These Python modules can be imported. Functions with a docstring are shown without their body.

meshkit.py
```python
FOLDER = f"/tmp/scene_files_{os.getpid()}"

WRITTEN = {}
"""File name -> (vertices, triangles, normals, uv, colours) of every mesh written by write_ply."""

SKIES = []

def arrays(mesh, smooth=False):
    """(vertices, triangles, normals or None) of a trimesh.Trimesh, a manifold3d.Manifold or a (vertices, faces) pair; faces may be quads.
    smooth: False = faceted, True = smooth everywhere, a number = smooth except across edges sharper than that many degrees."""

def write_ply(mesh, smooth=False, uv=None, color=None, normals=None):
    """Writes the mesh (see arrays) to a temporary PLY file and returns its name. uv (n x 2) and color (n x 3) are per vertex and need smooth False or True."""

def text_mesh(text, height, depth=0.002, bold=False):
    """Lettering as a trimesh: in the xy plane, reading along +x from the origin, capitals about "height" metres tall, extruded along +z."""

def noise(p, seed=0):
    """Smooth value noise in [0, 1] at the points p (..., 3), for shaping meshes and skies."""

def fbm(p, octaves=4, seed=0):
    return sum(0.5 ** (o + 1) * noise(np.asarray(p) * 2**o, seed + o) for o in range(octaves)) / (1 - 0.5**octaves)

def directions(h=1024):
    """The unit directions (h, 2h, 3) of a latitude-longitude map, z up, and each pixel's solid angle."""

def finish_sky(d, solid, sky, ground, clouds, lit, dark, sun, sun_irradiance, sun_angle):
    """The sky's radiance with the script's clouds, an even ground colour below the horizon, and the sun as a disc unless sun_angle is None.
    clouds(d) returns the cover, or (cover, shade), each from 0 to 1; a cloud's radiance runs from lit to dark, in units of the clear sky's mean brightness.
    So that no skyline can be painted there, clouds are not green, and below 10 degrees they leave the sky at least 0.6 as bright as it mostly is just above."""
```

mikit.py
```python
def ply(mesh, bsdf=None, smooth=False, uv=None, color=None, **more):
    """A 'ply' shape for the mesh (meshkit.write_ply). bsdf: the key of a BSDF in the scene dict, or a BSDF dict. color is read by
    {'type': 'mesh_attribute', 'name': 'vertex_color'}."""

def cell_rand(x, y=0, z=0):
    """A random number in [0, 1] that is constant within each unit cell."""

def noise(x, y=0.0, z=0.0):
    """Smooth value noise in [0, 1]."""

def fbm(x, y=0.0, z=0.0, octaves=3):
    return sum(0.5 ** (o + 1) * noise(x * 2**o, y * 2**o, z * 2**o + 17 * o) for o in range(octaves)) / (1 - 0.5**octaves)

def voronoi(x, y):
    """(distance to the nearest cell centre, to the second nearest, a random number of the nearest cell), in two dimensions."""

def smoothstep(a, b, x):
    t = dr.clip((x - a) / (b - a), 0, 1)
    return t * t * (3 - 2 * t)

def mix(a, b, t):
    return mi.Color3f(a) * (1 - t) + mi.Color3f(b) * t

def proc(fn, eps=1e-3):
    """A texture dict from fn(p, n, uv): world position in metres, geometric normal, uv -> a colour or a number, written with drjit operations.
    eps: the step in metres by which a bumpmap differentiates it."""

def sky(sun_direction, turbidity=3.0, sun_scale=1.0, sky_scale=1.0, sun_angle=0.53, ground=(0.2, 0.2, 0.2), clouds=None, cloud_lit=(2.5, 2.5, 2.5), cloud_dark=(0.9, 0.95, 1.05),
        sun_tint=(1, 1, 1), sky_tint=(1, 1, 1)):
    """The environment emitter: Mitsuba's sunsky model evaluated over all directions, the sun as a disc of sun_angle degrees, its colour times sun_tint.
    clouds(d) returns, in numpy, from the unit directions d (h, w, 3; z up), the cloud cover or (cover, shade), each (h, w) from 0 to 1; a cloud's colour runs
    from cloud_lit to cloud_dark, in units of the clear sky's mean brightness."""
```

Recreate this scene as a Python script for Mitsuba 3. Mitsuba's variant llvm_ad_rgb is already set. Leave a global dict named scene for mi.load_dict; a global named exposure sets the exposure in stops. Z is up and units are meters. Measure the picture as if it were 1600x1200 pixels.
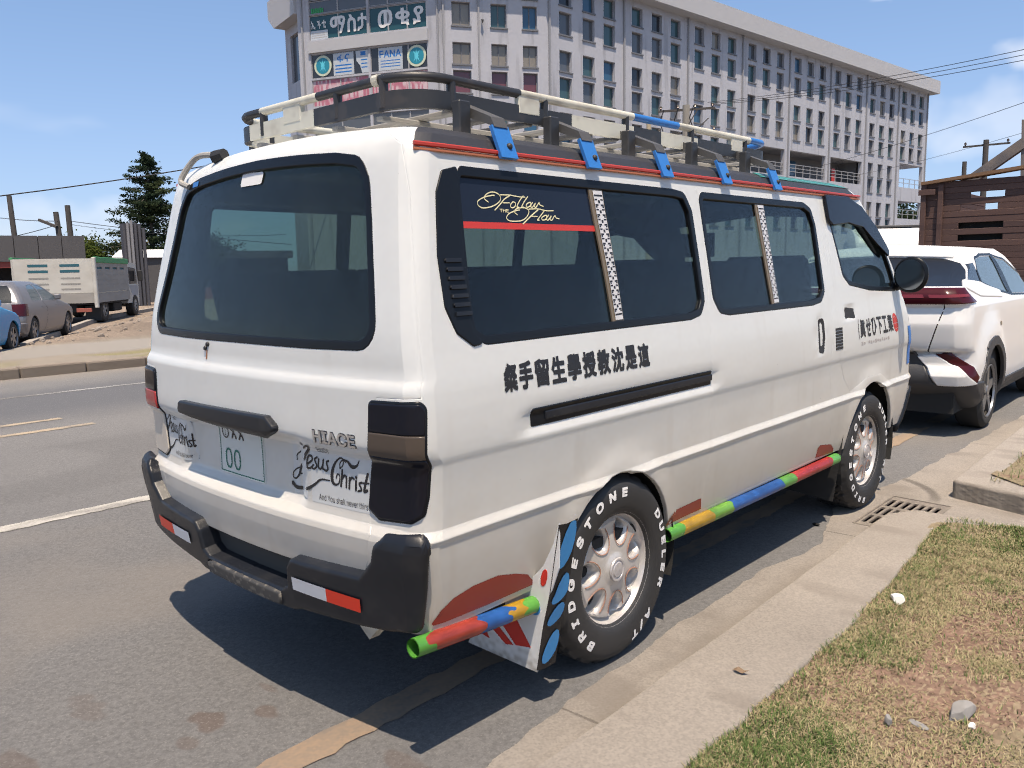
import math, json, random
import numpy as np, trimesh, shapely
import mitsuba as mi, drjit as dr
import mikit, meshkit
from mikit import noise, fbm, voronoi, smoothstep, mix, cell_rand, proc
from shapely.geometry import Polygon, MultiPolygon, LineString, box as sbox
from shapely import affinity
from scipy.interpolate import PchipInterpolator as PC

T = mi.ScalarTransform4f
scene, labels = {}, {}
rng = np.random.default_rng(7)

# ---------------------------------------------------------------- camera, sky, exposure
CAM = np.array([2.43153, -1.40739, 1.41101])
YAW, PITCH, ROLL, FPX = 2.295745, 0.136988, -0.018648, 1282.73
_f = np.array([math.cos(PITCH) * math.cos(YAW), math.cos(PITCH) * math.sin(YAW), -math.sin(PITCH)])
_r = np.cross(_f, [0, 0, 1]); _r /= np.linalg.norm(_r)
_u = np.cross(_r, _f)
_up = -math.sin(ROLL) * _r + math.cos(ROLL) * _u
scene['camera'] = {'type': 'perspective', 'fov': math.degrees(2 * math.atan(800 / FPX)), 'fov_axis': 'x', 'near_clip': 0.05, 'far_clip': 3000.0,
                   'to_world': T().look_at(origin=CAM.tolist(), target=(CAM + _f).tolist(), up=_up.tolist())}
SUN = (0.29, -0.24, 1.0)


def cloud_cover(d):
    z = np.maximum(d[..., 2], 0.02)
    p = np.stack([d[..., 0] / (z + 0.12), d[..., 1] / (z + 0.12), 0 * z], -1)
    n = meshkit.fbm(p * np.array([0.8, 0.8, 1]) + [3.1, 7.7, 0], 5, 3)
    big = meshkit.fbm(p * 0.35 + [1.0, 2.2, 4], 3, 9)
    low = np.clip((0.42 - d[..., 2]) / 0.30, 0, 1)
    c = np.clip((n * 0.65 + big * 0.35 - 0.66 + 0.02 * low) / 0.14, 0, 1) ** 1.4
    puff = 0
    for az, el, ra, re, a in ((108.0, 16.6, 2.2, 1.0, 0.95), (98.5, 11.6, 4.0, 1.4, 0.75), (160.0, 3.5, 9.0, 1.6, 0.30), (100.0, 8.0, 8.0, 2.2, 0.35), (112.5, 17.0, 1.2, 0.5, 0.4)):
        A, E = np.degrees(np.arctan2(d[..., 1], d[..., 0])), np.degrees(np.arcsin(d[..., 2]))
        w = meshkit.fbm(d * 26 + [az, el, 1], 4, 5) - 0.5
        q = ((A - az) / ra) ** 2 + ((E - el) / re) ** 2
        puff = np.maximum(puff, a * np.clip(1.15 - q + 2.2 * w, 0, 1))
    return np.clip(np.maximum(0.85 * c, puff), 0, 1), 0.25 * np.ones_like(c)


scene['sky'] = mikit.sky(SUN, turbidity=4.5, sky_scale=1.0, sun_tint=(0.99, 0.99, 1.0), ground=(0.13, 0.12, 0.11), clouds=cloud_cover, cloud_lit=(2.3, 2.3, 2.35), cloud_dark=(1.2, 1.25, 1.35))
exposure = 2.2

# ---------------------------------------------------------------- helpers
def free(key):
    """the key, with the next three-digit number where it is taken"""
    if key not in scene and key not in labels and not any(k.startswith(key + '__') for k in scene):
        return key
    n = 1
    while f'{key}_{n:03d}' in scene or f'{key}_{n:03d}' in labels or any(k.startswith(f'{key}_{n:03d}__') for k in scene):
        n += 1
    return f'{key}_{n:03d}'


def add(key, mesh, mat, smooth=False, to_world=None, **more):
    key = free(key)
    d = mesh if isinstance(mesh, dict) else mikit.ply(mesh, mat, smooth=smooth, **more)
    scene[key] = d if to_world is None else {**d, 'to_world': to_world}
    return key


def tag(key, label, category=None, group=None, kind=None):
    d = {'label': label} if label else {}
    if category: d['category'] = category
    if group: d['group'] = group
    if kind: d['kind'] = kind
    labels[key] = d


def TM(v, f):
    return trimesh.Trimesh(np.asarray(v, float), np.asarray(f, int), process=False)


def cat(ms):
    ms = [m for m in ms if m is not None and len(m.faces)]
    vs, fs, n = [], [], 0
    for m in ms:
        vs.append(np.asarray(m.vertices)); fs.append(np.asarray(m.faces) + n); n += len(m.vertices)
    return TM(np.vstack(vs), np.vstack(fs))


def moved(m, loc=(0, 0, 0), rz=0.0, sc=1.0):
    v = np.asarray(m.vertices) * sc
    c, s = math.cos(rz), math.sin(rz)
    v = np.stack([v[:, 0] * c - v[:, 1] * s, v[:, 0] * s + v[:, 1] * c, v[:, 2]], -1) + np.asarray(loc, float)
    return TM(v, m.faces)


def mapped(m, fn):
    return TM(fn(np.asarray(m.vertices)), m.faces)


def bevel_box(x0, x1, y0, y1, z0, z1, b=0.0):
    """a box with chamfered edges"""
    c = np.array([(x0 + x1) / 2, (y0 + y1) / 2, (z0 + z1) / 2]); h = np.abs(np.array([x1 - x0, y1 - y0, z1 - z0])) / 2
    b = min(b, 0.45 * h.min())
    if b <= 0:
        m = trimesh.creation.box(extents=2 * h); return TM(m.vertices + c, m.faces)
    pts = []
    for sx in (-1, 1):
        for sy in (-1, 1):
            for sz in (-1, 1):
                for k in range(3):
                    p = np.array([sx, sy, sz]) * (h - b); p[k] = np.array([sx, sy, sz])[k] * h[k]; pts.append(p + c)
    m = trimesh.convex.convex_hull(np.array(pts)); return TM(m.vertices, m.faces)


def hull(pts):
    m = trimesh.convex.convex_hull(np.asarray(pts, float)); return TM(m.vertices, m.faces)


def tube(pts, r, sides=10, caps=True):
    p = np.asarray(pts, float); n = len(p); r = np.broadcast_to(r, (n,))
    t = np.gradient(p, axis=0); t /= np.linalg.norm(t, axis=1, keepdims=True) + 1e-12
    a = np.array([0, 0, 1.0]) if abs(t[0][2]) < 0.9 else np.array([1.0, 0, 0])
    fr = []
    for k in range(n):
        a = a - t[k] * (a @ t[k]); a /= np.linalg.norm(a) + 1e-12; fr.append((a, np.cross(t[k], a)))
    ang = np.arange(sides) * 2 * np.pi / sides
    v = np.vstack([p[k] + r[k] * (np.cos(ang)[:, None] * fr[k][0] + np.sin(ang)[:, None] * fr[k][1]) for k in range(n)])
    f = []
    for k in range(n - 1):
        for j in range(sides):
            a0, a1, b0, b1 = k * sides + j, k * sides + (j + 1) % sides, (k + 1) * sides + j, (k + 1) * sides + (j + 1) % sides
            f += [[a0, a1, b1], [a0, b1, b0]]
    if caps:
        c0, c1 = len(v), len(v) + 1; v = np.vstack([v, p[0], p[-1]])
        for j in range(sides):
            f += [[c0, (j + 1) % sides, j], [c1, (n - 1) * sides + j, (n - 1) * sides + (j + 1) % sides]]
    return TM(v, f)


def bar(p0, p1, w, h, up=(0, 0, 1)):
    """a straight bar of rectangular section from p0 to p1"""
    p0, p1 = np.asarray(p0, float), np.asarray(p1, float); t = p1 - p0; L = np.linalg.norm(t); t /= L
    up = np.asarray(up, float); s = np.cross(t, up)
    if np.linalg.norm(s) < 1e-6: s = np.cross(t, [1, 0, 0])
    s /= np.linalg.norm(s); u = np.cross(s, t)
    m = trimesh.creation.box(extents=(1, 1, 1)); v = m.vertices
    return TM((p0 + p1) / 2 + v[:, :1] * w * s + v[:, 1:2] * L * t + v[:, 2:] * h * u, m.faces)


def arc_poly(pts, rad, n=5):
    """a polygon with rounded corners"""
    p = Polygon(pts)
    return p.buffer(-rad, quad_segs=n).buffer(rad, quad_segs=n)


def rows(poly):
    return [g for g in getattr(poly, 'geoms', [poly]) if g.geom_type == 'Polygon' and g.area > 1e-9]


def tri2(poly):
    v, f, n = [], [], 0
    for g in rows(poly):
        a, b = trimesh.creation.triangulate_polygon(g, engine='earcut')
        v.append(np.asarray(a)); f.append(np.asarray(b) + n); n += len(a)
    return np.vstack(v), np.vstack(f)


def ccw(v, f):
    a = v[f[:, 1]] - v[f[:, 0]]; b = v[f[:, 2]] - v[f[:, 0]]
    bad = a[:, 0] * b[:, 1] - a[:, 1] * b[:, 0] < 0
    f = f.copy(); f[bad] = f[bad][:, ::-1]; return f


def grid_mesh(poly, dx, dy, xl=(), yl=()):
    """the polygon cut into cells: (2-D vertices, triangles)"""
    x0, y0, x1, y1 = poly.bounds
    def lines(a, b, d, extra):
        n = max(1, int(math.ceil((b - a) / d)))
        l = np.concatenate([np.linspace(a, b, n + 1), [e for e in extra if a < e < b]])
        l = np.unique(np.round(l, 6)); keep = [l[0]]
        ex = set(np.round(extra, 6).tolist()) if len(extra) else set()
        for q in l[1:]:
            if q - keep[-1] < 0.25 * d and q not in ex and q != l[-1]: continue
            keep.append(q)
        return np.array(keep)
    X, Y = lines(x0, x1, dx, xl), lines(y0, y1, dy, yl)
    gx, gy = np.meshgrid(np.arange(len(X) - 1), np.arange(len(Y) - 1), indexing='ij'); gx, gy = gx.ravel(), gy.ravel()
    cells = shapely.box(X[gx], Y[gy], X[gx + 1], Y[gy + 1])
    shapely.prepare(poly)
    inside = shapely.contains_properly(poly, cells); touch = shapely.intersects(poly, cells) & ~inside
    V, F, n = [], [], 0
    i = np.where(inside)[0]
    if len(i):
        a = np.stack([X[gx[i]], Y[gy[i]]], -1); b = np.stack([X[gx[i] + 1], Y[gy[i]]], -1); c = np.stack([X[gx[i] + 1], Y[gy[i] + 1]], -1); d = np.stack([X[gx[i]], Y[gy[i] + 1]], -1)
        V.append(np.stack([a, b, c, d], 1).reshape(-1, 2)); k = np.arange(len(i))[:, None] * 4
        F += [k + [0, 1, 2], k + [0, 2, 3]]; n = 4 * len(i)
    for g in shapely.intersection(poly, cells[touch]):
        for h in rows(g):
            v, f = tri2(h); V.append(v); F.append(f + n); n += len(v)
    V, F = np.vstack(V), np.vstack(F)
    q = np.round(V / 2e-5).astype(np.int64); _, idx, inv = np.unique(q, axis=0, return_index=True, return_inverse=True)
    V, F = V[idx], inv.reshape(-1)[F]
    F = F[(F[:, 0] != F[:, 1]) & (F[:, 1] != F[:, 2]) & (F[:, 0] != F[:, 2])]
    return V, ccw(V, F)


def boundary(F):
    e = np.vstack([F[:, [0, 1]], F[:, [1, 2]], F[:, [2, 0]]]); k = np.sort(e, 1)
    _, inv, cnt = np.unique(k, axis=0, return_inverse=True, return_counts=True)
    return e[cnt[inv.reshape(-1)] == 1]


def skin(poly, surf, off=0.0, cell=(0.04, 0.04), round_=0.0, depth=0.0, xl=(), yl=(), flip=False):
    """The polygon laid on surf(q, off) -> points, off metres proud of it; its rim rounded by round_ and turned in by depth."""
    V, F = grid_mesh(poly, cell[0], cell[1], xl, yl)
    P3 = surf(V, off)
    vs, fs, n = [P3], [F], len(P3)
    if depth > 0:
        be = boundary(F); used = np.unique(be); loc = -np.ones(len(V), int); loc[used] = np.arange(len(used))
        d = V[be[:, 1]] - V[be[:, 0]]; o = np.stack([d[:, 1], -d[:, 0]], -1); o /= np.linalg.norm(o, axis=1, keepdims=True) + 1e-12
        on = np.zeros((len(V), 2)); np.add.at(on, be[:, 0], o); np.add.at(on, be[:, 1], o)
        on = on[used]; on /= np.linalg.norm(on, axis=1, keepdims=True) + 1e-9
        steps = [(round_ * math.sin(a), round_ * (1 - math.cos(a))) for a in np.radians([30, 60, 90])] if round_ > 0 else []
        steps.append((round_, max(depth, round_)))
        rings = [used]
        for a, b in steps:
            vs.append(surf(V[used] + on * a, off - b)); rings.append(np.arange(len(used)) + n); n += len(used)
        for r0, r1 in zip(rings[:-1], rings[1:]):
            A, B = r0[loc[be[:, 0]]], r0[loc[be[:, 1]]]; C, D = r1[loc[be[:, 1]]], r1[loc[be[:, 0]]]
            fs += [np.stack([A, D, C], -1), np.stack([A, C, B], -1)]
    m = TM(np.vstack(vs), np.vstack(fs))
    if flip: m.faces = m.faces[:, ::-1]
    return m


def plane_surf(origin, ex, ey, n=None):
    origin, ex, ey = (np.asarray(a, float) for a in (origin, ex, ey)); nn = np.cross(ex, ey) if n is None else np.asarray(n, float); nn = nn / np.linalg.norm(nn)
    return lambda q, off: origin + q[:, :1] * ex + q[:, 1:2] * ey + np.broadcast_to(np.reshape(off, (-1, 1)), (len(q), 1)) * nn


def slab(poly, surf, depth, off=0.0):
    """a flat polygon with thickness: front, rim and back"""
    v, f = tri2(poly); f = ccw(v, f); n = len(v); be = boundary(f)
    a, b = surf(v, off), surf(v, off - depth)
    fs = [f, f[:, ::-1] + n, np.stack([be[:, 0], be[:, 0] + n, be[:, 1] + n], -1), np.stack([be[:, 0], be[:, 1] + n, be[:, 1]], -1)]
    return TM(np.vstack([a, b]), np.vstack(fs))


class Body:
    """A vehicle's skin: rounded rectangles in plan, one for each height. s runs round the plan (0 at the middle of the rear, + to the right), t upwards."""

    def __init__(self, side, rear, front, rc=0.08, fc=0.16, bow=(0.0, 2.2), fbow=(0.10, 2.2), zt=None, crown=0.0, cz=(1.6, 1.8), flare=None, rdisp=None, blend=(0.5, 1.1), rcz=None):
        self.sx, self.ry, self.fy = (PC(*np.array(a).T, extrapolate=True) for a in (side, rear, front))
        self.rc, self.fc, self.bow, self.fbow, self.crown, self.cz, self.flare, self.rdisp, self.blend = rc, fc, bow, fbow, crown, cz, flare, rdisp, blend
        self.zt = PC(*np.array(zt).T, extrapolate=True) if zt is not None else None
        self.rcz = PC(*np.array(rcz).T, extrapolate=True) if rcz is not None else None
        self.w0 = max(a[1] for a in side); self.y0 = min(a[1] for a in rear); self.y1 = max(a[1] for a in front)
        self.A = self.w0 - rc; self.C = rc * math.pi / 2; self.B = self.w0 - fc; self.C2 = fc * math.pi / 2
        self.L = self.y1 - self.y0 - rc - fc
        self.e1, self.e2, self.e3, self.e4 = self.A, self.A + self.C, self.A + self.C + self.L, self.A + self.C + self.L + self.C2
        self.smax = self.e4 + self.B
        self.tk = sorted(set(np.round([a[0] for a in side] + [a[0] for a in rear], 5)))

    def raw(self, S, t):
        sg = np.where(S < 0, -1.0, 1.0); a = np.abs(S)
        w, yr, yf = self.sx(t), self.ry(t), self.fy(t)
        rc = self.rc if self.rcz is None else self.rcz(t); fc = self.fc
        W, Wf = w - rc, w - fc
        b0 = self.bow[0] * (np.abs(W) / self.w0) ** self.bow[1]; b1 = self.fbow[0] * (np.abs(Wf) / self.w0) ** self.fbow[1]
        x = np.zeros_like(a); y = np.zeros_like(a)
        k = a <= self.e1; x[k] = (a / self.A * W)[k]; y[k] = (yr + self.bow[0] * (np.abs(x) / self.w0) ** self.bow[1])[k]
        k = (a > self.e1) & (a <= self.e2); ph = (a - self.e1) / self.C * math.pi / 2
        x[k] = (W + rc * np.sin(ph))[k]; y[k] = (yr + b0 + rc * (1 - np.cos(ph)))[k]
        k = (a > self.e2) & (a <= self.e3); d = a - self.e2; yn = self.y0 + self.rc + d
        wr = np.clip(1 - d / self.blend[0], 0, 1) ** 2 * (1 + 2 * np.clip(d / self.blend[0], 0, 1)); df = self.L - d; wf = np.clip(1 - df / self.blend[1], 0, 1) ** 2 * (1 + 2 * np.clip(df / self.blend[1], 0, 1))
        ys = yn + (yr + b0 + rc - self.y0 - self.rc) * wr + ((yf - b1 - fc) - (self.y1 - self.fc)) * wf
        x[k] = w[k]; y[k] = ys[k]
        k = (a > self.e3) & (a <= self.e4); ph = (a - self.e3) / self.C2 * math.pi / 2
        x[k] = (Wf + fc * np.cos(ph))[k]; y[k] = (yf - b1 - fc + fc * np.sin(ph))[k]
        k = a > self.e4; xx = np.clip((self.smax - a) / self.B, 0, 1) * Wf
        x[k] = xx[k]; y[k] = (yf - self.fbow[0] * (np.abs(xx) / self.w0) ** self.fbow[1])[k]
        z = t.copy() if self.zt is None else self.zt(t)
        if self.crown:
            u = np.clip((t - self.cz[0]) / (self.cz[1] - self.cz[0]), 0, 1)
            z = z + self.crown * (1 - (x / self.w0) ** 2) * u * u * (3 - 2 * u)
        if self.flare is not None:
            x = x + self.flare(y, z) * ((a > self.e1) & (a < self.e4))
        if self.rdisp is not None:
            k = a < self.e2
            y[k] += self.rdisp(x[k] * sg[k], z[k])
        return np.stack([x * sg, y, z], -1)

    def surf(self, q, off=0.0):
        S, t = q[:, 0].astype(float), q[:, 1].astype(float); p = self.raw(S, t)
        off = np.broadcast_to(off, S.shape)
        if np.any(off != 0):
            e = 2e-3; du = self.raw(S + e, t) - self.raw(S - e, t); dv = self.raw(S, t + e) - self.raw(S, t - e)
            n = np.cross(du, dv); n /= np.linalg.norm(n, axis=1, keepdims=True) + 1e-12
            p = p + n * off[:, None]
        return p

    def side_q(self, pts, sg=1):
        """(y, z) on the side -> (s, t)"""
        p = np.asarray(pts, float); t = p[:, 1].copy(); lo, hi = np.full(len(p), self.e2 - self.C), np.full(len(p), self.e4)
        for _ in range(40):
            m = (lo + hi) / 2; y = self.raw(m, t)[:, 1]; lo = np.where(y < p[:, 0], m, lo); hi = np.where(y < p[:, 0], hi, m)
        return np.stack([sg * (lo + hi) / 2, t], -1)

    def rear_q(self, pts):
        """(x, z) on the rear -> (s, t)"""
        p = np.asarray(pts, float); t = p[:, 1].copy(); lo, hi = np.zeros(len(p)), np.full(len(p), self.e2)
        for _ in range(40):
            m = (lo + hi) / 2; r = self.raw(m, t); lo = np.where(r[:, 0] < np.abs(p[:, 0]), m, lo); hi = np.where(r[:, 0] < np.abs(p[:, 0]), hi, m); t = t + 0.5 * (p[:, 1] - r[:, 2])
        return np.stack([np.sign(p[:, 0] + 1e-12) * (lo + hi) / 2, t], -1)

    def front_q(self, pts):
        p = np.asarray(pts, float); t = p[:, 1].copy(); lo, hi = np.full(len(p), self.e3), np.full(len(p), self.smax)
        for _ in range(40):
            m = (lo + hi) / 2; r = self.raw(m, t); lo = np.where(r[:, 0] > np.abs(p[:, 0]), m, lo); hi = np.where(r[:, 0] > np.abs(p[:, 0]), hi, m); t = t + 0.5 * (p[:, 1] - r[:, 2])
        return np.stack([(lo + hi) / 2, t], -1)

# ---------------------------------------------------------------- materials
def M(key, d, two=True):
    scene[key] = {'type': 'twosided', 'b': d} if two else d
    return key


def rgb(*c):
    return {'type': 'rgb', 'value': list(map(float, c if len(c) == 3 else c * 3))}


def P(key, base, rough=0.5, two=True, **k):
    return M(key, {'type': 'principled', 'base_color': base if isinstance(base, dict) else rgb(*base), 'roughness': rough if isinstance(rough, dict) else float(rough), **k}, two)


def bump(key, base, rough, fn, scale, eps=2e-3, **k):
    """a principled surface with fine relief"""
    return M(key, {'type': 'bumpmap', 'scale': 1.0, 't': proc(lambda p, n, uv: fn(p) * scale, eps), 'b': {'type': 'principled', 'base_color': base, 'roughness': float(rough), **k}})


def dust_and_reflection(c, low_brown, z0, z1, amt, f=9.0):
    """paint with road dust and a painted brown ground reflection on its lower part and a few faint streaks"""
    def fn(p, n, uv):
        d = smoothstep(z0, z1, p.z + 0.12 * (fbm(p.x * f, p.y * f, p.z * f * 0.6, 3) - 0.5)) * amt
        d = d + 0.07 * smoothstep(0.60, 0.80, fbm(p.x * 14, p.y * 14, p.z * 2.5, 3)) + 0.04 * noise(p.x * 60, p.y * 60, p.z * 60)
        return mix(c, low_brown, dr.clip(d, 0, 1))
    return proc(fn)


P('van_paint', dust_and_reflection((0.53, 0.545, 0.54), (0.33, 0.28, 0.22), 1.08, 0.30, 0.70), 0.30, clearcoat=1.0, clearcoat_gloss=0.985, specular=0.5)
P('suv_paint', (0.60, 0.60, 0.595), 0.20, clearcoat=0.9, clearcoat_gloss=0.95)
P('black_trim', (0.007, 0.009, 0.013), 0.32, specular=0.22)
P('rubber', (0.022, 0.022, 0.023), 0.6)
P('interior_grey', (0.040, 0.042, 0.042), 0.8)
P('interior_dark', (0.018, 0.019, 0.022), 0.8)
P('seat_fabric', proc(lambda p, n, uv: mix((0.016, 0.024, 0.042), (0.026, 0.034, 0.055), noise(p.x * 90, p.y * 90, p.z * 90))), 0.9)
P('under_black', (0.018, 0.018, 0.018), 0.85)
P('chrome', (0.75, 0.75, 0.76), 0.12, metallic=1.0)
P('silver_wheel', proc(lambda p, n, uv: mix((0.54, 0.53, 0.52), (0.34, 0.28, 0.22), 0.35 * fbm(p.x * 20, p.y * 20, p.z * 20, 3))), 0.30, metallic=0.35, clearcoat=0.4)
P('chrome_dark', (0.20, 0.21, 0.22), 0.08, metallic=1.0)
P('flap_white', proc(lambda p, n, uv: mix((0.55, 0.56, 0.57), (0.20, 0.18, 0.15), smoothstep(0.22, 0.05, p.z + 0.10 * (noise(p.x * 60, p.y * 60, p.z * 60) - 0.4)))), 0.5)
P('flap_blue', (0.04, 0.20, 0.45), 0.45)
P('dark_hole', (0.012, 0.012, 0.012), 0.9)
P('copper_line', (0.34, 0.15, 0.09), 0.5)
P('bumper_plastic', proc(lambda p, n, uv: mix((0.010, 0.012, 0.017), (0.030, 0.030, 0.031), 0.35 * smoothstep(0.50, 0.78, fbm(p.x * 11, p.y * 11, p.z * 11, 4)))), 0.38, specular=0.35)
P('bumper_step', proc(lambda p, n, uv: mix((0.040, 0.040, 0.041), (0.13, 0.12, 0.105), smoothstep(0.5, 0.8, noise(p.x * 70, p.y * 70, p.z * 70)) * 0.7)), 0.65)
P('lens_smoked', (0.005, 0.006, 0.012), 0.10, specular=0.22, clearcoat=0.25)
P('lens_band', (0.070, 0.055, 0.045), 0.2, clearcoat=0.2, specular=0.3)
P('lens_red', (0.30, 0.012, 0.012), 0.12, clearcoat=0.8)
P('lens_clear', (0.42, 0.38, 0.33), 0.2, clearcoat=0.8)
P('reflector_white', (0.46, 0.475, 0.51), 0.4)
P('reflector_red', (0.55, 0.03, 0.01), 0.4)
P('ink_black', (0.012, 0.012, 0.014), 0.45)
P('ink_gold', (0.62, 0.58, 0.36), 0.45)
P('ink_grey', (0.36, 0.34, 0.33), 0.5)
P('ink_red', (0.45, 0.03, 0.022), 0.45)
P('ink_green', (0.02, 0.13, 0.10), 0.5)
P('ink_white', (0.62, 0.62, 0.62), 0.55)
P('ink_blue', (0.02, 0.14, 0.42), 0.5)
P('tint_film', (0.010, 0.014, 0.026), 0.15, specular=0.3)
P('strip_white', (0.52, 0.52, 0.54), 0.35)
P('strip_bronze', (0.15, 0.12, 0.085), 0.4)
P('red_panel', (0.20, 0.026, 0.017), 0.4)
P('gutter_red', (0.38, 0.035, 0.022), 0.4)
P('gutter_reflection', (0.42, 0.14, 0.07), 0.5)
P('roof_band', (0.030, 0.030, 0.034), 0.45)
P('roof_teal', proc(lambda p, n, uv: mix((0.02, 0.26, 0.22), (0.04, 0.05, 0.05), smoothstep(0.35, 0.5, dr.abs(dr.sin(p.z * 210 + 6 * noise(p.y * 3)))) * 0.75)), 0.35)
P('sticker_film', (0.47, 0.49, 0.50), 0.30, clearcoat=0.5)
P('plate_white', (0.52, 0.55, 0.54), 0.4)
P('rack_black', proc(lambda p, n, uv: mix((0.022, 0.023, 0.026), (0.06, 0.05, 0.045), 0.4 * smoothstep(0.55, 0.75, fbm(p.x * 16, p.y * 16, p.z * 16, 3)))), 0.45)
P('rack_cream', proc(lambda p, n, uv: mix((0.50, 0.49, 0.42), (0.26, 0.23, 0.19), 0.5 * smoothstep(0.5, 0.8, fbm(p.x * 13, p.y * 13, p.z * 13, 3)))), 0.45)
P('rack_blue', (0.025, 0.145, 0.43), 0.40)
P('rack_light', (0.28, 0.27, 0.25), 0.5)
P('rack_grey', (0.065, 0.064, 0.063), 0.5)


def pipe_col(p, n, uv):
    """painted sections of the running-board pipe, by length"""
    y = p.y + dr.select(p.y < 1, 0.13, 0.03) * (noise(p.x * 40, p.y * 25, p.z * 40) - 0.5)
    c = mi.Color3f(0.10, 0.36, 0.05)
    for a, k in ((0.07, (0.40, 0.05, 0.03)), (0.24, (0.02, 0.12, 0.42)), (0.37, (0.52, 0.30, 0.02)), (0.47, (0.12, 0.42, 0.06)), (1.38, (0.50, 0.30, 0.02)), (1.62, (0.16, 0.38, 0.05)),
                 (1.78, (0.02, 0.10, 0.36)), (2.28, (0.12, 0.36, 0.06)), (2.42, (0.40, 0.03, 0.025)), (2.86, (0.12, 0.40, 0.08))):
        c = dr.select(y > a, mi.Color3f(k), c)
    return c * (0.42 + 0.28 * noise(p.x * 30, p.y * 30, p.z * 30))


P('pipe_paint', proc(pipe_col), 0.35, clearcoat=0.4)


def glass(key, tint, dust=0.06, col=(0.42, 0.40, 0.36)):
    scene[key] = {'type': 'blendbsdf', 'weight': proc(lambda p, n, uv: dust * (0.35 + 1.3 * fbm(p.x * 7, p.y * 7, p.z * 5, 4))),
                  'a': {'type': 'thindielectric', 'int_ior': 1.5, 'specular_transmittance': rgb(*tint), 'specular_reflectance': rgb(0.42, 0.46, 0.48)}, 'b': {'type': 'twosided', 'b': {'type': 'diffuse', 'reflectance': rgb(*col)}}}
    return key


glass('glass_side', (0.38, 0.49, 0.46), 0.006)
glass('glass_rear', (0.39, 0.50, 0.45), 0.045, (0.17, 0.21, 0.19))
glass('glass_door', (0.60, 0.72, 0.70), 0.012)
glass('glass_smoke', (0.10, 0.10, 0.11), 0.05)

# ---------------------------------------------------------------- the minibus: skin
VPSI, VPIT, VRY = -0.0230500, 0.0072175, 0.968901
_c, _s = math.cos(VPSI), math.sin(VPSI)


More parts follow.
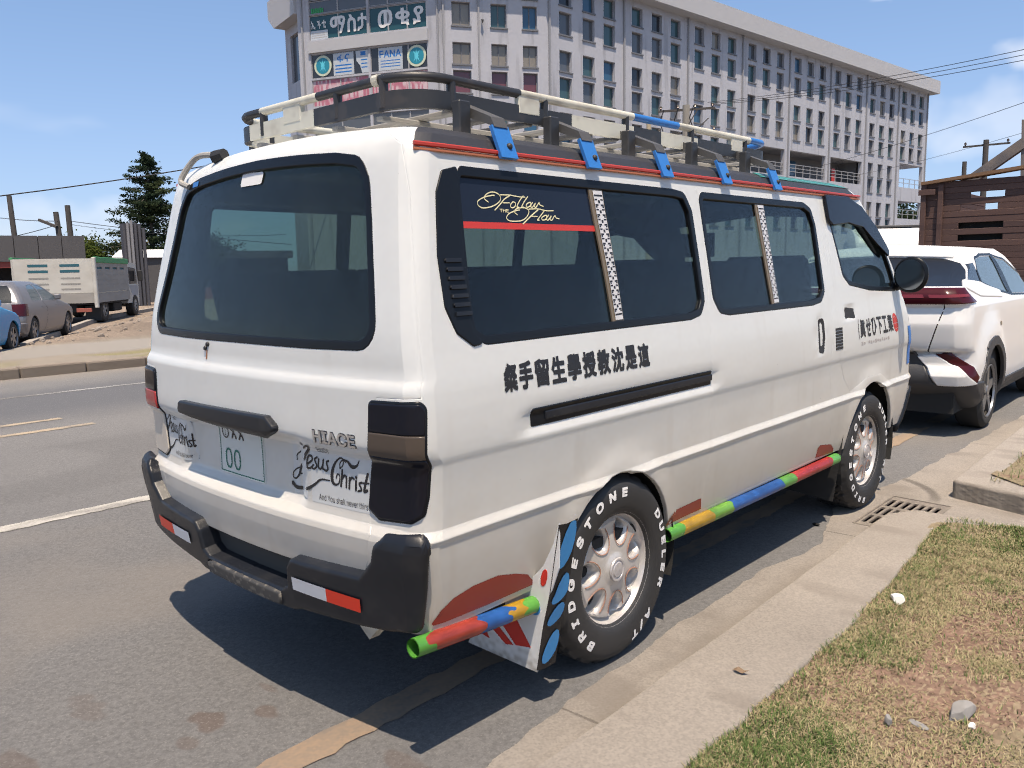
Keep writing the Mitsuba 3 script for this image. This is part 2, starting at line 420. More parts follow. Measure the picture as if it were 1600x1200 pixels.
def VT(v, rake=True):
    """minibus coordinates (x right, y forward) -> the world"""
    v = np.asarray(v, float); z = v[..., 2] + (VPIT * (v[..., 1] - VRY) if rake else 0)
    return np.stack([v[..., 0] * _c - (v[..., 1] - VRY) * _s, v[..., 0] * _s + (v[..., 1] - VRY) * _c + VRY, z], -1)


WY, WFY, WZ = 0.969, 3.44, 0.343          # wheel axles, hub height


def van_flare(y, z):
    out = np.zeros_like(y)
    for cy, a, b, amp in ((WY, 0.345, 0.372, 0.011), (WFY, 0.362, 0.398, 0.011)):
        k = np.sqrt(((y - cy) / a) ** 2 + ((z - WZ) / b) ** 2)
        r = np.clip((1.22 - k) / 0.20, 0, 1); r = r * r * (3 - 2 * r)
        out = np.maximum(out, amp * r)
    # pressed recess round the sliding-door track
    t = np.clip(1 - np.abs(z - 0.955) / 0.045, 0, 1); k = np.clip((y - 0.44) / 0.06, 0, 1) * np.clip((1.64 - y) / 0.02, 0, 1)
    out -= 0.012 * np.minimum(1, 2 * t) * k
    # pockets behind the two door handles
    for cy, cz, ry, rz, d in ((2.683, 1.052, 0.052, 0.098, 0.010), (3.095, 1.140, 0.085, 0.040, 0.008)):
        q = np.sqrt(((y - cy) / ry) ** 2 + ((z - cz) / rz) ** 2); w = np.clip((1.05 - q) / 0.35, 0, 1); out -= d * w * w * (3 - 2 * w)
    out += .0016 * (meshkit.noise(np.stack([y * 3.1, z * 4.3, z * 0 + 2], -1)) - .5) * 2
    return out


def van_rdisp(x, z):
    """the number-plate recess of the tailgate, its ledge and the panel's crease"""
    def ss(a, b, v):
        q = np.clip((v - a) / (b - a), 0, 1); return q * q * (3 - 2 * q)
    low = 0.735
    wob = .0014 * (meshkit.noise(np.stack([x * 3.7, z * 4.1, z * 0 + 9], -1)) - .5) * 2
    k = ss(-0.46, -0.385, x + 0.55 * (0.80 - z) * (x < 0)) * (1 - ss(0.30, 0.36, x)) * ss(low - 0.055, low, z) * (1 - ss(0.915, 0.935, z))
    return 0.030 * k + wob


VAN_SIDE = [(.36, .806), (.46, .826), (.55, .836), (.62, .842), (.674, .846), (.687, .852), (.694, .8505), (.706, .842), (.716, .8385), (.74, .838), (.84, .839), (.89, .842), (.925, .848), (.95, .848), (1.02, .845), (1.10, .838), (1.20, .822), (1.35, .796), (1.50, .768), (1.62, .744), (1.70, .728), (1.755, .715), (1.80, .690), (1.84, .645)]
VAN_REAR = [(.36, .02), (.50, .002), (.56, -.006), (.63, -.018), (.672, -.022), (.69, -.018), (.715, .000), (.76, .006), (.84, .006), (.900, .004), (.925, -.012), (.94, -.018), (.96, -.019), (1.05, -.016), (1.112, -.014), (1.128, -.006), (1.14, .002), (1.17, .003), (1.25, .010), (1.40, .038), (1.55, .070), (1.70, .106), (1.755, .124), (1.80, .158), (1.84, .215)]
VAN_FRONT = [(.36, 4.16), (.50, 4.24), (.65, 4.28), (.90, 4.27), (1.0, 4.25), (1.12, 4.20), (1.25, 4.12), (1.45, 3.98), (1.60, 3.82), (1.70, 3.70), (1.755, 3.62), (1.80, 3.54), (1.84, 3.43)]
van = Body(VAN_SIDE, VAN_REAR, VAN_FRONT, rc=0.075, fc=0.17, bow=(0.072, 2.2), fbow=(0.10, 2.2), blend=(0.5, 1.3), zt=[(.36, .36), (1.70, 1.70), (1.755, 1.757), (1.80, 1.792), (1.84, 1.812)], crown=0.045, cz=(1.55, 1.80), flare=van_flare, rdisp=van_rdisp)

# ---------------------------------------------------------------- lettering
GLYPHS = json.loads('{"\\u7cb2":[[[15,-5,30,20,147,50,290,123,55,130,45,140,50,235,245,235,250,246,191,320,100,290,65,305,30,360,30,380,210,451,143,501,80,460,25,520,20,545,114,627,180,750,279,727,280,855,290,865,375,865,389,800,515,800,530,785,895,790,945,765,940,720,900,640,824,538,965,425,970,410,945,375,910,340,890,340,730,460,650,405,555,360,564,235,623,236,705,370,740,380,820,345,820,325,762,236,950,235,960,225,960,140,950,130,700,126,829,60,975,25,980,-10,920,-85,770,-40,645,25,561,90,550,-100,450,-100,440,-90,436,90,280,-15,105,-85,75,-85],[590,675,725,600,790,680,590,685],[297,369,360,290,387,236,437,236,440,375,485,395,465,445,630,527,518,589,440,475,360,405],[385,680,475,680,537,649,570,680,530,685,515,700,389,700],[225,575,310,505,375,570]]],"\\u624b":[[[30,235,30,330,40,340,445,345,442,465,110,465,95,480,95,560,105,575,437,576,444,688,125,670,95,750,105,775,546,810,780,860,810,860,870,795,870,765,830,750,562,704,560,580,910,575,915,475,905,465,563,465,560,344,960,340,975,320,975,245,960,225,562,224,560,-5,545,-50,520,-75,455,-95,275,-100,260,-90,225,-10,235,15,444,22,443,224,45,225]]],"\\u7559":[[[60,435,60,460,95,514,95,765,105,775,271,815,385,860,410,860,474,790,490,805,930,805,940,790,930,590,920,495,895,415,870,390,830,375,690,375,680,385,660,470,670,480,787,476,805,504,815,564,819,698,710,700,690,595,645,485,565,395,520,366,850,360,860,350,860,-90,845,-100,760,-100,745,-90,740,-65,270,-65,255,-100,155,-100,150,350,160,360,450,360,455,371,433,399,395,410,381,450,204,405,125,370,95,385],[555,205,741,200,745,251,735,260,564,260],[560,40,736,35,745,96,559,100],[390,740,210,690,212,521,329,551,285,630,285,650,375,685,495,485,549,543,595,685,590,700,490,700,475,780],[265,40,441,35,445,96,269,100],[265,205,441,200,445,256,269,260]]],"\\u751f":[[[35,-60,35,30,55,45,445,49,443,259,155,260,145,270,145,360,155,370,438,371,444,554,238,554,190,465,130,390,110,390,35,445,35,465,104,552,165,668,230,845,335,820,299,670,443,671,445,855,555,860,563,671,905,670,920,660,920,565,910,555,561,552,567,371,875,370,885,360,885,270,875,260,562,259,560,50,950,45,970,30,970,-55,960,-70,45,-70]]],"\\u5b78":[[[35,105,35,190,45,200,451,200,460,240,535,273,225,280,220,365,230,375,735,380,790,330,790,310,627,201,955,200,970,180,970,115,955,95,568,94,565,-35,550,-70,520,-90,470,-100,335,-100,300,-30,300,-5,315,5,448,1,452,95,45,95]],[[55,490,75,505,135,509,115,745,115,795,125,805,325,855,345,850,377,809,415,840,440,840,496,810,540,855,605,840,625,820,880,825,895,795,875,510,930,505,950,490,950,295,940,280,845,280,835,290,830,405,170,405,165,285,65,280,55,290],[630,735,635,715,770,715,776,728],[624,635,581,582,616,560,630,610,765,610,770,621,635,625],[635,515,635,505,760,510,755,520],[618,799,582,756,618,736],[465,665,467,651,498,639,535,676,504,695],[511,520,494,505,520,509],[369,770,231,734,231,716,361,715,415,750],[380,565,391,560,415,577,384,595],[375,645,390,648,382,665,375,661],[235,615,360,610,365,620,240,625],[245,510,345,505,350,510,341,520,250,520]]],"\\u6388":[[[10,295,20,335,145,374,145,547,30,550,20,560,20,650,30,660,144,662,150,860,245,860,255,850,255,663,350,660,360,650,365,555,426,555,430,565,380,665,384,692,360,710,345,760,345,785,360,795,641,815,850,855,880,855,930,800,930,765,865,746,930,720,940,690,860,560,960,550,965,360,906,348,855,215,740,80,854,25,970,0,985,-25,935,-100,905,-105,785,-70,640,5,520,-55,395,-95,340,-100,295,-20,300,0,471,45,545,85,460,195,429,263,390,275,385,346,370,350,355,320,255,286,255,-20,240,-65,180,-100,65,-105,30,-10,40,5,145,8,145,245,35,225],[445,375,851,370,855,446,449,450],[679,720,715,600,715,558,737,555,835,737],[555,250,645,145,719,212,750,260,555,265],[482,699,541,556,609,556,574,709,504,705],[255,415,271,410,334,432,338,549,256,548]]],"\\u6559":[[[15,285,25,320,104,368,110,450,211,450,240,478,30,485,20,495,20,580,30,590,194,593,192,649,65,655,60,740,75,755,193,756,195,850,205,860,300,855,309,755,427,751,460,830,475,840,555,820,570,805,474,590,544,588,620,860,690,855,725,840,698,676,970,675,980,665,980,575,970,565,919,565,910,552,870,355,799,183,852,101,907,46,990,-10,990,-25,925,-100,900,-100,825,-45,726,70,615,-35,500,-105,475,-95,430,-30,435,0,563,76,660,183,592,395,540,330,515,330,473,364,346,253,346,236,365,235,540,255,550,245,550,155,346,129,340,-45,315,-80,280,-95,135,-95,110,-5,120,5,229,6,230,111,40,95,25,120,20,195,85,216],[675,565,695,434,725,333,736,330,765,409,795,561],[394,485,375,450,450,455,471,440,495,481],[305,595,333,591,369,648,307,649],[268,349,88,211,110,210,227,226,235,290,304,348]]],"\\u6c88":[[[255,-35,270,-5,323,26,398,96,449,168,510,309,545,489,548,559,434,560,430,430,420,420,325,420,315,435,320,665,553,671,555,850,565,860,660,860,670,850,673,671,945,670,955,660,955,430,945,420,850,420,840,430,836,560,663,560,655,490,658,476,705,475,720,455,721,23,858,21,875,170,900,180,980,135,970,10,945,-55,885,-90,690,-90,635,-70,605,-10,600,205,510,45,385,-75,325,-105]],[[50,-25,240,320,265,325,325,270,330,250,165,-60,140,-90,120,-90]],[[70,775,115,845,140,850,290,770,325,745,330,725,290,660,255,650,85,755]],[[20,495,60,565,90,575,275,470,280,440,240,375,210,370]]],"\\u662f":[[[15,-40,15,-20,108,61,144,113,185,199,215,309,45,315,40,410,50,420,960,415,965,330,955,315,575,315,565,305,569,240,885,240,900,220,900,150,890,135,568,134,566,36,975,30,985,10,945,-80,560,-80,455,-65,340,-20,250,65,180,-35,105,-100,80,-100],[310,180,372,96,449,61,449,314,316,313,325,270,305,206]],[[145,810,155,820,840,820,855,800,855,465,845,450,150,450],[255,690,730,685,735,720,264,725],[260,590,260,545,735,550,730,590]]],"\\u9019":[[[20,-25,20,-5,100,75,160,115,160,396,45,400,35,410,35,500,45,510,260,510,270,500,270,119,353,61,414,35,515,20,710,20,945,40,980,30,955,-75,880,-85,465,-85,350,-55,220,25,162,-21,100,-100,80,-100]],[[50,730,55,755,110,805,165,785,289,695,305,745,566,745,525,810,525,840,625,870,713,745,955,745,965,735,965,655,955,645,319,645,260,585,240,580]],[[380,335,400,350,880,345,885,75,875,65,390,65,380,80],[490,170,500,160,766,160,770,246,494,250]],[[395,390,395,470,405,480,865,480,875,465,875,395,855,380,410,380]],[[395,525,400,610,865,610,875,600,875,530,865,515,405,515]]],"\\u771e":[[[40,-35,50,-10,226,40,305,79,105,90,110,570,205,565,208,171,960,165,955,85,720,81,965,-25,965,-40,895,-100,585,20,575,40,605,85,393,85,430,50,420,20,265,-50,120,-95,95,-95]],[[175,850,190,860,275,855,285,785,740,835,790,780,790,760,765,750,281,704,299,685,786,680,823,691,835,735,860,745,925,725,930,680,890,615,825,595,265,600,210,620,180,655]],[[275,205,280,575,840,575,845,200,285,195],[375,380,740,375,745,395,380,400],[375,480,740,475,745,495,380,500],[375,275,736,270,745,295,380,300]]],"\\u305b":[[[45,405,35,515,244,532,240,745,250,755,360,750,360,540,643,571,640,780,650,790,745,790,755,780,751,582,935,585,935,485,746,474,730,260,705,220,670,205,495,225,505,320,629,307,643,464,358,439,355,149,387,91,434,75,651,75,825,95,825,-15,620,-35,445,-35,320,-5,275,40,255,95,244,423]]],"\\u3072":[[[105,590,95,700,105,705,296,715,475,755,495,745,515,660,452,634,366,543,280,392,255,306,255,154,286,97,338,60,395,45,522,60,579,97,640,178,675,289,685,380,680,536,640,710,645,735,715,755,750,750,805,538,871,422,960,325,960,310,920,250,885,230,778,364,750,165,715,85,665,20,605,-25,510,-60,375,-65,295,-45,195,25,155,95,140,155,140,265,170,395,225,510,295,611]]],"\\u4e0b":[[[40,685,45,785,955,785,955,680,535,675,541,542,805,400,900,335,905,310,865,255,830,235,703,329,537,424,535,-90,430,-95,424,677]]],"\\u5de5":[[[35,-10,45,85,440,90,439,637,95,640,95,745,915,740,910,640,556,637,555,90,960,85,960,-20,45,-20]]],"\\u696d":[[[20,-5,30,15,197,65,330,139,55,145,50,235,445,245,440,280,145,285,150,370,440,370,445,410,95,420,100,505,305,510,266,585,60,585,50,595,60,680,200,683,135,800,140,825,225,845,320,680,355,684,355,855,365,860,455,850,460,680,544,683,545,855,555,860,645,850,650,680,704,687,785,845,880,820,885,805,815,684,950,675,950,590,744,585,705,510,910,505,915,420,560,415,550,405,555,370,860,370,865,290,855,280,555,280,550,245,945,240,955,230,950,145,665,140,823,55,970,15,980,-5,925,-80,860,-70,760,-30,556,100,545,-95,445,-90,441,95,305,5,95,-80,65,-65],[390,585,419,505,585,505,625,580]]],"\\u121b":[[[15,420,15,535,45,620,120,700,210,735,725,740,830,700,875,625,880,550,840,405,655,-25,540,-25,525,-10,530,25,660,335,555,355,495,410,475,475,483,624,435,621,435,350,335,275,260,255,185,255,130,270,60,320],[620,485,644,460,709,457,740,539,740,591,728,609,691,625,626,623,615,560],[155,526,166,407,208,375,251,375,294,402,293,624,228,615,176,573]]],"\\u1235":[[[65,-10,70,445,120,560,155,595,220,629,160,745,160,775,170,785,290,785,366,642,475,590,530,510,555,380,555,0,540,-25,425,-25,415,-15,410,411,389,472,363,499,285,510,236,483,210,421,205,-10,190,-25,80,-25]]],"\\u1273":[[[-10,-70,30,95,165,100,212,116,240,153,250,214,248,434,158,435,145,405,80,355,20,355,10,365,5,385,40,545,55,560,247,561,250,730,265,740,375,740,390,720,391,562,580,560,595,545,630,375,615,355,555,355,490,405,477,434,392,434,390,190,380,130,345,55,270,-5,143,-26,125,-60,80,-100,0,-105]]],"\\u12c8":[[[45,245,45,380,65,505,110,615,180,695,295,740,525,740,600,715,650,670,685,605,705,525,710,315,675,175,610,90,525,55,433,55,375,0,320,-25,200,-25,145,0,95,55,60,145],[465,180,496,175,517,186,549,222,575,354,560,541,539,588,496,620,465,615],[185,396,195,179,232,106,281,95,324,127,321,620,267,599,210,516]]],"\\u1242":[[[15,370,20,455,60,530,130,575,254,597,255,725,270,740,390,735,396,597,465,590,550,560,590,530,630,460,635,365,605,295,525,230,395,200,399,100,452,101,500,165,535,180,590,180,605,165,580,45,605,-90,590,-105,520,-100,480,-70,451,-25,270,-25,255,-10,254,203,165,215,95,245,40,300],[395,335,436,335,484,362,495,416,473,449,396,468],[155,411,177,351,253,331,254,468,177,449]]],"\\u12eb":[[[-10,-90,15,29,-10,140,-10,165,5,180,75,175,120,140,142,101,185,105,165,262,45,480,40,590,60,650,110,705,170,735,300,745,360,730,415,695,445,655,470,540,455,465,425,415,360,360,290,326,325,190,325,-10,310,-25,143,-25,95,-90,60,-105,5,-105],[192,599,185,499,227,431,278,451,314,487,330,561,308,609,276,625,234,625]]],"\\u12a2":[[[40,10,215,425,202,445,115,470,75,510,50,570,45,720,55,730,160,730,170,599,197,561,229,550,385,545,335,394,405,350,475,270,515,180,531,91,578,91,600,130,640,165,715,165,690,45,715,-90,640,-90,576,-15,430,-15,395,152,359,218,291,280,170,-10,45,-15]]],"\\u127d":[[[0,840,5,870,60,870,115,830,139,790,390,790,445,860,470,870,525,865,505,755,525,610,470,605,445,615,391,685,331,684,335,629,357,601,389,590,490,590,498,485,690,485,730,305,655,305,620,335,596,380,496,378,490,-15,385,-15,375,-5,373,379,269,380,215,310,195,300,130,305,165,480,315,491,265,520,225,570,208,684,35,690]]],"\\u1272":[[[0,375,40,555,237,556,240,725,355,730,362,556,560,555,570,540,600,400,595,370,525,375,485,410,466,450,360,445,360,93,427,90,490,165,560,170,565,140,540,25,565,-90,490,-90,426,-15,240,-10,238,449,139,450,85,380,65,370]]],"\\u134b":[[[35,340,35,420,50,475,110,550,242,600,313,641,349,678,385,775,500,770,495,710,460,635,405,580,340,539,390,470,401,297,585,295,625,145,620,110,545,120,515,145,492,190,403,190,395,-10,285,-15,275,0,274,188,180,190,115,210,60,265],[155,416,171,317,198,300,274,297,275,426,243,474,194,475,166,448]]],"\\u1293":[[[55,385,90,560,120,620,165,670,220,705,285,725,475,725,510,575,505,545,475,540,425,555,377,625,309,620,262,599,226,563,185,451,177,351,350,345,345,-15,240,-15,230,-5,230,252,60,255]]],"\\u12a0":[[[40,10,215,425,202,445,115,470,75,510,50,570,45,720,55,730,160,730,170,599,197,561,229,550,385,545,335,389,400,350,475,265,525,140,545,0,535,-15,430,-15,420,-5,415,76,390,162,349,228,290,275,170,-10,45,-15]]]}')
JESUS = json.loads('[[[[0.274,0.853],[0.28,0.873],[0.347,0.904],[0.387,0.918],[0.361,0.886],[0.3,0.838],[0.282,0.807],[0.262,0.79],[0.248,0.794],[0.252,0.81],[0.277,0.826],[0.309,0.83],[0.306,0.815],[0.291,0.809]],"J"],[[[0.366,0.856],[0.391,0.871],[0.391,0.884],[0.376,0.883],[0.367,0.864],[0.368,0.845],[0.384,0.847],[0.397,0.857]],1],[[[0.417,0.884],[0.405,0.877],[0.409,0.866],[0.413,0.855],[0.401,0.846],[0.392,0.847]],1],[[[0.424,0.879],[0.421,0.856],[0.429,0.849],[0.44,0.859],[0.446,0.88],[0.441,0.854],[0.449,0.849]],1],[[[0.469,0.879],[0.46,0.874],[0.462,0.864],[0.465,0.854],[0.457,0.847],[0.449,0.849]],1],[[[0.545,0.885],[0.523,0.895],[0.497,0.874],[0.483,0.843],[0.484,0.818],[0.497,0.81],[0.513,0.818],[0.517,0.84],[0.507,0.843],[0.501,0.831]],"C"],[[[0.519,0.862],[0.52,0.879],[0.533,0.889],[0.533,0.875],[0.521,0.863]],0.6],[[[0.535,0.892],[0.553,0.888],[0.571,0.874],[0.591,0.879],[0.602,0.895]],"T"],[[[0.529,0.858],[0.526,0.835],[0.521,0.809]],1.2],[[[0.526,0.831],[0.538,0.843],[0.546,0.837],[0.544,0.809]],1.1],[[[0.56,0.839],[0.557,0.807]],1.2],[[[0.558,0.828],[0.57,0.841],[0.578,0.838]],1],[[[0.587,0.834],[0.585,0.806]],1.2],[[[0.588,0.845],[0.588,0.843]],1.3],[[[0.611,0.832],[0.6,0.827],[0.606,0.817],[0.608,0.809],[0.595,0.804]],1],[[[0.636,0.86],[0.626,0.831],[0.62,0.807],[0.632,0.811]],1.3],[[[0.616,0.831],[0.639,0.833]],0.8],[[[0.244,0.772],[0.272,0.761],[0.355,0.776],[0.4,0.797],[0.43,0.816],[0.471,0.819]],"U"]]')
FLOW = json.loads('[[[[1.257,1.621],[1.234,1.629],[1.243,1.639],[1.279,1.648],[1.314,1.648],[1.334,1.64],[1.333,1.628],[1.304,1.615],[1.257,1.606],[1.207,1.604],[1.18,1.612],[1.185,1.622],[1.231,1.633],[1.281,1.639],[1.303,1.64]],1],[[[1.384,1.642],[1.357,1.632],[1.33,1.617],[1.293,1.599]],1.1],[[[1.337,1.643],[1.381,1.644],[1.427,1.641],[1.455,1.641]],0.9],[[[1.346,1.621],[1.379,1.622]],0.9],[[[1.396,1.626],[1.383,1.617],[1.384,1.609],[1.4,1.611],[1.407,1.622],[1.396,1.626]],1],[[[1.448,1.644],[1.427,1.629],[1.411,1.612],[1.419,1.611]],1],[[[1.469,1.643],[1.449,1.628],[1.433,1.612],[1.441,1.612]],1],[[[1.47,1.626],[1.457,1.62],[1.457,1.612],[1.473,1.616],[1.479,1.626],[1.47,1.626]],1],[[[1.488,1.627],[1.476,1.616],[1.484,1.613],[1.501,1.625],[1.494,1.616],[1.502,1.614],[1.52,1.628],[1.521,1.622],[1.538,1.617]],1],[[[1.407,1.589],[1.396,1.596],[1.405,1.605],[1.429,1.61],[1.452,1.609],[1.464,1.601],[1.453,1.586],[1.427,1.573],[1.389,1.569],[1.362,1.571],[1.353,1.579],[1.367,1.59],[1.396,1.599],[1.421,1.603]],1],[[[1.509,1.606],[1.475,1.589],[1.443,1.571],[1.427,1.562]],1.1],[[[1.466,1.607],[1.508,1.609],[1.549,1.605],[1.586,1.606]],0.9],[[[1.471,1.586],[1.502,1.586]],0.9],[[[1.538,1.603],[1.512,1.585],[1.499,1.575],[1.508,1.575]],1],[[[1.538,1.59],[1.522,1.583],[1.524,1.576],[1.541,1.579],[1.547,1.59],[1.538,1.59]],1],[[[1.558,1.592],[1.545,1.581],[1.551,1.576],[1.57,1.589],[1.562,1.579],[1.571,1.577],[1.589,1.591],[1.595,1.584],[1.609,1.582]],1]]')



def glyph(ch):
    """a character as a polygon, 1 unit to the em, from its baseline"""
    out = []
    for g in GLYPHS[ch]:
        r = [np.array(k, float).reshape(-1, 2) / 1000 for k in g]
        out.append(Polygon(r[0], [h for h in r[1:]]).buffer(0))
    return shapely.union_all(out)


def latin(text, h, bold=False):
    """Latin lettering as polygons: capitals h tall, reading along +x from the origin"""
    m = meshkit.text_mesh(text, h, 0.002, bold)
    v, f = np.asarray(m.vertices), np.asarray(m.faces)
    k = (v[f][:, :, 2] > 0.001).all(1)
    return shapely.union_all([Polygon(t[:, :2]).buffer(1e-5) for t in v[f][k]]).simplify(h * 0.012)


def place(poly, o, ex, ey):
    """the polygon's x and y axes laid along ex and ey from o, in another plane"""
    return affinity.affine_transform(poly, [ex[0], ey[0], ex[1], ey[1], o[0], o[1]])


def fit(poly, x0, y0, x1, y1):
    a, b, c, d = poly.bounds
    return affinity.affine_transform(poly, [(x1 - x0) / (c - a), 0, 0, (y1 - y0) / (d - b), x0 - a * (x1 - x0) / (c - a), y0 - b * (y1 - y0) / (d - b)])


def spline(pts, n=7):
    p = np.asarray(pts, float)
    if len(p) < 3: return np.linspace(p[0], p[-1], 4)
    q = np.vstack([2 * p[0] - p[1], p, 2 * p[-1] - p[-2]]); out = []
    for k in range(len(p) - 1):
        a, b, c, d = q[k:k + 4]
        for t in np.linspace(0, 1, n, endpoint=False):
            out.append(0.5 * (2 * b + (c - a) * t + (2 * a - 5 * b + 4 * c - d) * t * t + (3 * b - a - 3 * c + d) * t ** 3))
    return np.vstack([out, p[-1:]])


def brush(strokes, w, sxy=(1, 1)):
    """pen strokes of varying width"""
    out = []
    for pts, k in strokes:
        s = spline(pts) * np.asarray(sxy); n = len(s); u = np.linspace(0, 1, n)
        if k == 'J': ww = w * (0.7 + 1.2 * np.exp(-((u - 0.36) / 0.12) ** 2))
        elif k == 'C': ww = w * (0.7 + 1.3 * np.exp(-((u - 0.38) / 0.16) ** 2))
        elif k == 'T': ww = w * (0.6 + 1.2 * np.exp(-((u - 0.5) / 0.25) ** 2))
        elif k == 'U': ww = w * (2.2 - 1.6 * u)
        else: ww = np.full(n, w * float(k))
        for i in range(n - 1):
            out.append(shapely.union(shapely.Point(s[i]).buffer(ww[i] / 2, 4), shapely.Point(s[i + 1]).buffer(ww[i + 1] / 2, 4)).convex_hull)
    return shapely.union_all(out)


# ---------------------------------------------------------------- the minibus
VN = 'white_minibus'
tag(VN, 'white passenger minibus with a long roof rack and script stickers, parked by the kerb', 'minibus')


def vpart(name, m, mat, smooth=35, rake=True, label=None, world=False, **k):
    key = add(f'{VN}__{name}', m if world else mapped(m, lambda v: VT(v, rake)), mat, smooth, **k)
    if label: tag(key, label)
    return key


def mir(poly):
    return affinity.scale(poly, -1, 1, origin=(0, 0))


def vskin(polys, off=0.0, cell=(0.05, 0.05), b=0.0, depth=0.0, xl=None):
    tl = [t for t in van.tk] + [0.905, 0.915, 0.985, 1.065]
    xl = [-van.e2, -van.e1, van.e1, van.e2] + ([a * k for a in (van.e1 + van.C / 4, van.e1 + van.C / 2, van.e1 + 3 * van.C / 4) for k in (1, -1)]) if xl is None else xl
    return cat([skin(p, van.surf, off, cell, b, depth, xl, tl) for P_ in (polys if isinstance(polys, (list, tuple)) else [polys]) for p in rows(P_)])


def ell(cy, a, b, n=40):
    ph = np.linspace(0, 2 * np.pi, n, endpoint=False)
    return Polygon(van.side_q(np.stack([cy + a * np.cos(ph), WZ + b * np.sin(ph)], -1).clip([-9, 0.365], [9, 9])))


arch_r, arch_f = ell(WY, 0.345, 0.372), ell(WFY, 0.362, 0.398)
gate = Polygon([(-.02, 1.815), (.55, 1.812), (.75, 1.795), (.812, 1.755), (.838, 1.634), (.852, 1.298), (.853, 1.130), (.853, 1.092), (.705, 1.088), (.678, 1.060), (.664, .945), (.640, .749), (.652, .690), (.640, .600), (.615, .553), (.575, .532), (-.02, .530)])
gate = shapely.union(gate, mir(gate))
slide = arc_poly([(2.497, 1.725), (2.534, 1.632), (2.470, 1.25), (2.448, 1.052), (2.441, .684), (2.410, .483), (2.405, .418), (3.728, .418), (3.700, .700), (3.664, .933), (3.700, 1.20), (3.715, 1.725)], 0.02)
fdoor = arc_poly([(3.775, 1.728), (3.779, 1.383), (3.754, 1.058), (3.786, .922), (3.870, .800), (3.965, .72), (4.20, .775), (4.45, .775), (4.74, .66), (4.765, .75), (4.766, .988), (4.90, 1.253), (4.955, 1.29), (4.985, 1.461), (4.962, 1.614), (4.85, 1.70), (4.60, 1.728)], 0.02)
win1 = arc_poly([(1.022, 1.703), (2.320, 1.697), (2.403, 1.690), (2.442, 1.629), (2.437, 1.281), (2.399, 1.233), (2.322, 1.220), (1.138, 1.220), (1.075, 1.245), (1.062, 1.30)], 0.035)
win2 = arc_poly([(2.522, 1.690), (2.552, 1.696), (3.532, 1.694), (3.606, 1.672), (3.636, 1.60), (3.633, 1.274), (3.578, 1.229), (3.473, 1.218), (2.630, 1.220), (2.554, 1.232), (2.516, 1.290)], 0.035)
fwin = arc_poly([(3.845, 1.708), (3.878, 1.593), (3.916, 1.444), (3.938, 1.347), (4.023, 1.299), (4.40, 1.262), (4.877, 1.243), (4.925, 1.291), (4.945, 1.44), (4.925, 1.59), (4.83, 1.690), (4.70, 1.712)], 0.03)
rwin = arc_poly([(-.628, 1.722), (-.50, 1.733), (-.26, 1.738), (0, 1.741), (.26, 1.738), (.50, 1.733), (.628, 1.722), (.677, 1.678), (.69, 1.558), (.70, 1.40), (.705, 1.287), (.700, 1.235), (.665, 1.219), (.40, 1.216), (0, 1.217), (-.40, 1.217), (-.665, 1.220), (-.715, 1.235), (-.735, 1.287), (-.70, 1.45), (-.678, 1.66)], 0.075)
shield = Polygon([(van.smax - .70, 1.67), (van.smax - .80, 1.22), (van.smax + .02, 1.20), (van.smax + .02, 1.70)])
tail = arc_poly([(.677, 1.075), (.668, .98), (.640, .760), (.680, .735), (.800, .742), (.836, .765), (.848, .82), (.862, 1.065), (.850, 1.079)], 0.015)


def g(p, d): return p.buffer(d, join_style='mitre')


half = sbox(0, .405, van.smax, 1.84) - arch_r - arch_f - win1 - shield
half = half - sbox(0, .30, .79, .575)
right = half - g(gate, .003) - g(slide, .003) - g(fdoor, .003) - win2
left = half - g(gate, .003) - g(fdoor, .003) - win2
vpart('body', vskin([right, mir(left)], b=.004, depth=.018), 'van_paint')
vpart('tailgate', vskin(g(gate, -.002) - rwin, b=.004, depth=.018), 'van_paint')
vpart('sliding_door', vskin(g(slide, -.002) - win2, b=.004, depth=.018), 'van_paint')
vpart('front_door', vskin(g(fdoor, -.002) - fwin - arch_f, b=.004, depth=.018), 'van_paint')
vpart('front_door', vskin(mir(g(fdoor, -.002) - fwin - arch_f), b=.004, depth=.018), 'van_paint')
for nm, dp in (('tailgate', gate), ('sliding_door', slide), ('front_door', fdoor), ('front_door_001', mir(fdoor))):
    vpart(nm + '__seal', vskin((g(dp, .0055) - g(dp, -.0045)) - (arch_f.buffer(.01) | mir(arch_f.buffer(.01))), off=-.0035, cell=(.06, .06)), 'rubber')  # dark strip laid in each door gap, standing in for the seam's shade
# roof cap
ss = np.concatenate([np.linspace(-van.smax, van.smax, 241)[:-1]]); loop = van.surf(np.stack([ss, np.full_like(ss, 1.84)], -1)); rr = np.linspace(0, 1, 9); V_ = []
ym = loop[:, 1].mean(); tgt = np.stack([loop[:, 0] * 0, ym + (loop[:, 1] - ym) * .6, np.full(len(loop), 1.885)], -1)
for r in rr: V_.append(np.stack([loop[:, 0] + (tgt[:, 0] - loop[:, 0]) * r, loop[:, 1] + (tgt[:, 1] - loop[:, 1]) * r, loop[:, 2] + (1.885 - loop[:, 2]) * (1 - (1 - r) ** 2)], -1))
n_ = len(loop); F_ = []
for k in range(8):
    for j in range(n_): a, b_ = k * n_ + j, k * n_ + (j + 1) % n_; F_ += [[a, b_, b_ + n_], [a, b_ + n_, a + n_]]
vpart('roof', TM(np.vstack(V_), F_), 'van_paint', True)
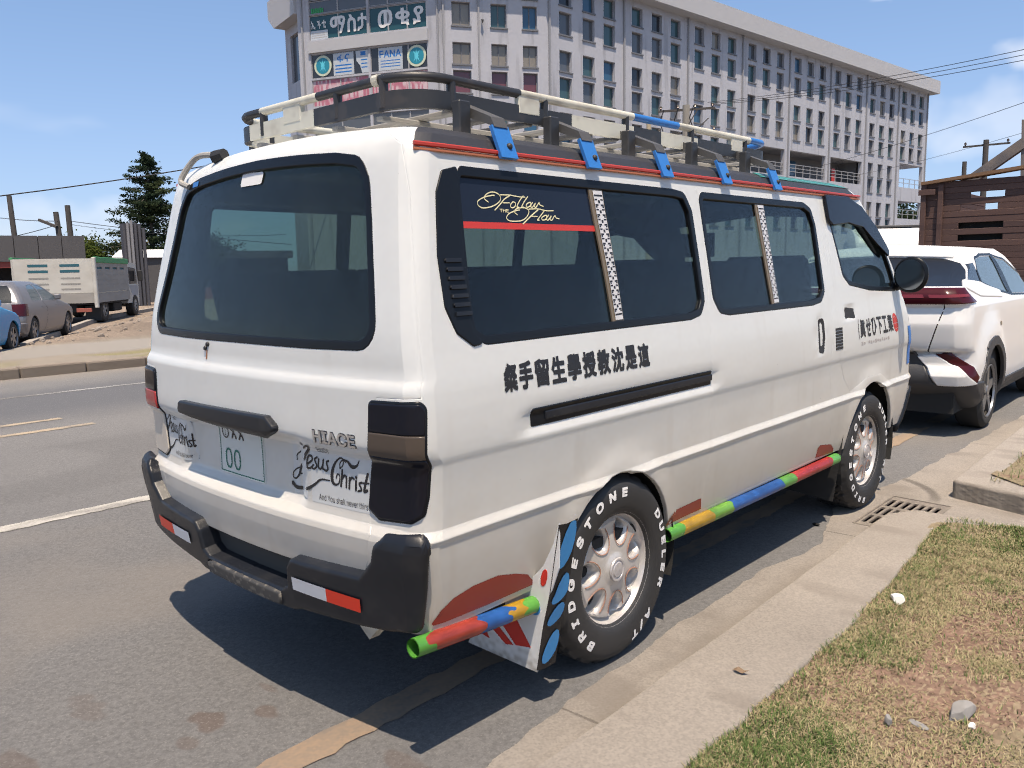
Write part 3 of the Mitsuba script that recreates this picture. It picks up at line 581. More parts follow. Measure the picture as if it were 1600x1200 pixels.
# interior lining, floor, wheel wells, underside
lin = sbox(0, .42, van.smax, 1.835) - g(win1, .012) - g(win2, .012) - g(fwin, .012) - g(shield, .01) - arch_r.buffer(.02) - arch_f.buffer(.02)
lin2 = shapely.union(lin, mir(lin)) - g(rwin, .012)
vpart('interior_lining', vskin(lin2, off=-.030, cell=(.12, .12)), 'interior_grey')
vpart('floor', cat([bevel_box(-.80, .80, .06, 4.05, .435, .47), bevel_box(-.70, .70, .30, 3.9, .30, .42)]), 'under_black')
for sg in (1, -1):
    for cy, a in ((WY, .375), (WFY, .41)):
        ph = np.linspace(-.35, math.pi + .35, 24); o = np.stack([np.zeros(24), cy + a * np.cos(ph), WZ + a * np.sin(ph)], -1)
        v = np.vstack([o + [sg * .835, 0, 0], o + [sg * .50, 0, 0]]); f = [[k, k + 1, k + 25] for k in range(23)] + [[k, k + 25, k + 24] for k in range(23)]
        disc = np.vstack([o + [sg * .52, 0, 0], [[sg * .52, cy, WZ]]]); fd = [[k, k + 1, 24] for k in range(23)]
        vpart('wheel_well', cat([TM(v, f), TM(disc, fd)]), 'under_black', False)
# roof side band, gutter, teal front edge
for sg in (1, -1):
    band = sbox(.845, 1.757, 4.95, 1.832); teal = sbox(3.20, 1.826, 5.1, 1.84)
    bn = band if sg > 0 else mir(band)
    vpart('roof_side_band', vskin(bn, off=.003, depth=.003), 'roof_band')
    ps = van.surf(np.stack([sg * np.linspace(.845, 5.0, 60), np.full(60, 1.752)], -1), .010)
    gk_ = vpart('rain_gutter', tube(ps, .0070, 6), 'gutter_red').split('__', 1)[1]; vpart(gk_ + '__lip', tube(ps + [0, 0, -.014], .0045, 6), 'gutter_reflection')  # the lower orange tube stands in for the red rail's reflection
    t2 = sbox(3.15, 1.800, 5.0, 1.838)
    vpart('roof_front_trim', vskin(t2 if sg > 0 else mir(t2), off=.007, depth=.006), 'roof_teal', label='teal striped trim along the front of the roof')


# windows: rubber seal (> glass) and what is stuck on the glass
def window(name, outer, w, mat, sg=1, label=None, off=.002):
    inner = outer.buffer(-w); q = (lambda p: p) if sg > 0 else mir
    k = vpart(name, vskin(q(inner.buffer(.012)), off=-.010, cell=(.08, .08)), mat, True, label=label).split('__', 1)[1]
    vpart(k + '__seal', vskin(q(outer.buffer(.004) - inner), off=off, cell=(.06, .06), b=.004, depth=.016), 'black_trim')
    return k, inner


rw, rin = window('rear_window', rwin, .016, 'glass_rear', label='dusty tinted rear window')
vpart(rw + '__sticker', vskin(arc_poly([(-.118, 1.688), (-.112, 1.722), (.050, 1.718), (.040, 1.688)], .008), off=-.006, cell=(.1, .1)), 'ink_white', False, label='small white sticker at the top of the glass')
vpart(rw + '__blue_tape', vskin(sbox(-.56, 1.716, -.50, 1.730), off=.004, cell=(.1, .1)), 'rack_blue', False)
for sg in (1, -1):
    q = (lambda p: p) if sg > 0 else mir
    s1, i1 = window('side_window', win1, .016, 'glass_side', sg); s2, i2 = window('side_window', win2, .016, 'glass_side', sg); s3, i3 = window('door_window', fwin, .015, 'glass_door', sg)
    for key, P4 in ((s1, [(1.787, 1.679), (1.864, 1.679), (1.877, 1.240), (1.812, 1.238)]), (s2, [(3.010, 1.676), (3.095, 1.676), (3.112, 1.241), (3.040, 1.239)])):
        st = Polygon(P4); vpart(key + '__divider', vskin(q(st), off=-.002, depth=.006, cell=(.1, .1)), 'strip_bronze')
        a, b_, c_, d_ = map(np.array, P4); mk = lambda u, v: (a * (1 - u) + b_ * u) * (1 - v) + (d_ * (1 - u) + c_ * u) * v
        if sg > 0:
            u0, u1 = (.24, .92)
            vpart(key + '__divider_strip', vskin(Polygon([mk(u0, .01), mk(u1, .01), mk(u1, .99), mk(u0, .99)]), off=.0005, cell=(.1, .1)), 'strip_white')
            bars = []; N = 26
            for k in range(N):
                v0 = .03 + .94 * k / N; dv = .94 / N
                def R(ua, ub, va, vb): bars.append(Polygon([mk(u0 + (u1 - u0) * ua, v0 + dv * va), mk(u0 + (u1 - u0) * ub, v0 + dv * va), mk(u0 + (u1 - u0) * ub, v0 + dv * vb), mk(u0 + (u1 - u0) * ua, v0 + dv * vb)]))
                if k in (0, N - 1): R(.06, .94, .2, .55)
                elif k % 2: R(.04, .32, .05, .35); R(.68, .96, .05, .35); R(.40, .60, .3, .9)
                else: R(.04, .36, .1, .45); R(.64, .96, .1, .45); R(.04, .22, .5, .8); R(.78, .96, .5, .8)
            vpart(key + '__divider_pattern', vskin(bars, off=.0012, cell=(.1, .1)), 'ink_black', False)
    if sg > 0:
        sunb = i1.intersection(Polygon([(1.0, 1.72), (1.795, 1.72), (1.795, 1.562), (1.0, 1.562)]))
        vpart(s1 + '__sun_strip', vskin(sunb, off=-.0085, cell=(.1, .06)), 'tint_film', True, label='dark film with gold script across the top of the glass')
        vpart(s1 + '__red_stripe', vskin(i1.intersection(sbox(1.0, 1.545, 1.797, 1.564)), off=-.0075, cell=(.1, .1)), 'ink_red', False)
        vpart(s1 + '__script_lettering', vskin([brush(FLOW, .0034), fit(latin('THE', .01, True), 1.322, 1.594, 1.369, 1.6035)], off=-.0068, cell=(.2, .2)), 'ink_gold', False)
        qt = arc_poly([(1.022, 1.704), (.944, 1.691), (.922, 1.637), (.924, 1.466), (.950, 1.327), (.996, 1.255), (1.069, 1.216), (1.138, 1.222), (1.075, 1.26), (1.060, 1.40), (1.045, 1.60)], .012)
        qk = vpart('air_vent_panel', vskin(qt - g(win1, .002), off=.005, b=.004, depth=.01), 'black_trim', label='black vent panel behind the rear side window').split('__', 1)[1]
        for k in range(7):
            z = 1.452 - k * .0245
            x0 = .948 + .007 * k
            vpart(qk + '__louvre', vskin(sbox(x0, z - .0045, x0 + .075, z + .0045), off=.011, b=.002, depth=.006, cell=(.1, .1)), 'bumper_plastic')
    vis = arc_poly([(3.80, 1.735), (3.805, 1.623), (3.86, 1.604), (4.30, 1.618), (4.70, 1.60), (4.83, 1.50), (4.925, 1.44), (4.965, 1.47), (4.955, 1.60), (4.88, 1.70), (4.70, 1.738)], .015)
    vpart('wind_visor', vskin(q(vis), off=.022, cell=(.05, .04), b=.004, depth=.012), 'lens_smoked', label='smoked wind deflector over the right front door window' if sg > 0 else None)
vpart('windscreen', vskin(shapely.union(shield.buffer(.01), affinity.scale(shield.buffer(.01), -1, 1, origin=(van.smax, 0))) & sbox(0, 0, van.smax, 9), off=-.01, cell=(.12, .1)), 'glass_door', True)
vpart('windscreen', vskin(mir(shield.buffer(.01) & sbox(0, 0, van.smax, 9)), off=-.01, cell=(.12, .1)), 'glass_door', True)

# tail lights
for sg in (1, -1):
    q = (lambda p: p) if sg > 0 else mir
    k = vpart('tail_light', vskin(q(tail), off=.004, b=.006, depth=.02), 'black_trim', label='smoked black tail light' if sg > 0 else 'red tail light').split('__', 1)[1]
    for nm, t0, t1, mat in (('lens', .997, 1.075, 'lens_smoked' if sg > 0 else 'lens_smoked'), ('lens', .930, .988, 'lens_band' if sg > 0 else 'lens_red'), ('lens', .742, .922, 'lens_smoked' if sg > 0 else 'lens_clear')):
        vpart(f'{k}__{nm}', vskin(q(tail.buffer(-.006) & sbox(0, t0, 2, t1)), off=.009, b=.004, depth=.008), mat)

# rear bumper
hb = [(0, .382), (.30, .385), (.34, .398), (.62, .416), (.75, .430), (.822, .445), (.838, .60), (.846, .688), (.74, .684), (.715, .668), (.703, .625), (.640, .560), (.32, .546), (.300, .520), (.290, .450), (.245, .424), (0, .424)]
bpoly = shapely.union(arc_poly(hb, .012), sbox(-.01, .386, .1, .422)); bpoly = shapely.union(bpoly, mir(bpoly))
bk = vpart('rear_bumper', vskin(bpoly, off=.042, cell=(.04, .03), b=.013, depth=.075), 'bumper_plastic', 40, label='dusty black plastic rear bumper with a middle step').split('__', 1)[1]
vpart(bk + '__step', vskin(sbox(-.235, .388, .235, .420), off=.052, b=.010, depth=.10, cell=(.04, .04)), 'bumper_step')
for sg in (1, -1):
    x0, x1, xm = (.323, .640, .490) if sg > 0 else (-.690, -.372, -.53)
    for a, b_, mat in ((x0, xm, 'reflector_white' if sg > 0 else 'reflector_red'), (xm, x1, 'reflector_red' if sg > 0 else 'reflector_white')):
        if sg < 0: a, b_ = (a, b_)
        vpart(bk + '__reflector', vskin(sbox(a, .4585, b_, .503), off=.0468, cell=(.05, .05)), mat, False)
vpart(bk + '__mount', vskin(sbox(-.87, .41, .87, .57), off=-.11), 'under_black')
vpart('tow_bracket', cat([hull([(.42, .10, .37), (.60, .10, .38), (.52, .10, .30), (.42, .14, .37), (.60, .14, .38), (.52, .14, .30)])]), 'rack_cream', False, label='bent pale bracket under the rear bumper')

# handle bar over the number plate, plate, badge, stickers
hbp = arc_poly([(-.385, .953), (-.374, .981), (.215, .988), (.262, .958), (.20, .946)], .006)
k = vpart('plate_light_bar', vskin(hbp, off=.024, cell=(.05, .05), b=.008, depth=.035), 'bumper_plastic', 40, label='dark bar above the number plate').split('__', 1)[1]
k = vpart('number_plate', vskin(arc_poly([(-.222, .742), (-.215, .928), (.085, .928), (.085, .742)], .008), off=.004, depth=.004), 'plate_white', False, label='white plate with green numerals').split('__', 1)[1]
fr = Polygon([(-.216, .747), (-.210, .923), (.080, .923), (.080, .747)])
vpart(k + '__border', vskin(fr - fr.buffer(-.004), off=.0052, cell=(.2, .2)), 'ink_green', False)
nums = [fit(latin(c, .08, False), x, .762, x + .048, .836) for c, x in (('0', -.178), ('0', -.118))]
vpart(k + '__numeral', vskin(nums[0], off=.0054, cell=(.2, .2)), 'ink_green', False); vpart(k + '__numeral', vskin(nums[1], off=.0054, cell=(.2, .2)), 'ink_green', False)
ring = shapely.Point(-.165, .893).buffer(.024); top = [ring - ring.buffer(-.005), fit(latin('1', .03), -.169, .879, -.161, .907)] + [fit(glyph('አ'), -.125 + .05 * i, .873, -.088 + .05 * i, .913) for i in range(2)]
vpart(k + '__lettering', vskin(top, off=.0054, cell=(.2, .2)), 'ink_black', False)
h5 = latin('HIACE', .04, True); h5 = fit(h5, .432, .938, .612, .974); h5 = affinity.skew(h5, xs=-6, origin=(.52, .95))
vpart('badge', vskin(h5, off=.004, cell=(.2, .2), depth=.005), 'chrome'); vpart('badge_outline', vskin(h5.buffer(.0022) - h5, off=.0012, cell=(.2, .2)), 'ink_black', False)
jesus = [brush(JESUS, .0068), fit(latin('ENJOY', .01), .424, .902, .476, .920), fit(latin('And You shall never thirst', .01), .419, .752, .640, .772)]
for sg in (1, -1):
    tr = (lambda p: p) if sg > 0 else (lambda p: affinity.translate(affinity.scale(p, .72, .92, origin=(.45, .84)), -1.0, -.006))
    film = Polygon([(.252, .913), (.252, .742), (.640, .742), (.662, .915)]); film = tr(film) - (tail.buffer(.004) if sg > 0 else mir(tail).buffer(.004))
    k = vpart('sticker', vskin(film, off=.0008, cell=(.05, .05)), 'sticker_film', True, label='silver sticker with black script at the right of the plate' if sg > 0 else 'silver sticker with black script at the left of the plate').split('__', 1)[1]
    lt = shapely.union_all([tr(p) for p in jesus]); lt = lt & (sbox(-.752, .5, -.1, 1.2) if sg < 0 else sbox(.2, .5, .664, 1.2))
    vpart(k + '__lettering', vskin(lt, off=.0018, cell=(.06, .06)), 'ink_black', False)
vpart('grille_badge', vskin(arc_poly([(-.585, .553), (-.585, .568), (-.43, .560), (-.43, .545)], .003), off=.003, depth=.003), 'chrome')
vpart('tailgate_lock', cat([moved(trimesh.creation.icosphere(1, .009), van.surf(np.array([[-.222, 1.182]]))[0]), moved(trimesh.creation.icosphere(1, .009), van.surf(np.array([[-.205, 1.190]]))[0] + [0, 0, .006])]), 'ink_black')
st = van.surf(np.array([[-.21, 1.176], [-.212, 1.16], [-.215, 1.145]]), .002)
vpart('rust_streak', tube(st, .0022, 5), 'copper_line')
# wiper-like mirror arm at the rear left of the roof
A0 = van.surf(np.array([[-.60, 1.722], [-.67, 1.740], [-.64, 1.80], [-.54, 1.815], [-.43, 1.815]]), 0) + np.array([[0, -.005, 0], [0, -.02, .01], [0, -.02, .028], [0, -.02, .022], [0, -.010, .0]])
k = vpart('rear_mirror_arm', tube(spline(A0, 6),   .011, 8), 'rack_light', label='bent silver tube arm at the rear left corner of the roof').split('__', 1)[1]
vpart(k + '__base', tube(van.surf(np.array([[-.44, 1.80], [-.38, 1.808]]), .012), [.026, .020], 8), 'rubber')

# right side: track, handles, lettering, painted corners, vent
vpart('door_track', cat([vskin(arc_poly([(1.350, .950), (1.350, 1.000), (2.444, 1.000), (2.444, .950)], .006), off=.003, b=.004, depth=.012)]), 'black_trim', label='black sliding-door track')
vpart('door_track__groove', vskin(sbox(1.415, .966, 2.446, .988), off=.0088, b=.003, depth=.006), 'bumper_plastic')
vpart('slide_handle', vskin(arc_poly([(3.530, 1.138), (3.572, 1.142), (3.578, 1.05), (3.558, .970), (3.515, .978), (3.522, 1.06)], .014), off=.002, b=.003, depth=.02), 'rubber')
vpart('door_handle', vskin(arc_poly([(3.890, 1.178), (4.045, 1.166), (4.022, 1.122), (3.876, 1.128)], .015), off=.003, b=.004, depth=.02), 'rubber')
for k in range(7):
    vpart('pillar_vent', vskin(sbox(3.722, .972 + .0165 * k, 3.812, .982 + .0165 * k), off=.003, b=.002, depth=.004, cell=(.2, .2)), 'rubber')
zh = []
for i, ch in enumerate('粲手留生學授教沈是這'):
    x0 = 1.214 + i * .0800; zh.append(fit(glyph(ch), x0, 1.070, x0 + .066, 1.150).buffer(.0022))
for z_ in zh: vpart('side_lettering__character', vskin(z_, off=.0014, cell=(.08, .04)), 'ink_black', False)
tag(f'{VN}__side_lettering', 'row of black characters below the rear side window')
dl = []
for i, ch in enumerate('眞せひ下工業'):
    x0 = 4.085 + i * .100; dl.append(fit(glyph(ch), x0, 1.008, x0 + .082, 1.104).buffer(.002))
dl.append(Polygon([(4.060, 1.11), (4.050, 1.06), (4.060, 1.00), (4.066, 1.00), (4.058, 1.06), (4.066, 1.11)]))
for z_ in dl: vpart('door_lettering__character', vskin(z_, off=.0014, cell=(.08, .04)), 'ink_black', False)
tag(f'{VN}__door_lettering', 'black characters on the front door')
dot = affinity.scale(shapely.Point(0, 0).buffer(1, 24), .046, .056); dot = affinity.translate(dot, 4.722, 1.055)
dot = dot - sbox(4.6, 1.050, 4.9, 1.053) - affinity.translate(affinity.scale(shapely.Point(0, 0).buffer(1).boundary.buffer(.05), .030, .038), 4.722, 1.055)
vpart('door_lettering__emblem', vskin(dot, off=.0014, cell=(.08, .04)), 'ink_red', False)
vpart('door_lettering__small_print', vskin([sbox(4.092 + .0385 * i, .964 + .004 * (i % 2), 4.092 + .0385 * i + .026, .984 - .003 * (i % 3)) for i in range(13) if i != 2], off=.0014, cell=(.2, .1)), 'ink_grey', False)
for P5 in ([(.850, .432), (.885, .475), (.935, .498), (1.025, .511), (1.160, .511), (1.260, .492), (1.330, .471), (1.375, .425), (1.10, .425)],
           [(2.118, .425), (2.150, .455), (2.199, .473), (2.397, .477), (2.411, .424)], [(3.564, .420), (3.572, .472), (3.600, .484), (3.744, .463), (3.800, .430), (3.805, .405)]):
    vpart('red_corner', vskin(arc_poly(P5, .006), off=.0016, cell=(.08, .05)), 'red_panel', True)
# front bumper, lamp, side mirror
fb = sbox(5.02, .36, van.smax, .62); vpart('front_bumper', vskin([fb, mir(fb)], off=.02, b=.02, depth=.06, cell=(.06, .05)), 'bumper_plastic')
fl = arc_poly([(5.03, .66), (5.03, .98), (5.45, .96), (5.45, .66)], .03)
for sg in (1, -1): vpart('headlight', vskin(fl if sg > 0 else mir(fl), off=.006, b=.006, depth=.02), 'lens_clear')
fb2 = sbox(4.93, .78, 5.03, 1.02); vpart('front_corner_tape', vskin(fb2, off=.003, cell=(.05, .05)), 'rack_blue', True)
for sg in (1, -1):
    c0 = np.array([sg * .915, 3.79, 1.325])
    e = trimesh.creation.icosphere(3); v = np.asarray(e.vertices) * [.095, .062, .105]; v[:, 1] = np.where(v[:, 1] < 0, v[:, 1] * .35, v[:, 1]); v = np.sign(v) * np.abs(v) ** .92 * np.array([.095, .062, .105]) ** .08
    k = vpart('side_mirror', TM(v + c0, e.faces), 'black_trim', True).split('__', 1)[1]
    vg = np.asarray(trimesh.creation.cylinder(1, .004, sections=36).vertices)
    vpart(k + '__mirror_glass', TM(np.stack([vg[:, 0] * .080, vg[:, 2] - .024, vg[:, 1] * .088], -1) + c0, trimesh.creation.cylinder(1, .004, sections=36).faces), 'chrome_dark')
    vpart(k + '__bracket', cat([tube([(sg * .79, 3.86, 1.25), (sg * .83, 3.87, 1.26), (sg * .89, 3.82, 1.29)], [.03, .024, .02], 8)]), 'black_trim')

# seats, wheel, dash
def seat(x, y, w, h=.62, z0=.47):
    cu = bevel_box(x - w / 2, x + w / 2, y, y + .46, z0 + .26, z0 + .42, .05); m = [cu, bevel_box(x - w / 2 + .06, x + w / 2 - .06, y + .08, y + .40, z0, z0 + .26, .01)]
    bk_ = bevel_box(-w / 2, w / 2, -.06, .06, 0, h, .055); v = np.asarray(bk_.vertices); v = v.copy(); v[:, 0] *= np.where(v[:, 2] > .4 * h, .90, 1.0); v[:, 1] -= v[:, 2] * .20
    m.append(TM(v + [x, y + .04, z0 + .36], bk_.faces)); return cat(m)


for y in (.42, 1.16, 1.90, 2.60):
    for x in (-.52, -.02, .48) if y < 1 else (-.54, -.08, .46):
        vpart('passenger_seat', seat(x, y, .46, .60), 'seat_fabric')
for x in (-.42, .42): vpart('front_seat', seat(x, 3.02, .50, .62), 'seat_fabric')
vpart('dashboard', bevel_box(-.74, .74, 3.70, 3.98, .85, 1.16, .05), 'interior_dark')
th = np.linspace(0, 2 * np.pi, 33); vpart('steering_wheel', tube(np.stack([-.42 + .19 * np.cos(th), 3.55 + .10 * np.sin(th), 1.13 + .16 * np.sin(th)], -1), .014, 6), 'interior_dark')
vpart('sun_visor_curtain', bevel_box(-.70, -.30, 3.66, 3.68, 1.46, 1.62, .005), 'rack_grey')

# running pipes
for sg in (1, -1):
    for a, b_, za, zb in ((.02, .60, .368, .325), (1.30, 2.985, .352, .340))[0 if sg > 0 else 1:]:
        ps = np.array([[sg * .825, a, za + .028], [sg * .825, (a + b_) / 2, (za + zb) / 2 + .026], [sg * .825, b_, zb + .028]])
        k = vpart('side_pipe', cat([tube(ps, .0275, 14, caps=False), tube(ps[::-1], .025, 14, caps=False)]), 'pipe_paint' if sg > 0 else 'rack_black', True, label='painted side pipe behind the rear wheel' if sg > 0 and a < 1 else 'painted side pipe below the sliding door' if sg > 0 else None)
# mud flaps
def flap(sg):
    X = np.array([[.520, .133], [.836, .128], [.866, .290], [.895, .404], [.932, .50], [.935, .645], [.912, .575], [.869, .493], [.80, .42], [.60, .42], [.541, .187]])
    m = slab(Polygon(X), plane_surf((0, .52, 0), (1, 0, 0), (0, 0, 1)), .006)
    return m if sg > 0 else TM(np.asarray(m.vertices) * [-1, 1, 1], m.faces[:, ::-1])


pf = plane_surf((0, .52, 0), (1, 0, 0), (0, 0, 1))
k = vpart('mud_flap', flap(1), 'flap_white', False, rake=False, label='white mud flap with red wedges and a blue and black edge').split('__', 1)[1]
for tri_ in ([(.567, .19), (.60, .222), (.625, .18)], [(.615, .235), (.650, .250), (.735, .19), (.70, .183)], [(.668, .265), (.735, .305), (.812, .205), (.745, .193)]):
    vpart(k + '__red_wedge', slab(Polygon(tri_), pf, .004, .0015), 'ink_red', False, rake=False)
# folded outer strip, turned forwards
es = np.array([[.837, .135], [.866, .290], [.895, .404], [.936, .640]]); ev = []
for x, z in es: ev += [[x, .517, z], [x + .010, .545, z], [x + .022, .585, z + .01]]
ef = []
for i in range(3):
    for j in range(2): a = i * 3 + j; ef += [[a, a + 1, a + 4], [a, a + 4, a + 3]]
vpart(k + '__edge_strip', TM(ev, ef), 'ink_black', False, rake=False)
for u, wv in ((.10, .19), (.38, .17), (.60, .16), (.84, .18)):
    qv = []; 
    for i, (uu, vv) in enumerate([(u + wv * (.15 + .62 * math.cos(w6) * (1.25 if math.cos(w6) > 0 else .8)), .58 + .40 * math.sin(w6 + .5)) for w6 in np.arange(14) * 2 * np.pi / 14]):
        x = np.interp(uu, [0, .33, .66, 1], es[:, 0]); z = np.interp(uu, [0, .33, .66, 1], es[:, 1]); qv.append([x + .004 + .022 * vv, .515 + .066 * vv, z + .01 * vv])
    vpart(k + '__blue_dot', TM(qv, [[0, i_, i_ + 1] for i_ in range(1, 13)]), 'flap_blue', False, rake=False)
vpart(k + '__blue_dot', slab(shapely.Point(.83, .345).buffer(.024), pf, .004, .0015), 'flap_blue', False, rake=False)
vpart(k + '__red_dot', slab(affinity.rotate(affinity.scale(shapely.Point(.872, .455).buffer(.02), .6, 1.5), -15), pf, .004, .0015), 'ink_red', False, rake=False)
vpart('mud_flap', flap(-1), 'rubber', False, rake=False)
fm = slab(Polygon([(.50, .16), (.80, .13), (.835, .40), (.50, .40)]), plane_surf((0, 3.02, 0), (1, 0, 0), (0, 0, 1)), .006); vpart('mud_flap', fm, 'rubber', False, rake=False)

# ---------------------------------------------------------------- wheels: x outwards, hub at the origin
def lathe_x(prof, n=72):
    """a profile of (x, r) turned round the x axis"""
    p = np.asarray(prof, float); th = np.arange(n) * 2 * np.pi / n; m = len(p)
    v = np.stack([np.repeat(p[:, 0], n), (p[:, 1:2] * np.cos(th)).ravel(), (p[:, 1:2] * np.sin(th)).ravel()], -1)
    f = []
    for k in range(m - 1):
        a = k * n + np.arange(n); b = k * n + (np.arange(n) + 1) % n
        f += [np.stack([a, b, b + n], -1), np.stack([a, b + n, a + n], -1)]
    return TM(v, np.vstack(f))


TYRE_X, TYRE_R = PC([.200, .212, .235, .270, .305, .325, .336], [.004, .016, .025, .028, .024, .010, -.010]), (.200, .336)


def tyre_mesh(r_out=.343, w=.215):
    """sidewalls, shoulders and a block tread"""
    n = 240; rs = np.linspace(.200, .334, 12); th = np.arange(n) * 2 * np.pi / n
    xo = TYRE_X(rs)
    prof = [(-.10, .195)] + [(x, r) for x, r in zip(xo, rs)]
    xs = np.linspace(-.012, -w + .012 + .02, 15)
    prof += [(x, r_out) for x in xs]
    prof += [(-w + .02 - (x), r) for x, r in zip(xo[::-1], rs[::-1])] + [(-w + .10, .195)]
    m = lathe_x(prof, n); v = np.asarray(m.vertices).copy(); k = np.repeat(np.arange(len(prof)), n); t = np.tile(np.arange(n), len(prof))
    i = k - 13; tr = (i >= 0) & (i < 15)
    groove = ((i % 4) == 1) | (((t + 2 * i) % 8) < 2)
    edge = (i <= 1) | (i >= 13)
    groove = np.where(edge, (t % 10) < 3, groove)
    rad = np.hypot(v[:, 1], v[:, 2]); nr = np.where(tr & groove, rad - .009, rad)
    sh = (k == 12) | (k == 28); nr = np.where(sh & ((t % 10) < 3), nr - .004, nr)
    v[:, 1:] *= (nr / rad)[:, None]
    return TM(v, m.faces)


def rim_mesh(nw=7, r1=.206):
    """a pressed disc with windows between the spokes"""
    nr, n = 40, 280; r = np.linspace(.0, r1, nr)[1:]; th = np.arange(n) * 2 * np.pi / n
    R, TH = np.meshgrid(r, th, indexing='ij')
    X = .004 - .012 * np.clip((R - .05) / .10, 0, 1) - .022 * np.exp(-((R - .186) / .006) ** 2) + .010 * np.clip((R - .192) / .006, 0, 1) + .010 * np.exp(-(R / .052) ** 6)
    ph = (TH * nw / (2 * np.pi)) % 1 - .5; wid = ph / nw * 2 * np.pi * R                    # sideways distance from a window's middle
    q = np.sqrt((wid / (.034 + .22 * (R - .13))) ** 2 + ((R - .140) / .047) ** 2)
    X -= .050 * (1 / (1 + np.exp((q - .80) * 11)))
    v = np.stack([X.ravel(), (R * np.cos(TH)).ravel(), (R * np.sin(TH)).ravel()], -1); m = len(r); f = []
    for k in range(m - 1):
        a = k * n + np.arange(n); b = k * n + (np.arange(n) + 1) % n; f += [np.stack([a, b, b + n], -1), np.stack([a, b + n, a + n], -1)]
    c = len(v); v = np.vstack([v, [[.014, 0, 0]]]); f.append(np.stack([np.full(n, c), np.arange(n), (np.arange(n) + 1) % n][::1], -1))
    lip = lathe_x([(-.02, r1 - .004), (.008, r1 - .001), (.012, r1 + .002), (.010, r1 + .005), (-.02, r1 + .005)], 96)
    return cat([TM(v, np.vstack(f)), lip, lathe_x([(-.03, r1 - .002), (-.19, r1 - .01)], 48)])


def arc_text(text, a0, a1, r, h, bold=True):
    """letters set round the sidewall from angle a0 to a1, read clockwise from outside"""
    ws = [affinity.skew(affinity.scale(latin(c, h, bold), 1.5, 1, origin=(0, 0)).buffer(.0022), xs=8, origin=(0, 0)) if c != ' ' else sbox(0, 0, .010, .02) for c in text]; adv = [(p.bounds[2] - p.bounds[0]) for p in ws]; tot = sum(adv); gap = ((a0 - a1) * r - tot) / (len(ws) - 1); s, out = 0, []
    for p, w, c in zip(ws, adv, text):
        if c == ' ': s += w + gap; continue
        b = p.bounds; p = affinity.translate(p, -b[0] + s, 0); s += w + gap
        for g_ in rows(p.segmentize(.006)):
            v, f = tri2(g_); a = a0 - v[:, 0] / r; R = r - h / 2 + v[:, 1]; x = TYRE_X(np.clip(R, .205, .33)) + .0016
            m = TM(np.stack([x, R * np.cos(a), R * np.sin(a)], -1), f); out.append(m)
    return out


def build_wheel(name, x, y, side, z=.343, spin=0.0, full=True, mats=('rubber', 'silver_wheel')):
    """side +1: faces right"""
    cs, sn = math.cos(spin), math.sin(spin)
    def place_(m):
        v = np.asarray(m.vertices); yy = v[:, 1] * cs - v[:, 2] * sn; zz = v[:, 1] * sn + v[:, 2] * cs
        return TM(np.stack([x + side * v[:, 0], y + side * yy, z + zz], -1), m.faces)
    k = vpart(name, place_(TYRE), mats[0], 30, rake=False)
    if full: labels[k] = {'label': 'dusty tyre with raised white lettering on an alloy wheel'}
    k = k.split('__', 1)[1]
    vpart(k + '__rim', place_(RIM), mats[1], 30, rake=False)
    vpart(k + '__brake_shadow', place_(lathe_x([(-.045, .002), (-.05, .19)], 24)), 'dark_hole', False, rake=False)
    for i in range(7):
        a = (i + .5) * 2 * np.pi / 7; c = np.array([-.040, .132 * math.cos(a), .132 * math.sin(a)]); u = np.array([0, math.cos(a), math.sin(a)]); w = np.array([0, -math.sin(a), math.cos(a)])
        t = np.arange(14) * 2 * np.pi / 14; v = np.vstack([c + np.outer(.027 * np.cos(t), u) + np.outer(.020 * np.sin(t), w), [c]])
        vpart(k + '__vent_hole', place_(TM(v, [[j, (j + 1) % 14, 14] for j in range(14)])), 'dark_hole', False, rake=False)
        if full:
            t = np.linspace(-1.9, 1.9, 17); rr_ = .140 - .054 * np.cos(t) + .02 * np.maximum(0, -np.cos(t)); aa = a + (.042 + .20 * (rr_ - .13)) * np.sin(t) / rr_
            xx = np.interp(rr_, [.05, .15, .18], [.006, -.006, -.010]) + .001
            vpart(k + '__pin_stripe', place_(tube(np.stack([xx, rr_ * np.cos(aa), rr_ * np.sin(aa)], -1), .0015, 5)), 'copper_line', False, rake=False)
    vpart(k + '__hub_cap', place_(lathe_x([(.013, .044), (.018, .041), (.018, .034), (.014, .032), (.019, .026), (.021, .001)], 36)), 'cap_grey', 30, rake=False)
    if full:
        for m_ in sum([arc_text('BRIDGESTONE', math.radians(242), math.radians(88), .284, .028), arc_text('DUELER', math.radians(44), math.radians(-22), .284, .028), arc_text('A/T', math.radians(-40), math.radians(-69), .284, .028)], []): vpart(k + '__letter', place_(m_), 'ink_white', False, rake=False)


P('cap_grey', (0.45, 0.43, 0.43), 0.35, metallic=0.3)
TYRE, RIM = tyre_mesh(), rim_mesh()
build_wheel('wheel', .818, WY, 1, spin=-.12); build_wheel('wheel', .812, WFY, 1, spin=.35)
build_wheel('wheel', -.800, WY, -1, full=False); build_wheel('wheel', -.800, WFY, -1, full=False)
vpart('axle', cat([tube([(-.75, WY, .30), (.75, WY, .30)], .05, 10), tube([(-.75, WFY, .30), (.75, WFY, .30)], .04, 10), tube([(-.3, .2, .30), (-.3, 3.2, .30)], .035, 8)]), 'under_black')

# ---------------------------------------------------------------- roof rack (bolted to the gutters: a part of the minibus)
HX, R0, R1, ZL, ZU = .53, .335, 2.74, 1.945, 2.012


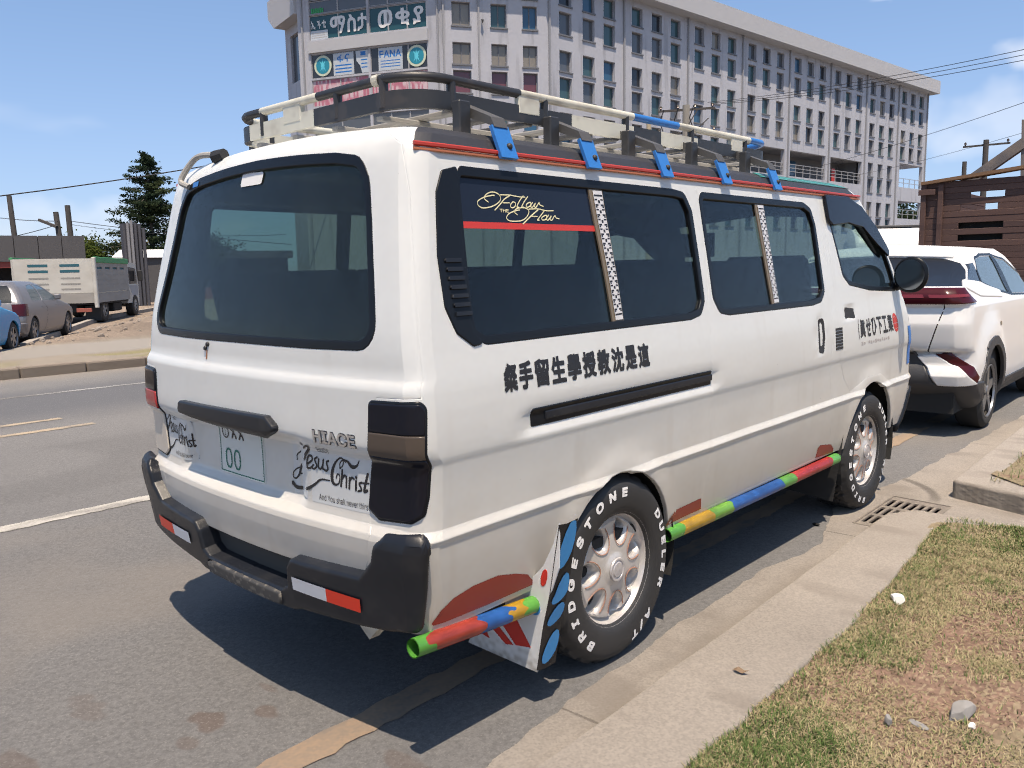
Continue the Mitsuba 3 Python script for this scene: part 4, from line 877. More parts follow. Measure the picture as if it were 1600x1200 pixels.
def loop_path(z, hx, y0, y1, r, n=7):
    pts = []
    for cx, cy, a0 in ((hx - r, y0 + r, -90), (hx - r, y1 - r, 0), (-hx + r, y1 - r, 90), (-hx + r, y0 + r, 180)):
        for a in np.radians(np.linspace(a0, a0 + 90, n)): pts.append([cx + r * math.cos(a), cy + r * math.sin(a), z])
    return np.array(pts + [pts[0]])


def seg_path(z, hx, y0, y1, r):
    p = loop_path(z, hx, y0, y1, r); d = np.linalg.norm(np.diff(p, axis=0), axis=1); s = np.concatenate([[0], np.cumsum(d)])
    def at(a, b):
        i = (s > a) & (s < b); q = np.vstack([[np.interp(a, s, p[:, k]) for k in range(3)], p[i], [np.interp(b, s, p[:, k]) for k in range(3)]]); return q
    return at, s[-1]


rk = 'roof_rack'; tag(f'{VN}__roof_rack', 'home-made roof rack painted in black, cream and blue sections')
for x, y in [(x, y) for x in (HX, -HX) for y in (.50, .95, 1.45, 1.95, 2.45)] + [(x, y) for x in (-.30, .16, .40) for y in (R0, R1)]: vpart(rk + '__upright', tube([(x, y, ZL - .02), (x, y, ZU)], .015, 8), 'rack_black', 35)


def flat_rail(path, w, h):
    """a flat bar standing on edge along the path"""
    p = np.asarray(path); t = np.gradient(p, axis=0); t /= np.linalg.norm(t, axis=1, keepdims=True); s = np.cross(t, [0, 0, 1.0])
    o = [(-w, -h), (w, -h), (w, h), (-w, h)]; v = np.concatenate([p + s * a + np.array([0, 0, b]) for a, b in o]); n = len(p); f = []
    for j in range(4):
        a = j * n + np.arange(n - 1); b = ((j + 1) % 4) * n + np.arange(n - 1); f += [np.stack([a, a + 1, b + 1], -1), np.stack([a, b + 1, b], -1)]
    f.append(np.array([[0, n, 2 * n], [0, 2 * n, 3 * n], [n - 1, 3 * n - 1, 2 * n - 1], [n - 1, 4 * n - 1, 3 * n - 1]]))
    return TM(v, np.vstack(f))


at, tot = seg_path(ZL, HX, R0, R1, .14); atu, totu = seg_path(ZU, HX, R0, R1, .14)
side = R1 - R0 - .28                     # the loop starts at the rear right corner, runs forward along the right side
c_ = .14 * math.pi / 2; r_right = c_; r_front = r_right + side; r_left = r_front + c_ + 2 * HX - .28 + c_; r_rear = r_left + side
E_ = tot
for a, b_, mat in ((0, c_ + .62, 'rack_black'), (c_ + .62, c_ + 1.02, 'rack_cream'), (c_ + 1.02, c_ + 1.22, 'rack_black'), (c_ + 1.22, c_ + 1.52, 'rack_cream'), (c_ + 1.52, r_left, 'rack_black'), (r_left, r_rear + .10, 'rack_cream'), (r_rear + .10, r_rear + .22, 'rack_black'), (r_rear + .22, r_rear + .64, 'rack_cream'), (r_rear + .64, E_ - 1e-4, 'rack_black')):
    vpart(rk + '__lower_rail', flat_rail(at(a, b_), .010, .028), mat, 30)
for a, b_, mat in ((0, c_ + .34, 'rack_black'), (c_ + .34, c_ + 1.02, 'rack_cream'), (c_ + 1.02, c_ + 1.36, 'rack_blue'), (c_ + 1.36, c_ + 2.02, 'rack_cream'), (c_ + 2.02, r_front + c_ + .1, 'rack_blue'), (r_front + c_ + .1, r_left, 'rack_black'), (r_left, r_rear + .08, 'rack_cream'), (r_rear + .08, r_rear + .30, 'rack_black'), (r_rear + .30, r_rear + .66, 'rack_cream'), (r_rear + .66, E_ - 1e-4, 'rack_black')):
    vpart(rk + '__upper_tube', tube(atu(a, b_), .0155, 10), mat, True)
for y, x, mat in ((.86, HX, 'rack_cream'), (2.36, HX, 'rack_cream'), (R0, -.10, 'rack_cream')):
    vpart(rk + '__gusset', bevel_box(x - .012 if y != R0 else x - .055, x + .012 if y != R0 else x + .055, y - .055 if y != R0 else y - .012, y + .055 if y != R0 else y + .012, ZL, ZU + .008, .004), mat)
vpart(rk + '__strap', tube([(.36, R0 - .002, ZU), (.385, R0, ZU)], .019, 10), 'rack_cream')
for i, y in enumerate(np.linspace(.52, 2.60, 13)):
    vpart(rk + '__cross_slat', bevel_box(-HX, HX, y - .022, y + .022, ZL - .035, ZL - .020, .003), 'rack_grey' if i % 3 else 'rack_light')
for x in (-.36, -.12, .12, .36): vpart(rk + '__long_slat', bevel_box(x - .016, x + .016, R0 + .01, R1 - .01, ZL - .052, ZL - .036, .003), 'rack_light')
for sg in (1, -1):
    for y in (.535, .965, 1.43, 1.90, 2.385):
        foot = bar((sg * .742, y, 1.752), (sg * .700, y, 1.852), .074, .012, up=(sg, 0, .4)); arm = hull([(sg * a, y + b_, c__) for a, c__ in ((.712, 1.848), (.695, 1.880), (HX, 1.950), (HX, 1.915)) for b_ in (-.030, .030)])
        k2 = vpart(rk + '__bracket', arm, 'rack_grey', 30)
        # sub-parts end at this level: the painted plate, its bolt and the post are siblings
        vpart(rk + '__bracket_plate', foot, 'rack_blue', 30)
        vpart(rk + '__bolt', moved(trimesh.creation.icosphere(1, .011), (sg * .732, y + .012, 1.790)), 'rubber', False)
        vpart(rk + '__post', bevel_box(sg * .60 - .018, sg * .60 + .018, y - .085, y - .035, 1.83, 1.935, .004), 'rack_black')

# ---------------------------------------------------------------- ground
def sheet(x0, x1, y0, y1, z):
    return TM([[x0, y0, z], [x1, y0, z], [x1, y1, z], [x0, y1, z]], [[0, 1, 2], [0, 2, 3]])


def asphalt(p, n, uv):
    a = fbm(p.x * 0.7, p.y * 0.45, 0, 4); b = noise(p.x * 90, p.y * 90, 0); c = noise(p.x * 240, p.y * 240, 3)
    col = mix((0.095, 0.0945, 0.096), (0.126, 0.1250, 0.1255), a)
    col = col * (0.78 + 0.28 * b + 0.22 * c)
    col = mix(col, (0.165, 0.148, 0.13), 0.40 * smoothstep(0.52, 0.80, fbm(p.x * 0.9 + 5, p.y * 0.9, 0, 4)) * smoothstep(-4.5, -1.0, p.x))
    far = smoothstep(-6.0, -7.4, p.x) * (1 - smoothstep(-8.6, -9.6, p.x))
    col = mix(col, (0.062, 0.066, 0.076), 0.75 * far)
    col = mix(col, (0.16, 0.142, 0.12), 0.55 * smoothstep(-9.6, -10.7, p.x + 0.5 * (noise(p.y * 2, p.x) - 0.5)))
    for cx, cy, rx, ry, k in ((0.06, -0.22, .075, .05, .8), (.16, -.07, .06, .035, .7), (.13, -.33, .05, .03, .5), (.74, .03, .10, .04, .5), (-.16, -.72, .12, .05, .55), (-.34, -.44, .10, .05, .35), (.02, .02, .05, .02, .5)):
        q = dr.square((p.x - cx) / rx) + dr.square((p.y - cy) / ry) + 1.2 * (noise(p.x * 22, p.y * 22, 0) - 0.5)
        col = mix(col, (0.085, 0.060, 0.048), 0.75 * k * (1 - smoothstep(0.5, 1.3, q)))
    lt = smoothstep(0.80, 0.90, noise(p.x * 170, p.y * 170, 6)); col = mix(col, (0.19, 0.186, 0.18), 0.35 * lt)
    patch = smoothstep(0.50, 0.56, noise(p.x * 0.9 + 11, p.y * 0.35, 4)) * (1 - smoothstep(-3.4, -3.2, p.x)) * smoothstep(-5.2, -5.0, p.x); col = col * (1 - 0.10 * patch)
    crack = dr.abs(p.y - 0.9 - 0.06 * dr.sin(p.x * 2.2) - 0.05 * noise(p.x * 9, 3, 0) - 0.15 * p.x); cr2 = dr.abs(p.x + 4.3 + 0.10 * noise(p.y * 3, 8, 0))
    col = col * (1 - 0.35 * (1 - smoothstep(0.0, 0.008, cr2)) * smoothstep(0.35, 0.55, noise(p.y * 0.6, 4, 0)))
    return col


bump('asphalt', proc(asphalt), 0.88, lambda p: noise(p.x * 130, p.y * 130, 1) + 0.6 * noise(p.x * 320, p.y * 320, 2), 0.0008, 1e-3, specular=0.3)
GRATE = Polygon([(.930, 3.080), (1.250, 3.060), (1.275, 3.735), (.935, 3.775)])


def holed(x0, x1, y0, y1, z):
    v, f = tri2(sbox(x0, y0, x1, y1) - GRATE.buffer(-.002)); return TM(np.column_stack([v, np.full(len(v), z)]), ccw(v, f))


add('road', holed(-60, 1.10, -60, 160, 0.0), 'asphalt'); tag('road', 'grey dusty asphalt road', None, None, 'structure')


def ground_far(p, n, uv):
    return mix((0.16, 0.135, 0.11), (0.115, 0.10, 0.08), fbm(p.x * 0.3, p.y * 0.3, 0, 4))


P('far_earth', proc(ground_far), 0.95)
add('ground', holed(-1500, 1500, -600, 1500, -0.05), 'far_earth'); tag('ground', 'dusty earth reaching to the horizon', None, None, 'structure')


# painted lines: worn, laid 4 mm up
def line_poly(x, y0, y1, w, seed, wear=.012):
    y = np.linspace(y0, y1, max(8, int((y1 - y0) / .05))); r = np.random.default_rng(seed)
    a = r.normal(0, wear, len(y)) * .5; b = r.normal(0, wear, len(y)) * .5
    L = np.stack([x - w / 2 + a, y], -1); Rr_ = np.stack([x + w / 2 + b, y], -1)
    return Polygon(np.vstack([Rr_, L[::-1]])).buffer(0)


def paint(c, k):
    return proc(lambda p, n, uv: mix(c, (0.12, 0.115, 0.108), dr.clip(k * smoothstep(0.42, 0.72, fbm(p.x * 7, p.y * 3.0, 1, 4)) + 0.35 * noise(p.x * 110, p.y * 110, 0), 0, 1)))


P('paint_white', paint((0.38, 0.365, 0.335), 0.5), 0.8); P('paint_yellow', paint((0.225, 0.165, 0.115), 1.1), 0.85); P('paint_yellow_pale', paint((0.29, 0.235, 0.17), 0.5), 0.85); P('paint_faint', paint((0.26, 0.26, 0.26), 0.9), 0.85)


def flat(poly, z, mat, key, cell=None, smooth=False):
    v, f = tri2(poly); return add(key, TM(np.column_stack([v, np.full(len(v), z)]), ccw(v, f)), mat, smooth)


for x, y0, y1, w, mat, sd, lab in ((-2.765, -14, 60, .125, 'paint_white', 1, 'white lane line painted on the road'), (-5.925, -14, 1.82, .11, 'paint_yellow_pale', 2, 'nearer of the two yellow centre lines'), (-6.515, -14, 1.73, .10, 'paint_yellow_pale', 3, 'farther of the two yellow centre lines'),
                               (-8.62, -14, 60, .085, 'paint_faint', 4, 'thin worn white line on the far side'), (.455, -8, 7.0, .115, 'paint_yellow', 5, 'worn orange bay line under the minibus')):
    k = flat(line_poly(x, y0, y1, w, sd), .004, mat, 'road_line'); tag(k, lab, None, None, 'structure')


# concrete gutter with a ragged edge over the asphalt
def concrete(p, n, uv):
    a = fbm(p.x * 3, p.y * 2, 0, 4); g_ = noise(p.x * 150, p.y * 150, 0)
    col = mix((0.190, 0.172, 0.153), (0.255, 0.231, 0.205), a) * (0.86 + 0.26 * g_)
    col = mix(col, (0.15, 0.132, 0.115), 0.55 * smoothstep(0.56, 0.78, fbm(p.x * 2.2 + 9, p.y * 5 + 3, 0, 4)))
    arc = dr.abs(dr.sqrt(dr.square(p.x - 0.55) + dr.square(p.y - 3.70)) - 0.62)
    col = col * (1 - 0.45 * (1 - smoothstep(0.01, 0.045, arc)) * smoothstep(3.7, 3.9, p.y) * smoothstep(0.7, 0.9, p.x))
    return col


def gutter_col(p, n, uv):
    c = concrete(p, n, uv) * 0.93
    e = smoothstep(0.93, 1.05, p.x + 0.10 * (fbm(p.x * 5, p.y * 5, 0, 3) - 0.5)) * (1 - smoothstep(2.9, 3.1, p.y))
    c = mix(c, (0.135, 0.118, 0.10), 0.55 * e * smoothstep(0.35, 0.6, fbm(p.x * 9, p.y * 3, 1, 3)))
    j = dr.minimum(dr.abs(p.y - 2.86), dr.abs(p.y - 0.55))
    return c * (1 - 0.4 * (1 - smoothstep(0.004, 0.012, j + 0.004 * noise(p.x * 40, p.y * 9, 0))))


bump('concrete_gutter', proc(gutter_col), 0.9, lambda p: fbm(p.x * 60, p.y * 60, p.z * 60, 3), 0.004, specular=0.3)
bump('concrete', proc(concrete), 0.9, lambda p: fbm(p.x * 60, p.y * 60, p.z * 60, 3), 0.004, specular=0.3)
yy = np.arange(-3, 40, .04); base = np.interp(yy, [-3, .16, .64, 1.06, 1.57, 2.13, 2.5, 2.67, 3.0, 3.3, 4.34, 7.28, 40], [.94, .91, .885, .865, .855, .862, .915, .915, .83, .75, .866, 1.02, 1.06])
rg = np.random.default_rng(3); w_ = meshkit.fbm(np.stack([yy * 6, yy * 0, yy * 0], -1), 4, 2) - .5
xl_ = base + .05 * w_ + .012 * (meshkit.noise(np.stack([yy * 30, yy * 0 + 5, yy * 0], -1)) - .5)
gut = Polygon(np.vstack([np.stack([xl_, yy], -1), [[1.30, 40], [1.30, 3.95], [1.80, 3.90], [3.5, 3.95], [3.5, 3.45], [1.7, 3.47], [1.055, 3.40], [1.055, -3]]])).buffer(0)
grate_out = Polygon([(.930, 3.080), (1.250, 3.060), (1.275, 3.735), (.935, 3.775)])
v2, f2 = grid_mesh(gut - grate_out, .35, .35); dz = .004 + .004 * np.clip(meshkit.fbm(np.column_stack([v2 * 3, v2[:, :1] * 0]), 3), 0, 1)
add('gutter', TM(np.column_stack([v2, dz]), f2), 'concrete_gutter', True); tag('gutter', 'concrete gutter strip along the road edge', None, None, 'structure')
# near kerb: a low concrete edging, slightly proud, with chipped edges
ky = np.arange(-3, 3.36, .06); kl = 1.055 + .010 * (meshkit.fbm(np.stack([ky * 5, ky * 0, ky * 0], -1), 3, 4) - .5); kr = np.interp(ky, [-3, .53, 1.05, 1.7, 2.6, 3.3], [1.36, 1.362, 1.372, 1.385, 1.35, 1.30]) + .03 * (meshkit.fbm(np.stack([ky * 6, ky * 0 + 3, ky * 0], -1), 4, 6) - .5)
kp = Polygon(np.vstack([np.stack([kl, ky], -1), [[1.16, 3.46], [1.40, 3.47], [1.68, 3.50]], [[1.66, 3.44], [1.38, 3.36]], np.stack([kr, ky], -1)[::-1]])).buffer(0)
ks = skin(kp, lambda q, off: np.column_stack([q, .026 + .006 * meshkit.fbm(np.column_stack([q * 4, q[:, :1] * 0]), 3) + np.broadcast_to(off, (len(q),))]), 0, (.12, .12), .012, .05)
add('kerb', ks, 'concrete', 40); tag('kerb', 'low concrete kerb edging beside the grass', None, None, 'structure')
# raised kerb past the drain
kp2 = arc_poly([(1.235, 3.955), (1.62, 3.815), (3.4, 3.70), (3.4, 3.93), (1.72, 4.02), (1.40, 4.25), (1.39, 14), (1.19, 14)], .025)
ks2 = skin(kp2, lambda q, off: np.column_stack([q, .112 + .008 * meshkit.fbm(np.column_stack([q * 5, q[:, :1] * 0]), 3) + np.broadcast_to(off, (len(q),))]), 0, (.12, .12), .018, .13)
add('kerb', ks2, 'concrete', 45); tag('kerb_001', 'raised concrete kerb past the drain grate', None, None, 'structure')


# verge: uneven red earth under thin grass
def verge_h(x, y):
    p = np.stack([x, y, x * 0], -1)
    return .018 + .05 * (meshkit.fbm(p * 1.3, 4, 1) - .45) + .022 * (meshkit.fbm(p * 11, 4, 8) - .5) + .02 * np.clip(x - 1.4, 0, 2)


def earth(p, n, uv):
    a = fbm(p.x * 1.6 + 4, p.y * 1.6, 0, 4); b = noise(p.x * 70, p.y * 70, 2)
    col = mix((0.140, 0.088, 0.066), (0.205, 0.145, 0.110), a) * (0.62 + 0.45 * b + 0.30 * noise(p.x * 23, p.y * 23, 5))
    col = mix(col, (0.26, 0.215, 0.145), 0.6 * smoothstep(0.66, 0.74, noise(p.x * 130, p.y * 60, 8)))
    return mix(col, (0.185, 0.160, 0.105), 0.75 * smoothstep(0.38, 0.58, fbm(p.x * 2.6, p.y * 2.6, 7, 4)))


bump('red_earth', proc(earth), 0.95, lambda p: fbm(p.x * 40, p.y * 40, p.z * 20, 4), 0.028, specular=0.2)
edge = lambda y: np.interp(y, [-3, .53, 1.05, 1.7, 2.6, 3.3], [1.36, 1.362, 1.372, 1.385, 1.35, 1.30])
vp = Polygon([(edge(-3) - .04, -3), (edge(.5) - .04, .5), (edge(1.7) - .04, 1.7), (edge(2.6) - .04, 2.6), (1.28, 3.41), (1.66, 3.47), (9, 3.45), (9, -3)])
vp2 = Polygon([(1.37, 4.2), (1.60, 3.98), (9, 3.8), (9, 60), (1.37, 60)])
vv, vf = grid_mesh(vp, .05, .05); v3, f3 = grid_mesh(vp2, .30, .30)
add('verge', TM(np.column_stack([vv, verge_h(vv[:, 0], vv[:, 1])]), vf), 'red_earth', True); tag('verge', 'red earth verge with thin grass', None, None, 'structure')
add('verge', TM(np.column_stack([v3, .09 + verge_h(v3[:, 0], v3[:, 1])]), f3), 'red_earth', True); tag('verge_001', 'red earth verge behind the raised kerb', None, None, 'structure')


def grass(key, n, region, zoff, lab, seed, big=1.0):
    r = np.random.default_rng(seed); x0, y0, x1, y1 = region; pts = []
    X = r.uniform(x0, x1, n * 5); Y = r.uniform(y0, y1, n * 5)
    p = np.stack([X, Y, X * 0], -1)
    dens = np.clip((meshkit.fbm(p * 2.1 + [0, 0, 3], 4, 11) - .34) * 5, 0.12, 1); bare = np.clip((meshkit.fbm(p * .9 + [2, 1, 7], 3, 21) - .34) * 6,   .34, 1)
    dist = X - edge(Y) if zoff == 0 else X - 1.38
    d = dens * bare; d = np.where(dist < .30, np.maximum(d, .60 * np.clip((meshkit.fbm(p * 3.3, 3, 31) - .40) * 5, .05, 1)), d); d = np.where(dist < .01, 0, d)
    keep = r.uniform(0, 1, len(X)) < d; X, Y, dist = X[keep][:n], Y[keep][:n], dist[keep][:n]; n = len(X)
    p = np.stack([X, Y, X * 0], -1)
    green = np.clip((meshkit.fbm(p * 2.6, 4, 41) - .45) * 5, 0, 1); green = np.clip(green + .30 * (dist < .16), 0, 1)
    a = r.uniform(0, 2 * np.pi, n); straw = r.uniform(0, 1, n) > (.12 + .50 * green); L = r.uniform(.010, .028, n) * big * (1 + .35 * green); lean = np.where(straw, r.uniform(.8, 1.45, n), r.uniform(.35, 1.2, n))
    w = r.uniform(.0010, .0021, n) * big
    z0 = zoff + verge_h(X, Y) - .003; dirv = np.stack([np.cos(a), np.sin(a)], -1); s = np.stack([-np.sin(a), np.cos(a)], -1)
    b = np.column_stack([X, Y, z0]); mid = b + np.column_stack([dirv * (L * .5 * np.sin(lean * .7))[:, None], L * .55 * np.cos(lean * .7)]); tip = mid + np.column_stack([dirv * (L * .6 * np.sin(lean * 1.15))[:, None], L * .5 * np.cos(np.minimum(lean * 1.15, 1.6))])
    sw = np.column_stack([s * w[:, None], np.zeros(n)])
    V = np.stack([b - sw, b + sw, mid - sw * .8, mid + sw * .8, tip], 1).reshape(-1, 3); k = np.arange(n)[:, None] * 5
    F = np.vstack([k + [0, 1, 3], k + [0, 3, 2], k + [2, 3, 4]])
    g1, g2, s1, s2 = (np.array(c) for c in ((.050, .092, .026), (.125, .17, .062), (.22, .19, .105), (.40, .345, .215)))
    t = r.uniform(0, 1, (n, 1)); col = np.where(straw[:, None], s1 + (s2 - s1) * t, g1 + (g2 - g1) * t)
    add(key, mikit.ply(TM(V, F), 'grass_blade', smooth=False, color=np.repeat(col, 5, 0)), None); tag(key, lab, None, None, 'stuff')


M('grass_blade', {'type': 'principledthin', 'base_color': {'type': 'mesh_attribute', 'name': 'vertex_color'}, 'roughness': 0.7, 'diff_trans': 0.6, 'specular': 0.1} if 0 else {'type': 'diffuse', 'reflectance': {'type': 'mesh_attribute', 'name': 'vertex_color'}})
grass('grass', 230000, (1.33, -.9, 3.9, 3.44), 0, 'short dry and green grass on the near verge', 5)
grass('dry_grass', 26000, (1.40, 4.0, 4.2, 12.0), .09, 'short grass behind the raised kerb', 6, 1.5)

# ---------------------------------------------------------------- drain grate
P('cast_iron', proc(lambda p, n, uv: mix((0.19, 0.166, 0.14), (0.11, 0.097, 0.085), fbm(p.x * 18, p.y * 18, 0, 3))), 0.75)
gk = 'drain_grate'; tag(gk, 'square slotted drain grate sunk in the concrete gutter', 'drain grate')
inner = grate_out.buffer(-.012); slots = []
def gpt(u, v): a, b, c, d = [np.array(k) for k in ((.930, 3.080), (1.250, 3.060), (1.275, 3.735), (.935, 3.775))]; return (a * (1 - u) + b * u) * (1 - v) + (d * (1 - u) + c * u) * v
for vr in (.10, .38, .66):
    for i in range(7):
        u = .09 + i * .125; v = vr; slots.append(Polygon([gpt(u, v), gpt(u + .050, v), gpt(u + .050, v + .21), gpt(u, v + .21)]).buffer(.004, 2))
cover = inner - shapely.union_all(slots)
add(gk + '__cover', slab(cover, lambda q, off: np.column_stack([q, .006 + np.broadcast_to(off, (len(q),))]), .010), 'cast_iron')
add(gk + '__frame', slab(grate_out - inner.buffer(.002), lambda q, off: np.column_stack([q, .009 + np.broadcast_to(off, (len(q),))]), .012), 'cast_iron')
add(gk + '__pit', cat([slab(grate_out.buffer(-.003) - grate_out.buffer(-.012), lambda q, off: np.column_stack([q, -.007 + np.broadcast_to(off, (len(q),))]), .2), slab(grate_out, lambda q, off: np.column_stack([q, -.2 + np.broadcast_to(off, (len(q),))]), .01)]), 'dark_hole')

# ---------------------------------------------------------------- loose things on the verge
def stone(key, x, y, r, mat, lab, cat_, seed, sc=(1, 1, .7), z=None):
    m = trimesh.creation.icosphere(3); v = np.asarray(m.vertices); rr_ = np.random.default_rng(seed)
    for _ in range(9):
        d = rr_.normal(size=3); d /= np.linalg.norm(d); h = rr_.uniform(.42, .80); k = v @ d; v = v - np.outer(np.clip(k - h, 0, None), d)
    v = v * (1 + .10 * (meshkit.fbm(v * 3 + seed, 3) - .5)[:, None]) * np.array(sc) * r
    a = rr_.uniform(0, 6); v = np.stack([v[:, 0] * math.cos(a) - v[:, 1] * math.sin(a), v[:, 0] * math.sin(a) + v[:, 1] * math.cos(a), v[:, 2]], -1)
    zz = (float(verge_h(np.array([x]), np.array([y]))[0]) if z is None else z) - v[:, 2].min() - .004
    k = add(key, TM(v + [x, y, zz], m.faces), mat, 25); tag(k, lab, cat_)


P('stone_white', (0.58, 0.58, 0.565), 0.8); P('stone_grey', proc(lambda p, n, uv: mix((0.14, 0.138, 0.138), (0.26, 0.253, 0.246), fbm(p.x * 30, p.y * 30, p.z * 30, 3))), 0.9); P('leaf_brown', (0.16, 0.11, 0.07), 0.8)
stone('stone', 1.465, 2.07, .034, 'stone_white', 'white stone on the grass near the kerb', 'stone', 1)
stone('stone', 1.180, 1.86, .020, 'stone_white', 'small white lump lying in the gutter', 'stone', 2, (1.2, .8, .5), .008)
stone('stone', 1.89, 1.25, .050, 'stone_grey', 'large grey rock on the grass at the right', 'stone', 3, (1.25, .75, .62))
stone('stone', 1.735, 1.07, .020, 'stone_grey', 'small upright grey stone left of the large rock', 'stone', 4, (.7, .7, 1.2))
stone('stone', 1.93, 1.205, .018, 'stone_white', 'small white chip in front of the large rock', 'stone', 5, (1.2, .8, .6))
stone('stone', 1.80, 1.13, .024, 'stone_grey', 'flat grey stone between the small stone and the rock', 'stone', 6, (1.5, .7, .4))
stone('stone', 1.74, .70, .030, 'stone_white', 'pale flat stone at the bottom edge of the grass', 'stone', 7, (1.6, .8, .4))
stone('stone', .79, 2.93, .018, 'dark_hole', 'dark clod at the asphalt edge by the van', 'clod', 8, (1.5, .8, .5), .004)
lf = [[-.03, 0, .034], [-.012, .010, .046], [.012, .008, .040], [.032, .002, .050], [.012, -.010, .036], [-.010, -.012, .040]]
k = add('dead_leaf', TM(np.array(lf) + [1.245, 1.085, 0], [[0, 1, 5], [1, 2, 4], [1, 4, 5], [2, 3, 4]]), 'leaf_brown'); tag(k, 'curled brown leaf lying on the kerb', 'leaf')

# ---------------------------------------------------------------- far side of the road
P('far_kerb_stone', proc(lambda p, n, uv: mix((0.17, 0.145, 0.12), (0.12, 0.098, 0.08), fbm(p.y * 2.5, p.z * 14, p.x * 4, 3))), 0.95)
for i in range(44):
    y = -12 + i * .92
    b = bevel_box(-10.95, -10.70, y, y + .905, -.04, .150 + .008 * math.sin(i * 1.7), .02)
    k = add('far_kerb__stone', b, 'far_kerb_stone')
tag('far_kerb', 'row of kerbstones along the far side of the road', None, None, 'structure')


def far_h(x, y):
    """the strip of earth and paving past the far kerb, with the heap of rubble"""
    p = np.stack([x, y, x * 0], -1); z = np.full(len(x), .135)
    z = np.where(x > -12.4, .120 + .06 * (meshkit.fbm(p * 2, 3, 2) - .4), z)
    # distance to the parked cars' kerb line
    d = ((x + 16.22) * .617 + (y - 4.71) * .787) * -1
    mound = np.clip((-15.0 - x) / 2.0, 0, 1) * np.clip(-d / 1.5, 0, 1)
    z = z + mound * (.10 + .30 * np.clip((y - 5) / 6, 0, 1) + .28 * (meshkit.fbm(p * 1.4, 4, 5) - .4))
    return np.where(d > 0, .05, z)


def far_col(p, n, uv):
    a = fbm(p.x * 2, p.y * 2, 0, 4); g_ = noise(p.x * 26, p.y * 26, 1)
    col = mix((0.12, 0.105, 0.088), (0.165, 0.145, 0.12), a)
    walk = smoothstep(-12.3, -12.7, p.x + 0.3 * (a - 0.5)) * (1 - smoothstep(-14.7, -15.1, p.x + 0.5 * (a - .5)))
    col = mix(col, (0.150, 0.140, 0.128), walk)
    gr = (1 - smoothstep(-12.0, -12.5, p.x + 0.6 * (a - .5))) * smoothstep(0.40, 0.62, fbm(p.x * 1.2 + 3, p.y * 0.8, 2, 4)) * smoothstep(1.5, 4.0, p.y)
    col = mix(col, (0.12, 0.11, 0.05), 0.8 * gr)
    mound = smoothstep(-15.0, -15.6, p.x)
    return mix(col, mix((0.10, 0.076, 0.06), (0.16, 0.127, 0.10), g_), mound * 0.75)


P('far_ground', proc(far_col), 0.95)
v2, f2 = grid_mesh(Polygon([(-10.92, -12), (-10.92, 28), (-60, 60), (-60, -12)]), .28, .28)
add('far_pavement', TM(np.column_stack([v2, far_h(v2[:, 0], v2[:, 1])]), f2), 'far_ground', 40); tag('far_pavement', 'earth, paving and rubble past the far kerb', None, None, 'structure')
rb = np.random.default_rng(12); ms = []
for i in range(420):
    x, y = -rb.uniform(15.2, 24), rb.uniform(4.2, 12.5)
    if ((x + 16.22) * .617 + (y - 4.71) * .787) < .1: continue
    m = trimesh.creation.icosphere(0); s = rb.uniform(.02, .10) * rb.uniform(.5, 1); v = np.asarray(m.vertices) * s * rb.uniform(.5, 1.2, 3); ms.append(TM(v + [x, y, far_h(np.array([x]), np.array([y]))[0] + s * .2], m.faces))
P('rubble', proc(lambda p, n, uv: mix((0.14, 0.11, 0.09), (0.30, 0.27, 0.24), noise(p.x * 3, p.y * 3, p.z * 9))), 0.95)
add('rubble', cat(ms), 'rubble'); tag('rubble', 'broken stones scattered over the earth heap', None, None, 'stuff')
ln = np.array([(-15.4, 4.30), (-16.22, 4.71), (-18.98, 6.2), (-25.58, 9.85), (-29.25, 12.77), (-36, 18)])
for a, b in zip(ln[:-1], ln[1:]):
    k = add('lot_kerb', bar((*a, .09), (*b, .09), .16, .18), 'concrete'); tag(k, 'pale kerb between the rubble and the parked vehicles', None, None, 'structure')
k = add('lot_line', bar((-16.9, 5.45, .054), (-18.9, 6.80, .054), .35, .004), 'paint_white'); tag(k, 'white stripe on the parking lane', None, None, 'structure')

# ---------------------------------------------------------------- the big office building
def facade_col(p, n, uv):
    a = fbm(p.x * 0.5, p.y * 0.5, p.z * 0.5, 4); s = fbm(p.x * 3, p.y * 3, p.z * 0.25, 3)
    col = mix((0.345, 0.355, 0.40), (0.405, 0.415, 0.455), a)
    return col * (1 - 0.22 * smoothstep(0.55, 0.8, s)) * (1 - 0.05 * noise(p.x * 9, p.y * 9, p.z * 9))


P('facade', proc(facade_col), 0.85)
P('facade_dark', (0.20, 0.20, 0.21), 0.9)
P('fascia', (0.38, 0.385, 0.405), 0.8)
P('sill_grey', (0.30, 0.30, 0.31), 0.85)
P('window_frame', (0.13, 0.135, 0.15), 0.6)
for k, c in (('pane_teal', (0.040, 0.085, 0.095)), ('pane_grey', (0.085, 0.095, 0.11)), ('pane_dark', (0.022, 0.026, 0.034)), ('pane_curtain', (0.20, 0.18, 0.15)), ('pane_blue', (0.03, 0.09, 0.16)), ('pane_maroon', (0.13, 0.045, 0.055))):
    P(k, c, 0.10, specular=0.6)
P('downpipe', (0.25, 0.255, 0.275), 0.6)
P('sign_teal', (0.012, 0.065, 0.085), 0.4); P('banner_pink', proc(lambda p, n, uv: mix((0.40, 0.14, 0.19), (0.52, 0.40, 0.43), smoothstep(0.4, 0.7, noise(p.x * 9, p.y * 9, p.z * 2)))), 0.6)
P('banner_white', (0.42, 0.46, 0.50), 0.5); P('emblem_cream', (0.50, 0.55, 0.42), 0.5); P('emblem_teal', (0.02, 0.22, 0.30), 0.4); P('emblem_light', (0.10, 0.50, 0.62), 0.4); P('sign_green', (0.03, 0.30, 0.10), 0.5)
P('rail_metal', (0.30, 0.30, 0.31), 0.5)
OB = 'office_building'
